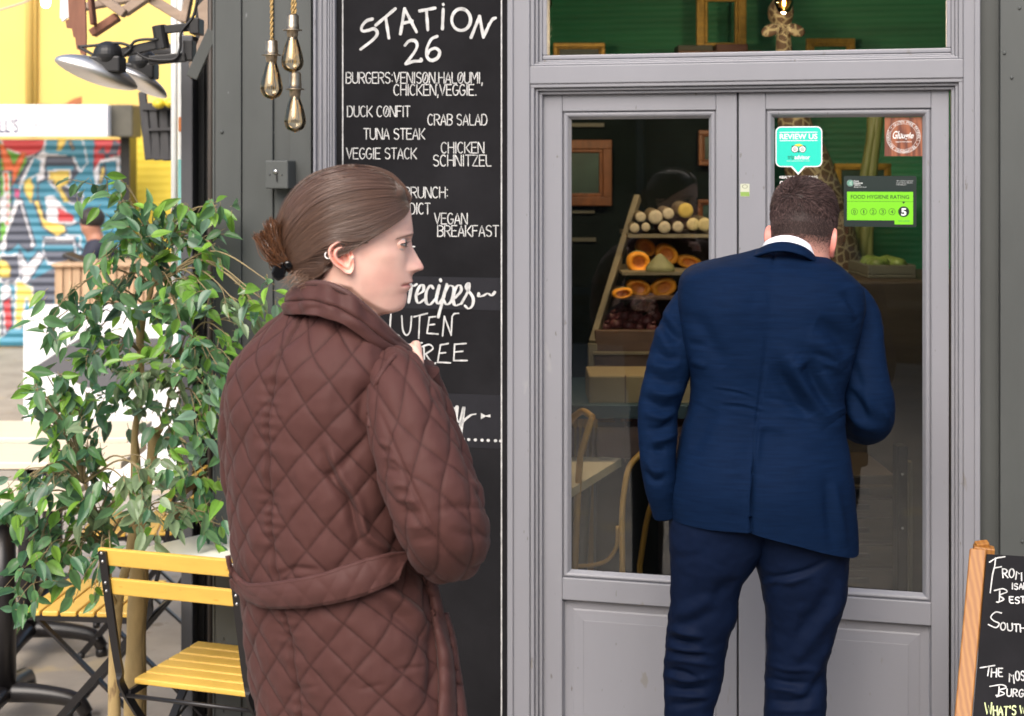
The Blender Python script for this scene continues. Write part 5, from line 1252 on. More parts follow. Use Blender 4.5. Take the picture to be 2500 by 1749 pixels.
# front chair: back toward the viewer
Pl = W(259, 1338, 3.84); Pr = W(590, 1369, 3.72)
mid = (Pl+Pr)/2; yaw = math.atan2(Pr[1]-Pl[1], Pr[0]-Pl[0])
ch = folding_chair('yellow folding chair in front, its back to us beside the brown coat', mid[0]+.02, mid[1]+.09, yaw)
c2 = copy_tree(ch); tag(c2, 'yellow folding chair behind the tree trunk, turned sideways to the left'); c2.location = (*(W(392, 0, 4.72)[:2]), 0); c2.rotation_euler = (0, 0, math.radians(86))
c3 = copy_tree(ch); tag(c3, 'folding chair half hidden by leaves beside the pillar, farthest of the three'); c3.location = (*(W(455, 0, 5.75)[:2]), 0); c3.rotation_euler = (0, 0, math.radians(97))
# white topped table beyond the front chair
zt_ = .80
q0, q1 = W(*Z('R4', 1100, 165), 4.0), None
def onz(zn, x, y, z):
    u, v = Z(zn, x, y); Y = (H-z)*F/(v-VH); return np.array([(u-U0)/F*Y, Y, z])
zt_ = .775
ca, cb, cr = onz('R4', 1042, 178, zt_), onz('R3', 1985, 1535, zt_), onz('R4', 2142, 292, zt_)
e2 = (cb-ca)/np.linalg.norm(cb-ca)*.36; e1 = (cr-ca)/np.linalg.norm(cr-ca)*.56
tt = thing('square_table', 'square white topped table between the front yellow chair and the pillar', 'table', (ca+e1/2+e2/2)*np.array([1, 1, 0]))
pts = [ca, ca+e2, ca+e2+e1, ca+e1]
m = MB(); m.poly(pts, (0, 0, -1), .026); m.build('tabletop', mk('cream_laminate', (.88, .86, .76), .35, var=.04, vs=3), tt, bevel=.003)
ctr = (pts[0]+pts[2])/2
m = MB(); m.lathe([(.035, .05), (.035, zt_-.03)], 18, (ctr[0], ctr[1], 0)); m.lathe([(.2, 0), (.2, .012), (.05, .04), (.035, .05)], 24, (ctr[0], ctr[1], 0)); m.lathe([(.11, zt_-.04), (.11, zt_-.027)], 18, (ctr[0], ctr[1], 0)); m.build('pedestal', m_blackmetal, tt, True)

# ------------------------------------------------------------------ leafy potted tree
m_trunk = mk('tan_bark', (.42, .30, .13), .8, var=.3, vs=13, stretch=(1, 1, .35), bump=.6, bs=28, spots=[(16, .66, (.2, .13, .06))])
m_twig = mk('pale_twig', (.26, .20, .10), .7, var=.2)
def leaf_mat():
    m = mk('leaf_green', (.05, .14, .03), .33, var=.18, vs=30, attr=True, spec=.5, bump=.15, bs=120)
    nt = m.node_tree; p = nt.nodes['Principled BSDF']; L = nt.links
    tl = nt.nodes.new('ShaderNodeBsdfTranslucent'); mx = nt.nodes.new('ShaderNodeMixShader'); mx.inputs[0].default_value = .28
    src = p.inputs['Base Color'].links[0].from_socket
    L.new(src, tl.inputs[0]); out = [n for n in nt.nodes if n.type == 'OUTPUT_MATERIAL'][0]
    L.new(p.outputs[0], mx.inputs[1]); L.new(tl.outputs[0], mx.inputs[2]); L.new(mx.outputs[0], out.inputs[0]); return m
m_leaf = leaf_mat()
YP_ = 4.22
base = W(310, 0, YP_); base[2] = 0
tree = thing('potted_tree', 'leafy artificial fig tree with pale twin trunks beside the pillar', 'tree', base)
trunks = [[(278, 1990, 18, 4.15), (279, 1700, 15, 4.16), (280, 1560, 14.5, 4.17), (284, 1480, 16, 4.18), (300, 1420, 11, 4.2), (318, 1340, 11, 4.22), (330, 1230, 12, 4.23), (326, 1120, 9, 4.25), (334, 1030, 8, 4.25), (345, 960, 8, 4.24), (342, 860, 9, 4.24), (345, 790, 11, 4.23), (358, 748, 6.5, 4.22), (372, 700, 5, 4.2), (385, 640, 4, 4.2)],
          [(324, 1990, 27, 4.28), (326, 1700, 23, 4.28), (329, 1560, 21, 4.28), (334, 1440, 21, 4.28), (340, 1330, 15, 4.27), (358, 1190, 13, 4.26), (372, 1100, 13.5, 4.25), (378, 1062, 14, 4.25), (397, 1040, 6, 4.25), (412, 980, 4.5, 4.25), (432, 880, 4, 4.25)],
          [(350, 1990, 11, 4.36), (346, 1560, 11, 4.36), (352, 1440, 10, 4.34), (356, 1330, 9, 4.32), (340, 1200, 8, 4.3), (330, 1060, 7, 4.28)],
          [(284, 1480, 7, 4.18), (270, 1440, 6.5, 4.14), (262, 1330, 6, 4.1), (240, 1260, 5, 4.1), (205, 1180, 3.5, 4.05)]]
for tk in trunks:
    P = smooth_path([W(u, v, Y) for u, v, r, Y in tk], 6); r = np.interp(np.linspace(0, 1, len(P)), np.linspace(0, 1, len(tk)), [q[2]/F*q[3] for q in tk])
    r = r*(1+.12*np.array([noise.noise(Vector((p[2]*14, p[0]*9, 3))) for p in P]))
    P[:, 0] += .003*np.array([noise.noise(Vector((p[2]*10, 1.3, 7))) for p in P])
    m = MB(); m.tube(P, r, 14); m.build('trunk', m_trunk, tree, True)
m = MB(); m.lathe([(.10, .002), (.13, .002), (.14, .10), (.15, .105), (.15, .12), (.135, .12), (.13, .105), (.01, .10)], 32, (base[0], base[1]+.05, 0)); m.build('pot', m_rub, tree, True)
# clusters of leaves: photo centre, spread (px), depth, count
CLU = [(235, 480, 50, 30, 4.1, 12), (300, 505, 60, 40, 4.15, 18), (345, 560, 60, 55, 4.1, 24), (420, 545, 62, 45, 4.2, 22), (480, 520, 55, 35, 4.15, 14), (530, 510, 30, 28, 4.1, 8), (480, 590, 55, 55, 4.12, 18), (525, 610, 28, 38, 4.1, 7),
       (300, 620, 65, 45, 4.08, 20), (390, 640, 70, 55, 4.2, 30), (255, 640, 35, 40, 4.05, 9), (420, 710, 55, 35, 4.12, 12), (310, 700, 50, 40, 4.1, 12), (270, 730, 28, 30, 4.05, 4), (465, 700, 30, 45, 4.15, 8),
       (150, 745, 45, 30, 4.0, 11), (215, 770, 50, 45, 4.05, 14), (125, 795, 40, 30, 3.98, 8), (180, 815, 40, 28, 4.0, 6), (235, 820, 35, 30, 4.1, 9), (300, 800, 55, 45, 4.15, 14), (390, 800, 55, 45, 4.15, 16), (450, 770, 50, 40, 4.1, 12), (525, 740, 55, 35, 4.05, 11), (590, 760, 55, 40, 4.0, 12), (640, 740, 40, 30, 3.97, 8), (670, 705, 24, 24, 3.95, 4), (605, 720, 25, 25, 4, 4),
       (560, 830, 60, 45, 4.02, 16), (480, 850, 65, 50, 4.1, 22), (390, 880, 75, 50, 4.2, 28), (280, 890, 70, 45, 4.1, 22), (210, 890, 50, 35, 4.05, 12), (110, 915, 45, 28, 3.95, 8), (75, 950, 30, 22, 3.92, 4), (110, 985, 45, 30, 3.93, 9), (150, 960, 45, 40, 4.0, 12), (90, 1010, 35, 22, 3.92, 4), (110, 1040, 32, 40, 3.95, 5), (190, 985, 50, 45, 4.05, 14), (270, 980, 55, 55, 4.12, 18),
       (330, 930, 60, 45, 4.1, 16), (430, 960, 65, 55, 4.12, 20), (500, 950, 45, 55, 4.05, 14), (530, 900, 30, 40, 4.0, 9), (470, 1040, 60, 55, 4.1, 20), (520, 1060, 28, 60, 4.0, 12), (420, 1090, 50, 45, 4.2, 12), (370, 1020, 45, 35, 4.2, 9),
       (165, 1050, 40, 30, 4.0, 8), (215, 1090, 40, 35, 4.02, 10), (140, 1110, 45, 45, 4.0, 10), (175, 1130, 40, 30, 4.05, 9), (245, 1120, 35, 30, 4.05, 4), (105, 1160, 45, 25, 3.95, 7), (60, 1190, 50, 30, 3.9, 9), (25, 1215, 35, 30, 3.88, 6), (85, 1235, 50, 35, 3.9, 12), (40, 1260, 40, 35, 3.9, 8), (120, 1200, 50, 30, 3.97, 9), (165, 1210, 50, 28, 4.0, 9), (230, 1190, 45, 45, 4.05, 12), (300, 1200, 50, 45, 4.1, 12),
       (350, 1160, 50, 30, 3.95, 10), (340, 1230, 42, 45, 3.92, 12), (400, 1200, 45, 45, 3.92, 12), (400, 1270, 50, 45, 3.94, 13), (350, 1290, 35, 40, 3.95, 7), (460, 1160, 50, 55, 4.05, 16), (510, 1180, 30, 60, 4.0, 12), (500, 1260, 38, 45, 4.02, 12), (450, 1240, 30, 35, 4.1, 6), (535, 1290, 15, 25, 4.0, 4),
       (210, 1270, 50, 40, 4.02, 12), (150, 1290, 45, 35, 4.0, 10), (260, 1290, 45, 40, 4.05, 12), (105, 1310, 45, 28, 3.97, 8), (70, 1330, 35, 24, 3.95, 5), (130, 1360, 50, 40, 3.95, 12), (195, 1350, 50, 40, 3.98, 10), (60, 1395, 35, 30, 3.92, 5), (110, 1420, 40, 40, 3.93, 10), (50, 1450, 40, 25, 3.92, 5), (75, 1480, 40, 35, 3.92, 6), (65, 1515, 30, 26, 3.92, 4), (160, 1390, 28, 35, 3.96, 5), (240, 1400, 35, 40, 3.9, 6), (240, 1450, 24, 28, 3.9, 4), (270, 1370, 28, 30, 3.92, 5), (290, 440, 18, 14, 4.15, 2)]
def leaf_grid(L, wd, fold, curl):
    ts = np.linspace(0, 1, 8); G = []
    for t_ in ts:
        w = wd*.5*(math.sin(math.pi*min(1, t_*1.02)**.78)**.85)*(1-.25*t_)
        if t_ > .93: w *= .35
        zc = -curl*L*t_*t_
        G.append([(-w, L*t_, zc+fold*w), (-w*.5, L*t_, zc+fold*w*.35), (0, L*t_, zc-.0006), (w*.5, L*t_, zc+fold*w*.35), (w, L*t_, zc+fold*w)])
    return np.array(G)
LR = random.Random(5); lm = MB(); tm = MB(); nleaf = 0
anchors = np.array([W(u, v, Y) for tk in trunks for u, v, r, Y in tk if v < 1420])
greens = [(.085, .19, .07), (.06, .15, .07), (.14, .29, .04), (.12, .24, .10), (.115, .20, .13), (.19, .36, .045)]
for ci, (u, v, su, sv, Y, n) in enumerate(CLU):
    c = W(u, v, Y)
    d2 = ((anchors-c)**2).sum(1)+np.where(anchors[:, 2] > c[2]+.05, .05, 0); a = anchors[np.argmin(d2)]
    pale = LR.random() < .1 or (320 < u < 460 and 1150 < v < 1300)
    lift = .05+.25*np.linalg.norm((a-c)[:2])
    mid = (a+c)/2+np.array([0, 0, lift*.6]); tip = c+np.array([0, 0, .01])
    Pth = smooth_path([a, mid, tip], 8); tm.tube(Pth, np.linspace(.0035, .0014, len(Pth)), 5)
    nb = max(1, n//5); subs = []
    for b in range(nb):
        s0 = Pth[int(len(Pth)*(.55+.44*LR.random()))-1]; e0 = W(u+LR.gauss(0, .7)*su, v+LR.gauss(0, .7)*sv, Y+LR.gauss(0, .05))
        e0 = e0+np.array([0, 0, -.005]); m_ = (s0+e0)/2+np.array([0, 0, .02]); q = smooth_path([s0, m_, e0], 6); tm.tube(q, np.linspace(.0017, .0008, len(q)), 4); subs.append(q)
    for k in range(int(n*1.3)):
        L = LR.uniform(.042, .070); wd = L*LR.uniform(.42, .56)
        if k < len(subs)*3 and subs:
            q = subs[k % len(subs)]; p0 = q[int(LR.uniform(.35, .999)*len(q))]+np.array([LR.gauss(0, .004), LR.gauss(0, .004), LR.gauss(0, .004)])
            out = (q[-1]-q[0]); out = out/(np.linalg.norm(out)+1e-6)
        else:
            p0 = W(u+max(-1.2, min(1.2, LR.gauss(0, .62)))*su, v+max(-1.2, min(1.2, LR.gauss(0, .62)))*sv, Y+LR.gauss(0, .06)); out = np.array([(u-340)/600, 0, .1])
        d = np.array([out[0]*.6+LR.gauss(0, .55), LR.gauss(-.15, .55), -.55+LR.gauss(0, .5)+out[2]*.3]); d /= np.linalg.norm(d)
        nm_ = np.array([LR.gauss(0, .45), -.75+LR.gauss(0, .4), .75+LR.gauss(0, .45)]); nm_ -= d*(nm_@d); nm_ /= np.linalg.norm(nm_); sdv = np.cross(d, nm_)
        G = leaf_grid(L, wd, LR.uniform(.15, .6), LR.uniform(-.05, .4))
        Pw = p0+G[..., 0:1]*sdv+G[..., 1:2]*d+G[..., 2:3]*nm_
        g_ = np.array(greens[LR.choice((0, 0, 1, 1, 2, 2, 3, 3, 4, 4, 5))])*LR.uniform(.95, 1.5)
        if pale and LR.random() < .75: g_ = np.array((.22, .31, .16))*LR.uniform(.85, 1.2)
        cl = np.tile(g_, (8, 5, 1)); cl[:, 2] *= .72
        lm.grid(Pw, col=cl.reshape(-1, 3))
        st = p0-d*LR.uniform(.008, .016); tm.tube([st, p0+d*.004], .0008, 4); nleaf += 1
lm.build('foliage', m_leaf, tree, True, attr=True)
tm.build('twigs', m_twig, tree, True)
# ------------------------------------------------------------------ people: shared helpers
def skin_body(verts, edges, radii, sub=2, root=0):
    """one continuous skinned surface grown from a skeleton; returns vertices and faces"""
    me = bpy.data.meshes.new('s'); me.from_pydata([list(map(float, v)) for v in verts], edges, []); o = bpy.data.objects.new('s', me); C.objects.link(o)
    o.modifiers.new('skin', 'SKIN')
    for i, r in enumerate(radii):
        sv = me.skin_vertices[0].data[i]; sv.radius = (r, r) if not isinstance(r, tuple) else r; sv.use_root = (i == root)
    md = o.modifiers.new('sub', 'SUBSURF'); md.levels = sub; md.render_levels = sub
    dg = bpy.context.evaluated_depsgraph_get(); dg.update()
    e = o.evaluated_get(dg).to_mesh()
    V = np.array([v.co[:] for v in e.vertices]); Fc = [tuple(p.vertices) for p in e.polygons]
    o.evaluated_get(dg).to_mesh_clear(); bpy.data.objects.remove(o); bpy.data.meshes.remove(me)
    return V, Fc
def ring(u0, u1, v, Y, ratio, yaw, n, p=2.25, dy=0.):
    """cross-section whose left and right edges fall on u0 and u1 at depth Y; yaw = heading of the body, 0 = away"""
    x0, x1 = W(u0, v, Y)[0], W(u1, v, Y)[0]; z = W(u0, v, Y)[2]; hw = (x1-x0)/2
    t = np.arange(n)*2*math.pi/n; c, s = np.cos(t), np.sin(t)
    a = np.sign(c)*np.abs(c)**(2/p); b = np.sign(s)*np.abs(s)**(2/p)*ratio
    la = np.array([math.cos(yaw), -math.sin(yaw)]); fw = np.array([math.sin(yaw), math.cos(yaw)])
    xy = a[:, None]*la+b[:, None]*fw
    k = hw/np.abs(xy[:, 0]).max()
    return np.stack([xy[:, 0]*k+(x0+x1)/2, xy[:, 1]*k+Y+dy, np.full(n, z)], 1)
def levels(tab, m):
    """interpolate a table row-wise (monotone in column 0) to m rows"""
    T = np.array(tab, float); P = smooth_path(T, 10); v = np.linspace(T[0, 0], T[-1, 0], m)
    o = np.argsort(P[:, 0], kind='stable'); return np.stack([np.interp(v, P[o, 0], P[o, k]) for k in range(T.shape[1])], 1)
def quilt(a, b, amp, p=.55):
    h = (np.abs(np.sin(math.pi*a))*np.abs(np.sin(math.pi*b)))**p
    return amp*h
def tube_cols(path, rad, rows, n, flat=1.0, up=None):
    P = resample(smooth_path(path, 10), rows)
    L0 = np.r_[0, np.cumsum(np.linalg.norm(np.diff(smooth_path(path, 10), axis=0), axis=1))]
    Lk = np.interp(np.arange(len(path)), np.linspace(0, len(path)-1, len(L0)), L0)
    L = np.linspace(0, L0[-1], rows); r = np.interp(L, Lk, rad)
    k = np.ones(9)/9; r = np.convolve(np.pad(r, 4, 'edge'), k, 'valid')
    return P, L, r, tube_grid(P, r, n, flat, up)
def hand_skeleton(wrist, palm_dir, across, normal, size=.18, curl=.6, thumb_side=1, spread=.1, curls=None):
    """wrist -> palm -> five fingers; returns verts, edges, radii (index 0 = wrist)"""
    d = np.array(palm_dir, float); d /= np.linalg.norm(d); a = np.array(across, float); a -= d*(a@d); a /= np.linalg.norm(a); n = np.cross(d, a)
    if n@np.array(normal) < 0: n = -n
    V = [np.array(wrist, float)]; E = []; R = [(.024, .017)]
    pc = V[0]+d*size*.24; V.append(pc); E.append((0, 1)); R.append((.034, .014))
    lens = (.40, .44, .41, .32); k = 0
    for i in range(4):
        off = (i-1.5)*.0195; kn = V[0]+d*size*(.50-.012*abs(i-1.2)**1.5)+a*off*-thumb_side
        V.append(kn); R.append(.0098-.0006*i); E.append((1, len(V)-1)); cur = kn; ang = 0.; cc = curl if curls is None else curls[i]
        for j, f in enumerate((.45, .31, .24)):
            ang += cc*(.9, 1.1, .7)[j]
            dirn = d*math.cos(ang)+n*math.sin(ang)+a*(-thumb_side)*(i-1.5)*spread*.3
            cur = cur+dirn*size*lens[i]*f; V.append(cur); R.append((.0088, .0082, .0072)[j]-.0005*i); E.append((len(V)-2, len(V)-1))
    tb = V[0]+d*size*.17+a*thumb_side*.026+n*.006; V.append(tb); R.append(.0125); E.append((1, len(V)-1)); cur = tb
    for j, f in enumerate((.19, .16, .14)):
        dirn = d*.72+a*thumb_side*(.55-.22*j)+n*(.35+.2*j); dirn /= np.linalg.norm(dirn); cur = cur+dirn*size*f; V.append(cur); R.append((.011, .0098, .008)[j]); E.append((len(V)-2, len(V)-1))
    return V, E, R
m_skin = mk('skin', (.62, .38, .30), .42, attr=True, var=.05, vs=40, bump=.06, bs=260, sss=.08, spec=.35)
m_eye = mk('eye', (.7, .68, .66), .12, attr=True, spec=.6)
m_lash = mk('lash', (.018, .012, .01), .6)
def strands(m, paths, r0, r1, n=4):
    for P in paths:
        m.tube(P, np.linspace(r0, r1, len(P)), n, False)
# --- man seated behind the plank counter
YB_ = 11.4
pb_ = thing('person', 'man in a dark jacket sitting with bowed head behind the plank counter in the lane', 'person', (W(250, 0, YB_)[0], YB_, 0))
hcB = WZ('R2', 785, 445, YB_)
V = [WZ('R2', 900, 1100, YB_), WZ('R2', 890, 800, YB_), WZ('R2', 860, 640, YB_), WZ('R2', 830, 570, YB_), WZ('R2', 800, 500, YB_), WZ('R2', 775, 420, YB_), WZ('R2', 840, 660, YB_-.13), WZ('R2', 770, 770, YB_-.2), WZ('R2', 650, 770, YB_-.28), WZ('R2', 920, 660, YB_+.15), WZ('R2', 860, 780, YB_+.1), WZ('R2', 740, 790, YB_-.1)]
bv, bf = skin_body(V, [(0, 1), (1, 2), (2, 3), (3, 4), (4, 5), (2, 6), (6, 7), (7, 8), (2, 9), (9, 10), (10, 11)], [.13, .12, .11, .055, .085, .085, .05, .042, .03, .05, .042, .03], 2)
m = MB(); m.add(bv, bf, np.array((.42, .2, .13))); m.ball(WZ('R2', 715, 455, YB_-.02), (.016, .014, .02), 10, col=np.array((.42, .2, .13))); m.build('body', m_skin, pb_, True, attr=True)
m = MB(); m.ball(WZ('R2', 805, 405, YB_), (.095, .10, .085), 18); m.build('hair', mk('dark_short_hair', (.03, .025, .022), .6), pb_, True)
Vj = [WZ('R2', 905, 1120, YB_), WZ('R2', 895, 800, YB_), WZ('R2', 862, 640, YB_), WZ('R2', 838, 660, YB_-.13), WZ('R2', 775, 765, YB_-.2), WZ('R2', 690, 772, YB_-.26), WZ('R2', 920, 660, YB_+.15), WZ('R2', 865, 780, YB_+.1)]
jv, jf = skin_body(Vj, [(0, 1), (1, 2), (2, 3), (3, 4), (4, 5), (2, 6), (6, 7)], [.17, .16, .12, .085, .065, .05, .08, .065], 2)
m = MB(); m.add(jv, jf); m.build('jacket', mk('dark_navy_cloth', (.02, .022, .04), .7), pb_, True)
m = MB(); m.poly([WZ('R2', 790, 600, YB_-.17), WZ('R2', 850, 640, YB_-.17), WZ('R2', 880, 800, YB_-.19), WZ('R2', 800, 800, YB_-.19)], (0, 1, 0), .01); m.build('shirt', m_white, pb_)
m = MB(); m.bar(WZ('R2', 580, 715, 10.75), WZ('R2', 770, 795, 10.75), .22, .03, (0, 0, 1)); o = m.build('tablet_stand', m_rub, None, bevel=.01); tag(o, 'dark grey till screen leaning on top of the plank counter', 'screen')
# ------------------------------------------------------------------ woman in the quilted coat
YW_ = 2.378; KW = F/YW_; WYAW = math.radians(36)
SK = np.array((.92, .575, .465))
person_w = thing('person', 'young woman in a brown quilted coat with hair tied in a low bun, in profile', 'person', (W(800, 0, YW_)[0], YW_, 0))
HS = 3.189*KW                               # head drawing units (R6) per metre
hyaw = math.radians(8)                      # she looks to the right and a little away from us
hf = np.array([math.cos(hyaw), math.sin(hyaw), 0.]); hl = np.array([math.sin(hyaw), -math.cos(hyaw), 0.])   # forward, and the lateral side nearer us
HX0 = 900.                                  # drawing x of the head's own axis
hc = WZ('R6', HX0, 700, YW_)
def hp(x, y, lat): return hc+np.multiply.outer((np.asarray(x)-HX0)/HS/math.cos(hyaw), hf)+np.multiply.outer(-(np.asarray(y)-700)/HS, EZ)+np.multiply.outer(lat, hl)
T_front = np.array([(88, 905), (92, 1000), (110, 1085), (150, 1170), (205, 1240), (265, 1300), (300, 1322), (340, 1338), (400, 1347), (450, 1353), (500, 1360), (540, 1361), (575, 1353), (600, 1346), (625, 1344), (650, 1340), (690, 1336), (740, 1334), (800, 1336), (845, 1346), (860, 1352), (880, 1354), (900, 1355), (912, 1358), (922, 1360), (932, 1350), (941, 1339), (948, 1341), (958, 1348), (968, 1346), (985, 1332), (1008, 1317), (1030, 1314), (1060, 1313), (1090, 1307), (1115, 1296), (1135, 1280), (1150, 1252), (1162, 1205), (1172, 1150), (1184, 1105), (1220, 1085), (1300, 1075), (1420, 1070)], float)
T_back = np.array([(88, 880), (92, 800), (110, 715), (150, 620), (205, 545), (265, 488), (340, 437), (400, 412), (470, 396), (560, 392), (650, 408), (740, 440), (820, 480), (900, 525), (980, 555), (1060, 560), (1184, 545), (1420, 520)], float)
T_w = np.array([(88, .004), (92, .024), (110, .042), (150, .057), (205, .0665), (265, .0715), (340, .0745), (420, .0755), (500, .0745), (600, .0715), (700, .0685), (800, .0668), (900, .0635), (980, .0600), (1050, .0555), (1120, .0500), (1180, .0490), (1300, .0505), (1420, .054)], float)
T_c = np.array([(88, 890), (265, 860), (500, 850), (700, 850), (850, 870), (1000, 860), (1100, 830), (1184, 800), (1420, 790)], float)     # where the ring is widest
def tb(T, y): return np.interp(y, T[:, 0], T[:, 1])
def sm(T, y):                                # smoothed table lookup
    d = np.arange(-60, 61, 10.); w = np.exp(-(d/32)**2); w /= w.sum(); lo = T[0, 0]
    return sum(np.where(np.asarray(y) < lo+70, tb(T, y), tb(T, y+q))*p for q, p in zip(d, w))
def sm_old(T, y):                                # smoothed table lookup
    return sum(tb(T, y+d)*w for d, w in ((-10, .2), (-4, .2), (0, .2), (4, .2), (10, .2)))
_yy = np.arange(80., 1430.); _raw = tb(T_front, _yy); _k = np.exp(-(np.arange(-90, 91)/38.)**2); _k /= _k.sum()
_smo = np.convolve(np.pad(_raw, 90, 'edge'), _k, 'valid'); _wf = sstep(560, 640, _yy)*sstep(1120, 1060, _yy); _smo = _raw*(1-_wf)+_smo*_wf
def xs_(y): return np.interp(y, _yy, _smo)
def xd_(y): return np.interp(y, _yy, _raw-_smo)
_PF = np.array([(88, 2.15), (380, 2.15), (560, 2.05), (700, 1.9), (840, 1.77), (1000, 1.77), (1100, 1.9), (1180, 2.1), (1420, 2.1)], float)
def pf_(y): return np.mean([np.interp(np.asarray(y)+d, _PF[:, 0], _PF[:, 1]) for d in np.arange(-80, 81, 10.)], axis=0)
def head_ring(ys, n, grow=0., growf=None):
    ph = np.linspace(-math.pi, math.pi, n, endpoint=False)
    # finer steps toward the face front
    ph = ph-.35*np.sin(ph)
    X = np.zeros((len(ys), n)); Lt = np.zeros((len(ys), n))
    for i, y in enumerate(ys):
        xf = xs_(y); xb = sm(T_back, y); xc = sm(T_c, y); w = sm(T_w, y)
        c, s = np.cos(ph), np.sin(ph)
        pf = pf_(y); e = np.where(c > 0, xf-xc, xc-xb)
        X[i] = xc+np.sign(c)*np.abs(c)**(2/pf)*e; Lt[i] = np.sign(s)*np.abs(s)**(2/pf)*w
    return X, Lt
hy = np.concatenate([np.linspace(88, 560, 90), np.linspace(563, 1180, 190), np.linspace(1184, 1420, 24)])
NH = 240
HX, HL = head_ring(hy, NH); HYg = np.repeat(hy[:, None], NH, 1)
def G2(x, y, cx, cy, sx, sy): return np.exp(-((x-cx)/sx)**2-((y-cy)/sy)**2)
front = HX > 900
HX = HX+np.where(front, xd_(HYg)*np.exp(-(np.abs(HL)/.021)**2.6), 0)
# nose: a narrow ridge in front of the face plane
T_nose = np.array([(560, 0), (590, 2), (620, 8), (650, 17), (690, 42), (730, 66), (760, 84), (785, 98), (800, 104), (815, 105), (828, 98), (838, 76), (846, 46), (856, 22), (866, 8), (880, 0)], float)
T_nw = np.array([(560, .010), (640, .0085), (700, .0095), (760, .0125), (800, .0150), (830, .0150), (850, .0135), (880, .012)], float)
nz_ = np.interp(HYg, T_nose[:, 0], T_nose[:, 1], left=0, right=0); nw_ = np.interp(HYg, T_nw[:, 0], T_nw[:, 1])
HX = HX+np.where(front, nz_*np.exp(-(np.abs(HL)/nw_)**2.2), 0)
# nostril wing and nostril
wing = np.exp(-((HYg-815)/30)**2)*np.exp(-((np.abs(HL)-.0155)/.0055)**2)*front*(HX > 1240); HX += 24*wing
nost = np.exp(-((HYg-842)/9)**2)*np.exp(-((np.abs(HL)-.0075)/.004)**2)*front*(HX > 1240); HX -= 26*nost
# eye sockets, brow, cheek, mouth corner, chin dimple
sock = np.exp(-((HYg-618)/40)**2)*np.exp(-((np.abs(HL)-.032)/.018)**2)*front; HX -= 20*sock
browr = np.exp(-((HYg-552)/26)**2)*np.exp(-((np.abs(HL)-.028)/.02)**2)*front; HX += 10*browr
chk = np.exp(-((HYg-760)/90)**2)*np.exp(-((np.abs(HL)-.044)/.018)**2)*front; HX += 22*chk
mc = np.exp(-((HYg-941)/15)**2)*np.exp(-((np.abs(HL)-.0235)/.006)**2)*front; HX -= 14*mc
mth = np.exp(-((HYg-941)/5.5)**2)*(np.abs(HL) < .024)*front; HX -= 6*mth*np.clip(1-(np.abs(HL)/.025)**4, 0, 1)
cleft = np.exp(-((HYg-1002)/18)**2)*np.exp(-(HL/.02)**2)*front; HX -= 4*cleft
# under the jaw the neck is set in from the jaw line (drawn from below the ear to the chin)
jaw_y = np.interp(HX, [700, 880, 960, 1060, 1160, 1260], [880, 930, 1010, 1075, 1120, 1150])
below = sstep(0, 75, HYg-jaw_y)*sstep(700, 840, HX)
HL = HL*(1-.20*below)
temple = np.exp(-((HYg-520)/70)**2)*np.exp(-((HX-1080)/120)**2); HL = HL*(1-.035*temple)
cheekb = np.exp(-((HYg-700)/55)**2)*np.exp(-((HX-1160)/110)**2); HL = HL*(1+.05*cheekb)
HP = hp(HX, HYg, HL)
# skin colour: lips, flush on nose and cheek, brow hair
col = np.tile(SK, (*HX.shape, 1))
def blend(c, w): return col*(1-w[..., None])+np.array(c)*w[..., None]
lipw = np.clip(1-((np.abs(HL))/.034)**2, 0, 1); lip = np.where(front, sstep(0, .35, lipw)*np.clip(1-np.abs(HYg-(944))/np.maximum(4, 30*lipw), 0, 1)**.6, 0)
col = blend((.62, .19, .18), lip*.95)
col = blend((.30, .07, .06), np.where(front, np.exp(-((HYg-941)/4.5)**2)*(np.abs(HL) < .030), 0)*.8)
col = blend((.68, .30, .25), np.where(front, np.exp(-((HYg-800)/45)**2)*np.exp(-(HL/.018)**2)*(HX > 1330), 0)*.55)
col = blend((.70, .34, .28), np.exp(-((HYg-880)/90)**2)*np.exp(-((HX-1130)/110)**2)*.5)
col = blend((.30, .08, .06), nost*.9)
bn_ = np.array([noise.noise(Vector(p*38)) for p in HP.reshape(-1, 3)]).reshape(HX.shape); col = blend((.74, .36, .29), np.clip(.12+.35*bn_, 0, .3)*(HX > 950))
col = blend((.62, .30, .25), np.exp(-((HYg-655)/16)**2)*np.exp(-((HX-1255)/40)**2)*.45)
col = blend((.60, .30, .25), np.exp(-((HYg-588)/9)**2)*np.exp(-((HX-1262)/50)**2)*.5)
# brow: a soft arc
bt_ = np.clip((np.abs(HL)-.012)/.036, 0, 1); by = 556-10*np.sin(bt_*math.pi*.75)+26*bt_**2
brow = np.where(front & (np.abs(HL) > .011) & (np.abs(HL) < .05), np.exp(-((HYg-by)/(8*(1-.5*bt_)+3))**2), 0)
col = blend((.16, .085, .055), brow*.85)
body_m = MB(); body_m.grid(HP, True, True, True, col=col.reshape(-1, 3))
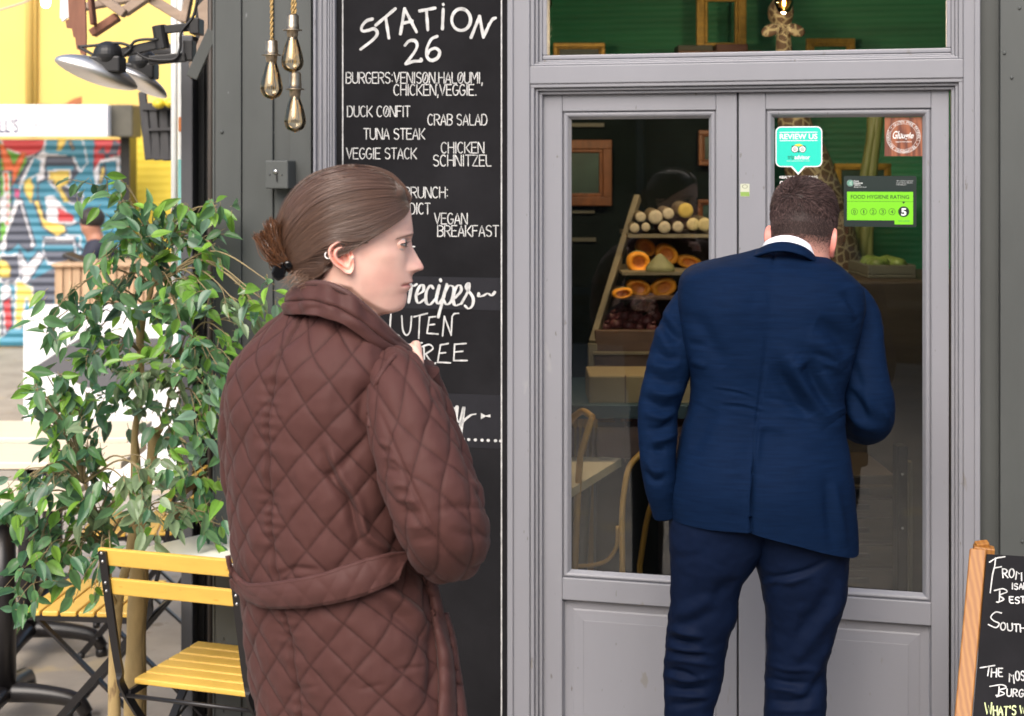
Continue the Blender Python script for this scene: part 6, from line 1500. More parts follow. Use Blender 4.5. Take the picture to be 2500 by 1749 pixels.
# ear: relief over an outline, set on the side of the head
ear_o = smooth_path([(898, 700), (872, 640), (832, 592), (780, 578), (728, 604), (700, 648), (706, 704), (742, 762), (790, 800), (830, 834), (868, 842), (890, 818), (900, 770), (898, 700)], 8)[:-1]
ec = np.array((818., 705.)); nr_ = 34; G = np.zeros((nr_, len(ear_o), 3)); EC = np.zeros((nr_, len(ear_o), 3))
hel = np.array([noise.noise(Vector((0, 0, 0)))]*len(ear_o))
ang = np.arctan2(-(ear_o[:, 1]-ec[1]), ear_o[:, 0]-ec[0])
rim_on = 1-np.exp(-((ang-(-.15))/.55)**2)               # no helix along the face side
lobe = np.exp(-((ang+1.15)/.5)**2)
for i, t_ in enumerate(np.linspace(1.0, .02, nr_)):
    q = ec+(ear_o-ec)*t_
    hgt = .0100+.0042*np.exp(-((t_-.90)/.09)**2)*rim_on-.0052*np.exp(-((t_-.73)/.08)**2)*rim_on*(1-lobe)+.0030*np.exp(-((t_-.56)/.10)**2)*(1-.6*lobe)*rim_on-.0085*sstep(.52, .2, t_)
    hgt = hgt-.010*sstep(.93, 1.0, t_)+.004*(1-lobe)*np.clip(-np.cos(ang), 0, 1)*t_
    tr_ = np.exp(-(((q[:, 0]-885)/16)**2+((q[:, 1]-722)/26)**2)); hgt = hgt+.006*tr_
    lat0 = .0640+.0035*np.clip((880-q[:, 0])/180, 0, 1)*1.6
    G[i] = hp(q[:, 0], q[:, 1], lat0+hgt)
    dk = np.clip(sstep(.5, .15, t_)*.35+.30*np.exp(-((t_-.73)/.07)**2)*rim_on*(1-lobe), 0, 1)  # concha and groove darkened in the colour, as shade
    EC[i] = SK*(1-.12*dk[:, None] if hasattr(dk, '__len__') else 1)*np.array((1.05, .86, .84))
m_ = np.concatenate([[hp(ear_o[:, 0], ear_o[:, 1], np.full(len(ear_o), .05))], G])
body_m.grid(m_, True, False, True, col=np.concatenate([[np.tile(SK, (len(ear_o), 1))], EC]).reshape(-1, 3))
# hidden frame: one skinned chain pelvis - chest - arms - legs, with both hands
Hc = W(800, 1250, YW_)
latw = np.array([math.cos(WYAW), -math.sin(WYAW), 0.]); fww = np.array([math.sin(WYAW), math.cos(WYAW), 0.])
px = W(812, 1500, YW_); nk = hp(800, 1330, 0.)
RSH = W(950, 915, 2.30); REL = W(1088, 1310, 2.235); RWR = W(960, 985, 2.395)
LSH = W(640, 905, 2.50); LEL = LSH+np.array([-.0, .12, -.24]); LWR = LEL+np.array([.15, .10, .08])
V = [px, W(805, 1200, YW_), W(800, 950, YW_), nk, W(880, 900, 2.34), RSH, REL, W(720, 890, 2.44), LSH, LEL, px+latw*.075+np.array([0, 0, -.06]), px-latw*.075+np.array([0, 0, -.06])]
E = [(0, 1), (1, 2), (2, 3), (2, 4), (4, 5), (5, 6), (2, 7), (7, 8), (8, 9), (0, 10), (0, 11)]
R = [.09, .08, .085, .045, .04, .035, .03, .04, .035, .03, .065, .065]
for side, kx in ((1, 10), (-1, 11)):
    hip = V[kx]
    for z, r, dy in ((.48, .05, .02), (.09, .032, -.01)):
        V.append(np.array([hip[0], hip[1], z])+fww*dy); R.append(r); E.append((kx if z > .4 else len(V)-2, len(V)-1))
    a_ = len(V)-1; V.append(np.array([*(V[a_][:2]+fww[:2]*.10), .03])); R.append(.026); E.append((a_, len(V)-1))
def addhand(anchor, hv, he, hr):
    k = len(V); V.extend(hv); R.extend(hr); E.append((anchor, k)); E.extend([(a+k, b+k) for a, b in he])
hd_ = W(1000, 868, 2.352)-RWR
hv, he, hr = hand_skeleton(RWR, W(987, 915, 2.365)-RWR, np.array([.55, .8, -.1]), np.array([-1., .3, .0]), .150, 1.15, thumb_side=1)
addhand(6, hv, he, hr)
hv, he, hr = hand_skeleton(LWR, np.array([.8, .3, .1]), np.array([0, 0, 1.]), np.array([0, 1., 0]), .165, .5, thumb_side=1)
addhand(9, hv, he, hr)
bv, bf = skin_body(V, E, R, 2)
body_m.add(bv, bf, SK*np.array((1.0, .97, .95)))
body = body_m.build('body', m_skin, person_w, True, attr=True)
# eye (the near one shows; the far one is there too)
for sg in (1, -1):
    ce = hp(1243, 619, .0322*sg); r = .0118
    m = MB(); ball = []
    n = 28; a = np.arange(n)*2*math.pi/n
    gz = math.radians(0)
    ax = hf*math.cos(gz)+hl*sg*.22; ax /= np.linalg.norm(ax); s1_ = np.cross(ax, EZ); s1_ /= np.linalg.norm(s1_); s2_ = np.cross(s1_, ax)
    G = []; cl = []
    for th in np.linspace(.01, math.pi-.01, 22):
        G.append([ce+r*(ax*math.cos(th)*(1.05 if th < .5 else 1)+math.sin(th)*(s1_*math.cos(q)+s2_*math.sin(q))) for q in a])
        c_ = (.008, .008, .01) if th < .2 else ((.10, .13, .12) if th < .50 else ((.03, .04, .04) if th < .56 else (.62, .58, .56))); cl += [c_]*n
    m.grid(np.array(G), True, True, True, col=cl); m.build('eye', m_eye, body, True, attr=True)
    # lids: two shell patches on a slightly larger ball
    m = MB(); lm_ = MB()
    for up_ in (1, -1):
        G = []
        for f_ in np.linspace(0, 1, 12):
            row = []
            for az in np.linspace(-112, 112, 40):
                ap = max(0., 1-(az/72.)**2); e0_ = -3+(8 if up_ > 0 else -12)*ap; e1_ = 88*up_
                e_ = math.radians(e0_+(e1_-e0_)*f_); z_ = math.radians(az); rr = r*(1.03+.035*math.exp(-(f_/.10)**2)-.09*f_)
                row.append(ce+rr*(ax*math.cos(e_)*math.cos(z_)+s1_*math.cos(e_)*math.sin(z_)+EZ*math.sin(e_)))
            G.append(row)
        m.grid(np.array(G), col=SK*(np.array((.98, .95, .94)) if up_ > 0 else np.array((.99, .94, .92))))
        edge = np.array(G[0])[7:-7]; radial = (edge-ce)/np.linalg.norm(edge-ce, axis=1)[:, None]
        lm_.grid(np.array([edge+radial*.0003, edge+radial*(.0062 if up_ > 0 else .0018)+EZ*(.0022 if up_ > 0 else -.0006)]))
    m.build('eyelid', m_skin, body, True, attr=True); lm_.build('eyelash', m_lash, body)
# earring
m = MB(); c_ = hp(702, 690, .077); tt_ = np.linspace(0, 2*math.pi, 24)
m.tube([c_+hf*.0048*math.cos(q)+EZ*.0052*math.sin(q)+hl*.003*math.cos(q+1) for q in tt_], .0011, 8, False); m.build('earring', m_steel, body, True)
m = MB(); m.ball(hp(884, 716, .0805), .0014, 8); m.build('ear_stud', m_steel, body, True)

# ------------------------------------------------------------------ hair
m_hair = mk('brown_hair', (.13, .065, .035), .36, attr=True, spec=.75, bump=.0)
HC0, HC1 = np.array((.058, .028, .017)), np.array((.14, .075, .048))
hair_poly = np.array([(1352, 262), (1335, 300), (1290, 368), (1180, 448), (1085, 508), (1010, 560), (992, 596), (958, 600), (905, 582), (850, 588), (790, 566), (720, 590), (690, 640), (700, 720), (735, 775), (700, 800), (660, 880), (600, 905), (430, 930), (360, 840), (300, 400), (500, 60), (900, 20), (1250, 80)], float)
# cap: same rings pushed out; the skin hairline shows where it thins to nothing
cy_ = np.linspace(84, 960, 190); CX, CLt = head_ring(np.clip(cy_, 88.2, 960), 300); CYg = np.repeat(cy_[:, None], 300, 1)
def pdist(P, poly):
    best = np.full(P.shape[:-1], 1e9)
    for i in range(len(poly)):
        a, b = poly[i], poly[(i+1) % len(poly)]; ab = b-a; t_ = np.clip(((P-a)*ab).sum(-1)/(ab@ab), 0, 1); best = np.minimum(best, np.linalg.norm(P-(a+t_[..., None]*ab), axis=-1))
    return best
pin = inpoly(np.stack([CX, CYg], -1), [tuple(p) for p in hair_poly]); pd_ = pdist(np.stack([CX, CYg], -1), hair_poly[:17])
th_ = np.where(pin, .0095*sstep(0, 110, pd_), -.004)
rx, rl = CX-880, CLt*HS; ry = (CYg-520)*-.9; nn_ = np.sqrt(rx**2+rl**2+np.where(CYg < 420, ry, 0)**2)+1
topb = np.where(CYg < 420, (420-CYg)/332, 0)
CX2 = CX+rx/nn_*th_*HS; CL2 = CLt+rl/nn_*th_; CY2 = CYg-np.where(CYg < 420, ry, 0)/nn_*th_*HS
CPts = hp(CX2, CY2, CL2)
fl = []
n_ = 300
for i in range(len(cy_)-1):
    for j in range(n_):
        j2 = (j+1) % n_
        if pin[i, j] or pin[i, j2] or pin[i+1, j] or pin[i+1, j2]: fl.append((i*n_+j, i*n_+j2, (i+1)*n_+j2, (i+1)*n_+j))
hair = MB(); hair.add(CPts.reshape(-1, 3), fl+[tuple(range(n_))], col=HC0*1.7)
# strands flow from the hairline over the skull to the knot
KN = np.array((408., 775.))
top = smooth_path([(1346, 262), (1290, 190), (1190, 122), (1080, 82), (980, 66), (870, 62), (755, 78), (640, 112), (545, 168), (470, 240), (415, 320), (378, 400), (352, 490), (345, 590), (355, 680), (385, 740), KN], 8)
mid1 = smooth_path([(1346, 268), (1260, 290), (1120, 320), (960, 350), (800, 400), (660, 475), (550, 570), (470, 670), KN], 8)
bot = smooth_path([(1342, 282), (1290, 368), (1180, 446), (1085, 506), (1000, 560), (900, 585), (800, 580), (715, 610), (640, 670), (560, 730), (480, 768), KN], 8)
low = smooth_path([(712, 640), (705, 720), (690, 770), (640, 800), (560, 810), (470, 800), KN], 8)
nap = smooth_path([(735, 780), (690, 830), (640, 872), (560, 880), (490, 860), (440, 825), KN], 8)
TP, M1, BT, LW, NP_ = [resample(q, 34) for q in (top, mid1, bot, low, nap)]
def lat_at(x, y):
    y2 = np.clip(y, 90, 1180); xf = tb(T_front, y2); xb = sm(T_back, y2); xc = sm(T_c, y2); w = sm(T_w, y2)
    e = np.where(x > xc, xf-xc, xc-xb); q = np.clip(np.abs(x-xc)/e, 0, 1); p_ = pf_(y2); return w*(1-q**p_)**(1/p_)
def strand(q, sg, off, jit):
    x, y = q[:, 0], q[:, 1]; l = lat_at(x, y)
    xc = 880.; k = np.sqrt((x-xc)**2+(l*HS)**2+((y-520)*.7*(y < 420))**2)+1
    o = off*HS*np.clip(np.linspace(0, 1, len(q))*6, .12, 1)
    return hp(x+(x-xc)/k*o, y+np.where(y < 420, (y-420), 0)/k*o*1.0, sg*(l+(l*HS)/k*o/HS+jit))
SR = random.Random(3); cs_ = []
def fam(A, B, cnt, bias=None):
    for i in range(cnt):
        t_ = SR.random(); q = A*(1-t_)+B*t_
        q = q+np.cumsum(np.array([[SR.gauss(0, .9), SR.gauss(0, .9)] for _ in range(len(q))]), 0)*np.sin(np.linspace(0, math.pi, len(q)))[:, None]
        q[-6:] += (KN+np.array([SR.gauss(0, 16), SR.gauss(0, 14)])-q[-1])*np.linspace(.1, 1, 6)[:, None]
        P = strand(q, 1 if SR.random() < .86 else -1, SR.uniform(.0075, .0110), SR.gauss(0, .0003))
        v_ = noise.noise(Vector((t_*16, 2., 0)))*.5+.5; c_ = (HC0+(HC1-HC0)*min(1, max(0, v_*.5+SR.gauss(.2, .2))))
        g = tube_grid(P, np.linspace(.0006, .0005, len(P))*SR.uniform(.6, 1.2), 4); hair.grid(g, True, col=c_)
fam(TP, M1, 950); fam(M1, BT, 950); fam(LW, NP_, 240); fam(BT, LW, 90)
for tip_, r_ in (((268, 452), .0175), ((185, 560), .0150), ((318, 600), .018)):
    q = smooth_path([KN+np.array([6, 10]), (KN+np.array(tip_))/2+np.array([-22, 6]), np.array(tip_, float)], 8); t_ = np.linspace(0, 1, len(q))
    hair.grid(tube_grid(hp(q[:, 0], q[:, 1], np.full(len(q), .002)), r_*(.55+.6*np.sin(math.pi*np.clip(t_*.85+.12, 0, 1)))*(1-.25*t_), 18), True, True, True, col=np.array((.085, .036, .016)))
# bun: twisted tufts thrown up and back from the clip
for tips, cnt, wob in (([(270, 435), (300, 440), (245, 470), (330, 470)], 260, 20), ([(155, 558), (185, 548), (170, 575), (215, 520)], 210, 18), ([(330, 560), (350, 640), (300, 600)], 160, 22), ([(230, 640), (260, 700)], 110, 16)):
    for i in range(cnt):
        tp = np.array(SR.choice(tips), float)+np.array([SR.gauss(0, 14), SR.gauss(0, 12)]); b0_ = KN+np.array([SR.gauss(-22, 20), SR.gauss(0, 22)])
        md = (b0_+tp)/2+np.array([SR.gauss(-18, wob), SR.gauss(12, wob)]); la_ = SR.gauss(.004, .015)
        q = smooth_path([b0_, md, tp], 7); ll = np.linspace(SR.gauss(0, .008), la_, len(q))+np.sin(np.linspace(0, math.pi, len(q)))*SR.gauss(0, .006)
        P = hp(q[:, 0], q[:, 1], ll); c_ = np.array((.125, .052, .022))*SR.uniform(.55, 1.7)
        hair.grid(tube_grid(P, np.linspace(.0011, .0004, len(P)), 4), True, col=c_)
# loose hairs on the crown and the nape
for i in range(46):
    x0 = SR.uniform(820, 1250); y0 = np.interp(x0, [820, 980, 1080, 1190, 1290], [64, 64, 80, 122, 195])
    q = smooth_path([(x0+60, y0+34), (x0, y0-SR.uniform(2, 22)), (x0-SR.uniform(50, 110), y0-SR.uniform(0, 26)+10), (x0-SR.uniform(130, 210), y0+SR.uniform(5, 40))], 7)
    hair.grid(tube_grid(hp(q[:, 0], q[:, 1], np.full(len(q), SR.gauss(0, .012))), .00022, 3), True, col=HC1)
for i in range(120):
    x0, y0 = SR.uniform(430, 690), SR.uniform(800, 880); l0 = SR.uniform(.02, .05)
    q = smooth_path([(x0, y0), (x0-SR.uniform(5, 45), y0+SR.uniform(20, 45)), (x0-SR.uniform(20, 110), y0+SR.uniform(50, 110))], 6)
    hair.grid(tube_grid(hp(q[:, 0], q[:, 1], np.full(len(q), l0)+np.linspace(0, .006, len(q))), .00028, 3), True, col=np.array((.19, .10, .055)))
for i in range(190):       # short hairs round the hairline
    k = SR.randrange(0, 16); a_, b_ = hair_poly[k], hair_poly[k+1]; p_ = a_+(b_-a_)*SR.random(); d_ = np.array((-40., -12.)) if k < 7 else np.array((-25., 10.))
    q = np.array([p_+np.array([6, 6]), p_+d_*.5+np.array([SR.gauss(0, 6), SR.gauss(0, 6)]), p_+d_*1.3]); l_ = lat_at(q[:, 0], q[:, 1])
    hair.grid(tube_grid(hp(q[:, 0], q[:, 1], l_+np.array([.0004, .003, .007])), .0003, 3), True, col=HC0*1.3)
hair.build('hair', m_hair, person_w, True, attr=True)
m_clip = mk('black_gloss_plastic', (.006, .006, .007), .16)
m = MB()
for pts, l0, l1 in (([(300, 775), (372, 752), (392, 800), (380, 880), (332, 905), (288, 880), (276, 838)], -.014, .020), ([(372, 752), (412, 742), (442, 768), (440, 800), (405, 812), (388, 800)], -.012, .026)):
    A_ = np.array([hp(x, y, l1) for x, y in pts]); B_ = np.array([hp(x, y, l0) for x, y in pts]); k = len(pts); m.add(np.vstack([A_, B_]), [tuple(range(k)), tuple(range(2*k-1, k-1, -1))]+[(i, i+k, (i+1) % k+k, (i+1) % k) for i in range(k)])
m.build('hair_clip', m_clip, person_w, bevel=.003)

# ------------------------------------------------------------------ coat
def mk_cloth(name, col, rough, weave, sheen=.2, var=.08, vs=5, spec=.4, bs=30, wr=.2, attr=False, stretch=(1, 1, 1)):
    m = mk(name, col, rough, var=var, vs=vs, sheen=sheen, spec=spec, attr=attr, stretch=stretch); nt = m.node_tree; N = nt.nodes; L = nt.links; p = N['Principled BSDF']
    tc = N.new('ShaderNodeTexCoord'); n1 = N.new('ShaderNodeTexNoise'); n1.inputs['Scale'].default_value = weave; n1.inputs['Detail'].default_value = 2
    n2 = N.new('ShaderNodeTexNoise'); n2.inputs['Scale'].default_value = bs; n2.inputs['Detail'].default_value = 4
    L.new(tc.outputs['Object'], n1.inputs['Vector']); L.new(tc.outputs['Object'], n2.inputs['Vector'])
    b1 = N.new('ShaderNodeBump'); b1.inputs['Strength'].default_value = .35; b1.inputs['Distance'].default_value = .0006; b2 = N.new('ShaderNodeBump'); b2.inputs['Strength'].default_value = wr; b2.inputs['Distance'].default_value = .004
    L.new(n1.outputs['Fac'], b1.inputs['Height']); L.new(n2.outputs['Fac'], b2.inputs['Height']); L.new(b2.outputs[0], b1.inputs['Normal']); L.new(b1.outputs[0], p.inputs['Normal'])
    return m
m_coat = mk_cloth('brown_quilted_nylon', (.080, .0345, .0305), .58, 900, .05, .08, 4, .16, 26, .3)
m_coat_q = mk_cloth('brown_quilted_nylon_shaded', (.080, .0345, .0305), .62, 900, .05, .08, 4, .12, 26, .3, True)
COAT = np.array((.080, .0345, .0305))
m_coat_d = mk_cloth('brown_corduroy_trim', (.085, .036, .031), .6, 500, .2, .1, 12)
LV = [(742, 728, 846), (756, 704, 880), (770, 686, 905), (790, 660, 928), (808, 640, 946), (845, 600, 972), (870, 580, 990), (902, 564, 1003), (955, 549, 1006), (1007, 543, 1006), (1079, 546, 1004), (1177, 549, 1004), (1275, 555, 1004), (1344, 563, 1012), (1396, 570, 1030), (1445, 578, 1052), (1494, 584, 1074), (1576, 593, 1098), (1657, 601, 1114), (1749, 618, 1128), (1880, 634, 1142), (2010, 642, 1152)]
LVs = levels(LV, 420); NC = 420
G = np.array([ring(l, r, v, YW_, .66, WYAW, NC) for v, l, r in LVs])
N = grid_normals(G)
per = np.linalg.norm(np.roll(G, -1, 1)-G, axis=2); s = np.cumsum(per, 1)-per
back_i = NC*3//4           # ring angle 270 deg: the middle of her back
s = s-s[:, back_i:back_i+1]; tot = per.sum(1, keepdims=True); s = np.where(s < -tot/2, s+tot, s); s = np.where(s > tot/2, s-tot, s)
# keep the cloth's own width near the waist so that the diamonds do not squeeze
ref = per[200].sum(); sc_s = s*(ref/tot)**.65
zc = G[..., 2]; qa = .0665; qb = .0715
warp = .10*vnoise(np.stack([s*0+sc_s, zc, zc*0], -1), 6., 3., 2)
A_ = sc_s/qa+zc/qb+warp; B_ = sc_s/qa-zc/qb-warp*.8
D = quilt(A_, B_, .0054, .38)
seam = np.exp(-(s/.0045)**2); puck = np.exp(-(s/.022)**2)
D = D*(1-.75*seam)-.0035*seam+.0011*puck*np.sin(zc*2*math.pi/.021+3*np.sin(zc*40))*np.sign(s+.0001)**2
D += .0045*vnoise(np.stack([G[..., 0], G[..., 1], G[..., 2]*.8], -1), 17., 9., 3)
yoke = sstep(.20, .0, (G[0, 0, 2]-zc))     # plain yoke above the quilting on the shoulders
D += folds(G, N, [('R7', [(870, 740), (960, 960), (1070, 1150), (1150, 1430)], 14, -.011), ('R7', [(930, 720), (1010, 930), (1130, 1130), (1210, 1420)], 15, .009), ('R7', [(1060, 1080), (1120, 1250), (1160, 1420)], 9, -.008),
                  ('R7', [(1180, 700), (1100, 800), (960, 960)], 12, -.005), ('R8', [(1130, 0), (1200, 160), (1370, 300)], 12, .009), ('R8', [(1240, 560), (1420, 660), (1700, 880)], 16, .009), ('R8', [(1330, 660), (1540, 880), (1690, 1010)], 14, -.008),
                  ('R8', [(1660, 600), (1690, 800), (1710, 1100), (1690, 1400)], 16, -.012), ('R7', [(890, 930), (960, 990)], 9, -.006), ('R8', [(860, 430), (700, 420), (560, 470)], 8, -.004),
                  ('R7', [(1210, 300), (1180, 520), (1270, 700)], 16, -.010), ('R7', [(300, 100), (180, 220), (140, 400)], 20, .003),
                  ('R8', [(1440, 1180), (1650, 1160)], 7, -.003), ('R8', [(1150, 1330), (1330, 1290)], 7, -.002), ('R8', [(660, 1330), (860, 1300)], 7, -.002)])
flare = 0
G2_ = G+N*D[..., None]
def stitch_shade(a, b): return COAT*(1-.42*np.exp(-(np.minimum(np.abs(a-np.round(a)), np.abs(b-np.round(b)))/.034)**2))[..., None]  # quilting lines darkened in the colour, for groove shade as well as thread
coat = MB(); coat.grid(G2_, True, True, True, col=(stitch_shade(A_, B_)*(1-.3*seam)[..., None]).reshape(-1, 3))  # shade of the back seam painted in as well
coat_uvp = proj(G2_); coat_front = (N*(G2_-np.array([0, 0, H]))).sum(2) < 0
def coat_depth(u, v, off=0.):
    """nearest point of the coat's near side to a photo point, pushed out by off"""
    d = np.where(coat_front, ((coat_uvp-np.array([u, v]))**2).sum(2), 1e9); i = np.unravel_index(np.argmin(d), d.shape)
    return G2_[i], N[i]
# sleeves: same cloth, a separate tube that meets the body at the piped armhole
def sleeve(path, rad, rows, n, segs, name=None, flip=1):
    P, L, r, Gs = tube_cols(path, rad, rows, n, 1.0, (0, 1, 0))
    Ns = grid_normals(Gs); th = np.linspace(0, 2*math.pi, n, endpoint=False)[None, :]
    sa = th*.075; zz_ = L[:, None]+0*sa; lim = sa
    Dq = quilt(sa/qa*1.0+zz_/(qb*1.05)+.12*np.sin(zz_*20), sa/qa-zz_/(qb*1.05), .0058, .38)
    Dq += .003*vnoise(Gs, 19., 5., 3)
    Dq += folds(Gs, Ns, segs)
    fade = sstep(0, .03, L)[:, None]
    return Gs+Ns*(Dq*fade)[..., None], stitch_shade(sa/qa*1.0+zz_/(qb*1.05)+.12*np.sin(zz_*20), sa/qa-zz_/(qb*1.05))
arm_p = [W(905, 895, 2.39), W(956, 915, 2.31), W(984, 980, 2.262), W(1006, 1070, 2.24), W(1034, 1160, 2.225), W(1064, 1240, 2.215), W(1083, 1292, 2.225), W(1092, 1318, 2.262), W(1096, 1300, 2.325), W(1090, 1240, 2.375), W(1070, 1140, 2.41), W(1044, 1040, 2.425), W(1020, 960, 2.42), W(1008, 915, 2.405)]
arm_r = [.022, .040, .0520, .0575, .0600, .0620, .0605, .0590, .0575, .0560, .0500, .0440, .0390, .0360]
SG, SN = sleeve(arm_p, arm_r, 260, 180, [('R7', [(1320, 480), (1380, 640), (1470, 840), (1560, 1040), (1690, 1300), (1790, 1500)], 5, -.0045), ('R7', [(1310, 700), (1400, 740)], 7, .004), ('R7', [(1340, 800), (1430, 840)], 7, .004), ('R7', [(1360, 900), (1470, 930)], 7, -.004), ('R7', [(1430, 1010), (1540, 1040)], 7, .004),
      ('R7', [(1450, 1120), (1600, 1150)], 8, .005), ('R7', [(1490, 1230), (1640, 1230)], 8, -.005), ('R7', [(1520, 1320), (1690, 1330)], 8, .005), ('R7', [(1560, 1420), (1730, 1420)], 8, -.004), ('R7', [(1640, 250), (1720, 380), (1770, 520)], 8, -.006), ('R7', [(1700, 1230), (1850, 1190), (2080, 1200)], 7, -.004),
      ('R8', [(1820, 130), (1950, 170), (2050, 170)], 7, -.004), ('R7', [(1960, 1000), (2040, 1080)], 9, .004)])
coat.grid(SG, True, True, True, col=SN.reshape(-1, 3))
lp = [W(668, 880, 2.50), W(640, 925, 2.53), W(618, 1000, 2.56), W(612, 1100, 2.58), W(630, 1200, 2.60), LEL+np.array([.02, .02, 0]), LWR]
SG2, SN2 = sleeve(lp, [.04, .050, .052, .050, .048, .046, .036], 120, 90, [])
coat.grid(SG2, True, True, True, col=SN2.reshape(-1, 3))
coat_o = coat.build('coat', m_coat_q, person_w, True, attr=True)
# piped armhole
pip = smooth_path([Z('R7', 1478, 40), Z('R7', 1400, 80), Z('R7', 1340, 160), Z('R7', 1290, 250), Z('R7', 1245, 370), Z('R7', 1228, 480), Z('R7', 1240, 600)], 6)
P_ = []
for u, v in pip:
    d1_ = (((coat_uvp-np.array([u, v]))**2).sum(2)); i = np.unravel_index(np.argmin(np.where(coat_front, d1_, 1e9)), d1_.shape)
    su = proj(SG); d2_ = np.where(SG[..., 1] < 2.36, ((su-np.array([u, v]))**2).sum(2), 1e9); j = np.unravel_index(np.argmin(d2_), d2_.shape)
    y = min(G2_[i][1], SG[j][1] if d2_[j] < 150 else 9); P_.append(W(u, v, y-.001))
P_ = np.array(P_); k5 = np.ones(7)/7; P_[:, 1] = np.convolve(np.pad(P_[:, 1], 3, 'edge'), k5, 'valid')
m = MB(); m.tube(P_, .0042, 8); m.build('armhole_piping', m_coat, coat_o, True)
# collar: a turned up stand, open toward the front
def collar_curve(tab):
    return smooth_path([hp(x, y, l) for x, y, l in tab], 8)
ctop = collar_curve([(1330, 1440, .020), (1180, 1292, .062), (1060, 1165, .079), (940, 1050, .089), (830, 965, .090), (720, 915, .080), (610, 905, .060), (500, 935, .030), (430, 985, -.01), (450, 1010, -.05), (600, 990, -.085), (820, 1060, -.09), (1050, 1200, -.07), (1200, 1330, -.03)])
cbot = collar_curve([(1270, 1500, .052), (1130, 1425, .082), (1000, 1335, .098), (880, 1240, .104), (780, 1185, .102), (670, 1150, .090), (560, 1140, .068), (450, 1150, .034), (372, 1165, -.01), (410, 1170, -.055), (580, 1170, -.09), (820, 1220, -.10), (1050, 1340, -.08), (1200, 1450, -.03)])
n_c = 150; ctop, cbot = resample(ctop, n_c), resample(cbot, n_c)
rows = []; cen = hp(800, 1100, 0.)
for t_ in np.linspace(0, 1, 30):
    Pm = ctop*(1-t_)+cbot*t_; o_ = Pm-cen; o_[:, 2] = 0; o_ /= np.linalg.norm(o_, axis=1)[:, None]
    b_ = .006*math.sin(math.pi*t_)+.004*math.exp(-((t_-.55)/.06)**2)*-1
    w_ = .0035*np.array([noise.noise(Vector((i*.12, t_*3.3, 4.))) for i in range(n_c)])+.0035*np.array([math.sin(i*.5+t_*7)*math.exp(-((i-48)/18)**2) for i in range(n_c)])
    rows.append(Pm+o_*(b_+w_)[:, None])
m = MB(); m.grid(np.array(rows)); m.build('collar', m_coat, coat_o, True, solid=.005)
m = MB(); m.tube(ctop, .0050, 8); m.tube(np.array(rows)[15]+0, .0016, 6); m.build('collar_edge', m_coat_d, coat_o, True)
# lapel underside, dark, below the collar tip
lap = np.array([[hp(960, 1330, .100), hp(1090, 1370, .088), hp(1200, 1440, .07), hp(1300, 1445, .045)], [hp(970, 1345, .098), hp(1080, 1420, .085), hp(1180, 1480, .068), hp(1285, 1490, .045)], [hp(1000, 1400, .085), hp(1090, 1500, .075), hp(1180, 1560, .06), hp(1260, 1580, .04)]])
m = MB(); m.grid(lap); m.build('lapel', m_coat_d, coat_o, True, solid=.005, sub=2)
# belt: a loose strap round the waist
b_top = smooth_path([(172, 330), (205, 440), (300, 540), (420, 553), (560, 537), (720, 512), (870, 480), (1050, 420), (1200, 372), (1370, 330), (1535, 312)], 9)
b_bot = smooth_path([(205, 560), (300, 640), (400, 690), (500, 708), (620, 708), (740, 702), (850, 688), (1030, 655), (1200, 606), (1350, 545), (1450, 490)], 9)
nb_ = 120; b_top, b_bot = resample(b_top, nb_), resample(b_bot, nb_); BG = []
for t_ in np.linspace(0, 1, 13):
    row = []
    for i in range(nb_):
        q = b_top[i]*(1-t_)+b_bot[i]*t_; u, v = Z('R8', *q); p_, n__ = coat_depth(max(u, 578), v)
        row.append(p_[1])
    row = np.array(row); kk = np.ones(21)/21; row = np.convolve(np.pad(row, 10, 'edge'), kk, 'valid')
    i_ = np.arange(nb_); bow = .016+.012*np.exp(-(i_/12.)**2)+.005*math.sin(math.pi*t_)
    BG.append([W(*Z('R8', *(b_top[i]*(1-t_)+b_bot[i]*t_)), row[i]-(bow[i] if hasattr(bow, '__len__') else bow)) for i in range(nb_)])
BG = np.array(BG); bn = grid_normals(BG, False)
sb_ = np.linspace(0, 1, nb_)*.46; tb_ = np.linspace(0, .05, 13)[:, None]
bdsp = .0028*(np.abs(np.sin(math.pi*(sb_[None]/.06+tb_/.06)))*np.abs(np.sin(math.pi*(sb_[None]/.06-tb_/.06))))**.5
BG[..., 1] -= bdsp
m = MB(); m.grid(BG); belt = m.build('belt', m_coat, coat_o, True, solid=.007)
m = MB(); m.tube(BG[0], .0043, 8); m.tube(BG[-1], .0036, 8); m.build('belt_edge', m_coat, belt, True)
# front edge of the coat and the hanging strap at her right side
def strip(pts, wl, Y, name, mat, thick=.008):
    q = smooth_path([(a, b) for a, b, _ in pts], 8); wv = np.interp(np.linspace(0, 1, len(q)), np.linspace(0, 1, len(pts)), [c for _, _, c in pts]); Gs = []
    for t_ in np.linspace(-.5, .5, 9):
        row = []
        for i, (x, y) in enumerate(q):
            u, v = Z('R8', x+t_*wv[i], y); row.append(W(u, v, Y(u, v)-.012*math.cos(t_*math.pi)+.0015*math.sin(i*1.1)))
        Gs.append(row)
    m = MB(); m.grid(np.array(Gs)); return m.build(name, mat, coat_o, True, solid=thick)
yy_ = lambda u, v: coat_depth(min(u, 1110), v)[0][1]-.004
strip([(1555, 250, 50), (1620, 400, 70), (1690, 560, 70), (1745, 800, 70), (1790, 1050, 85), (1810, 1300, 100), (1810, 1560, 120), (1815, 1900, 120)], None, yy_, 'front_edge', m_coat)
strip([(1790, 760, 30), (1840, 950, 40), (1868, 1150, 46), (1890, 1350, 70), (1905, 1560, 90), (1915, 1900, 90)], None, lambda u, v: yy_(u, v)+.016, 'front_edge', m_coat)
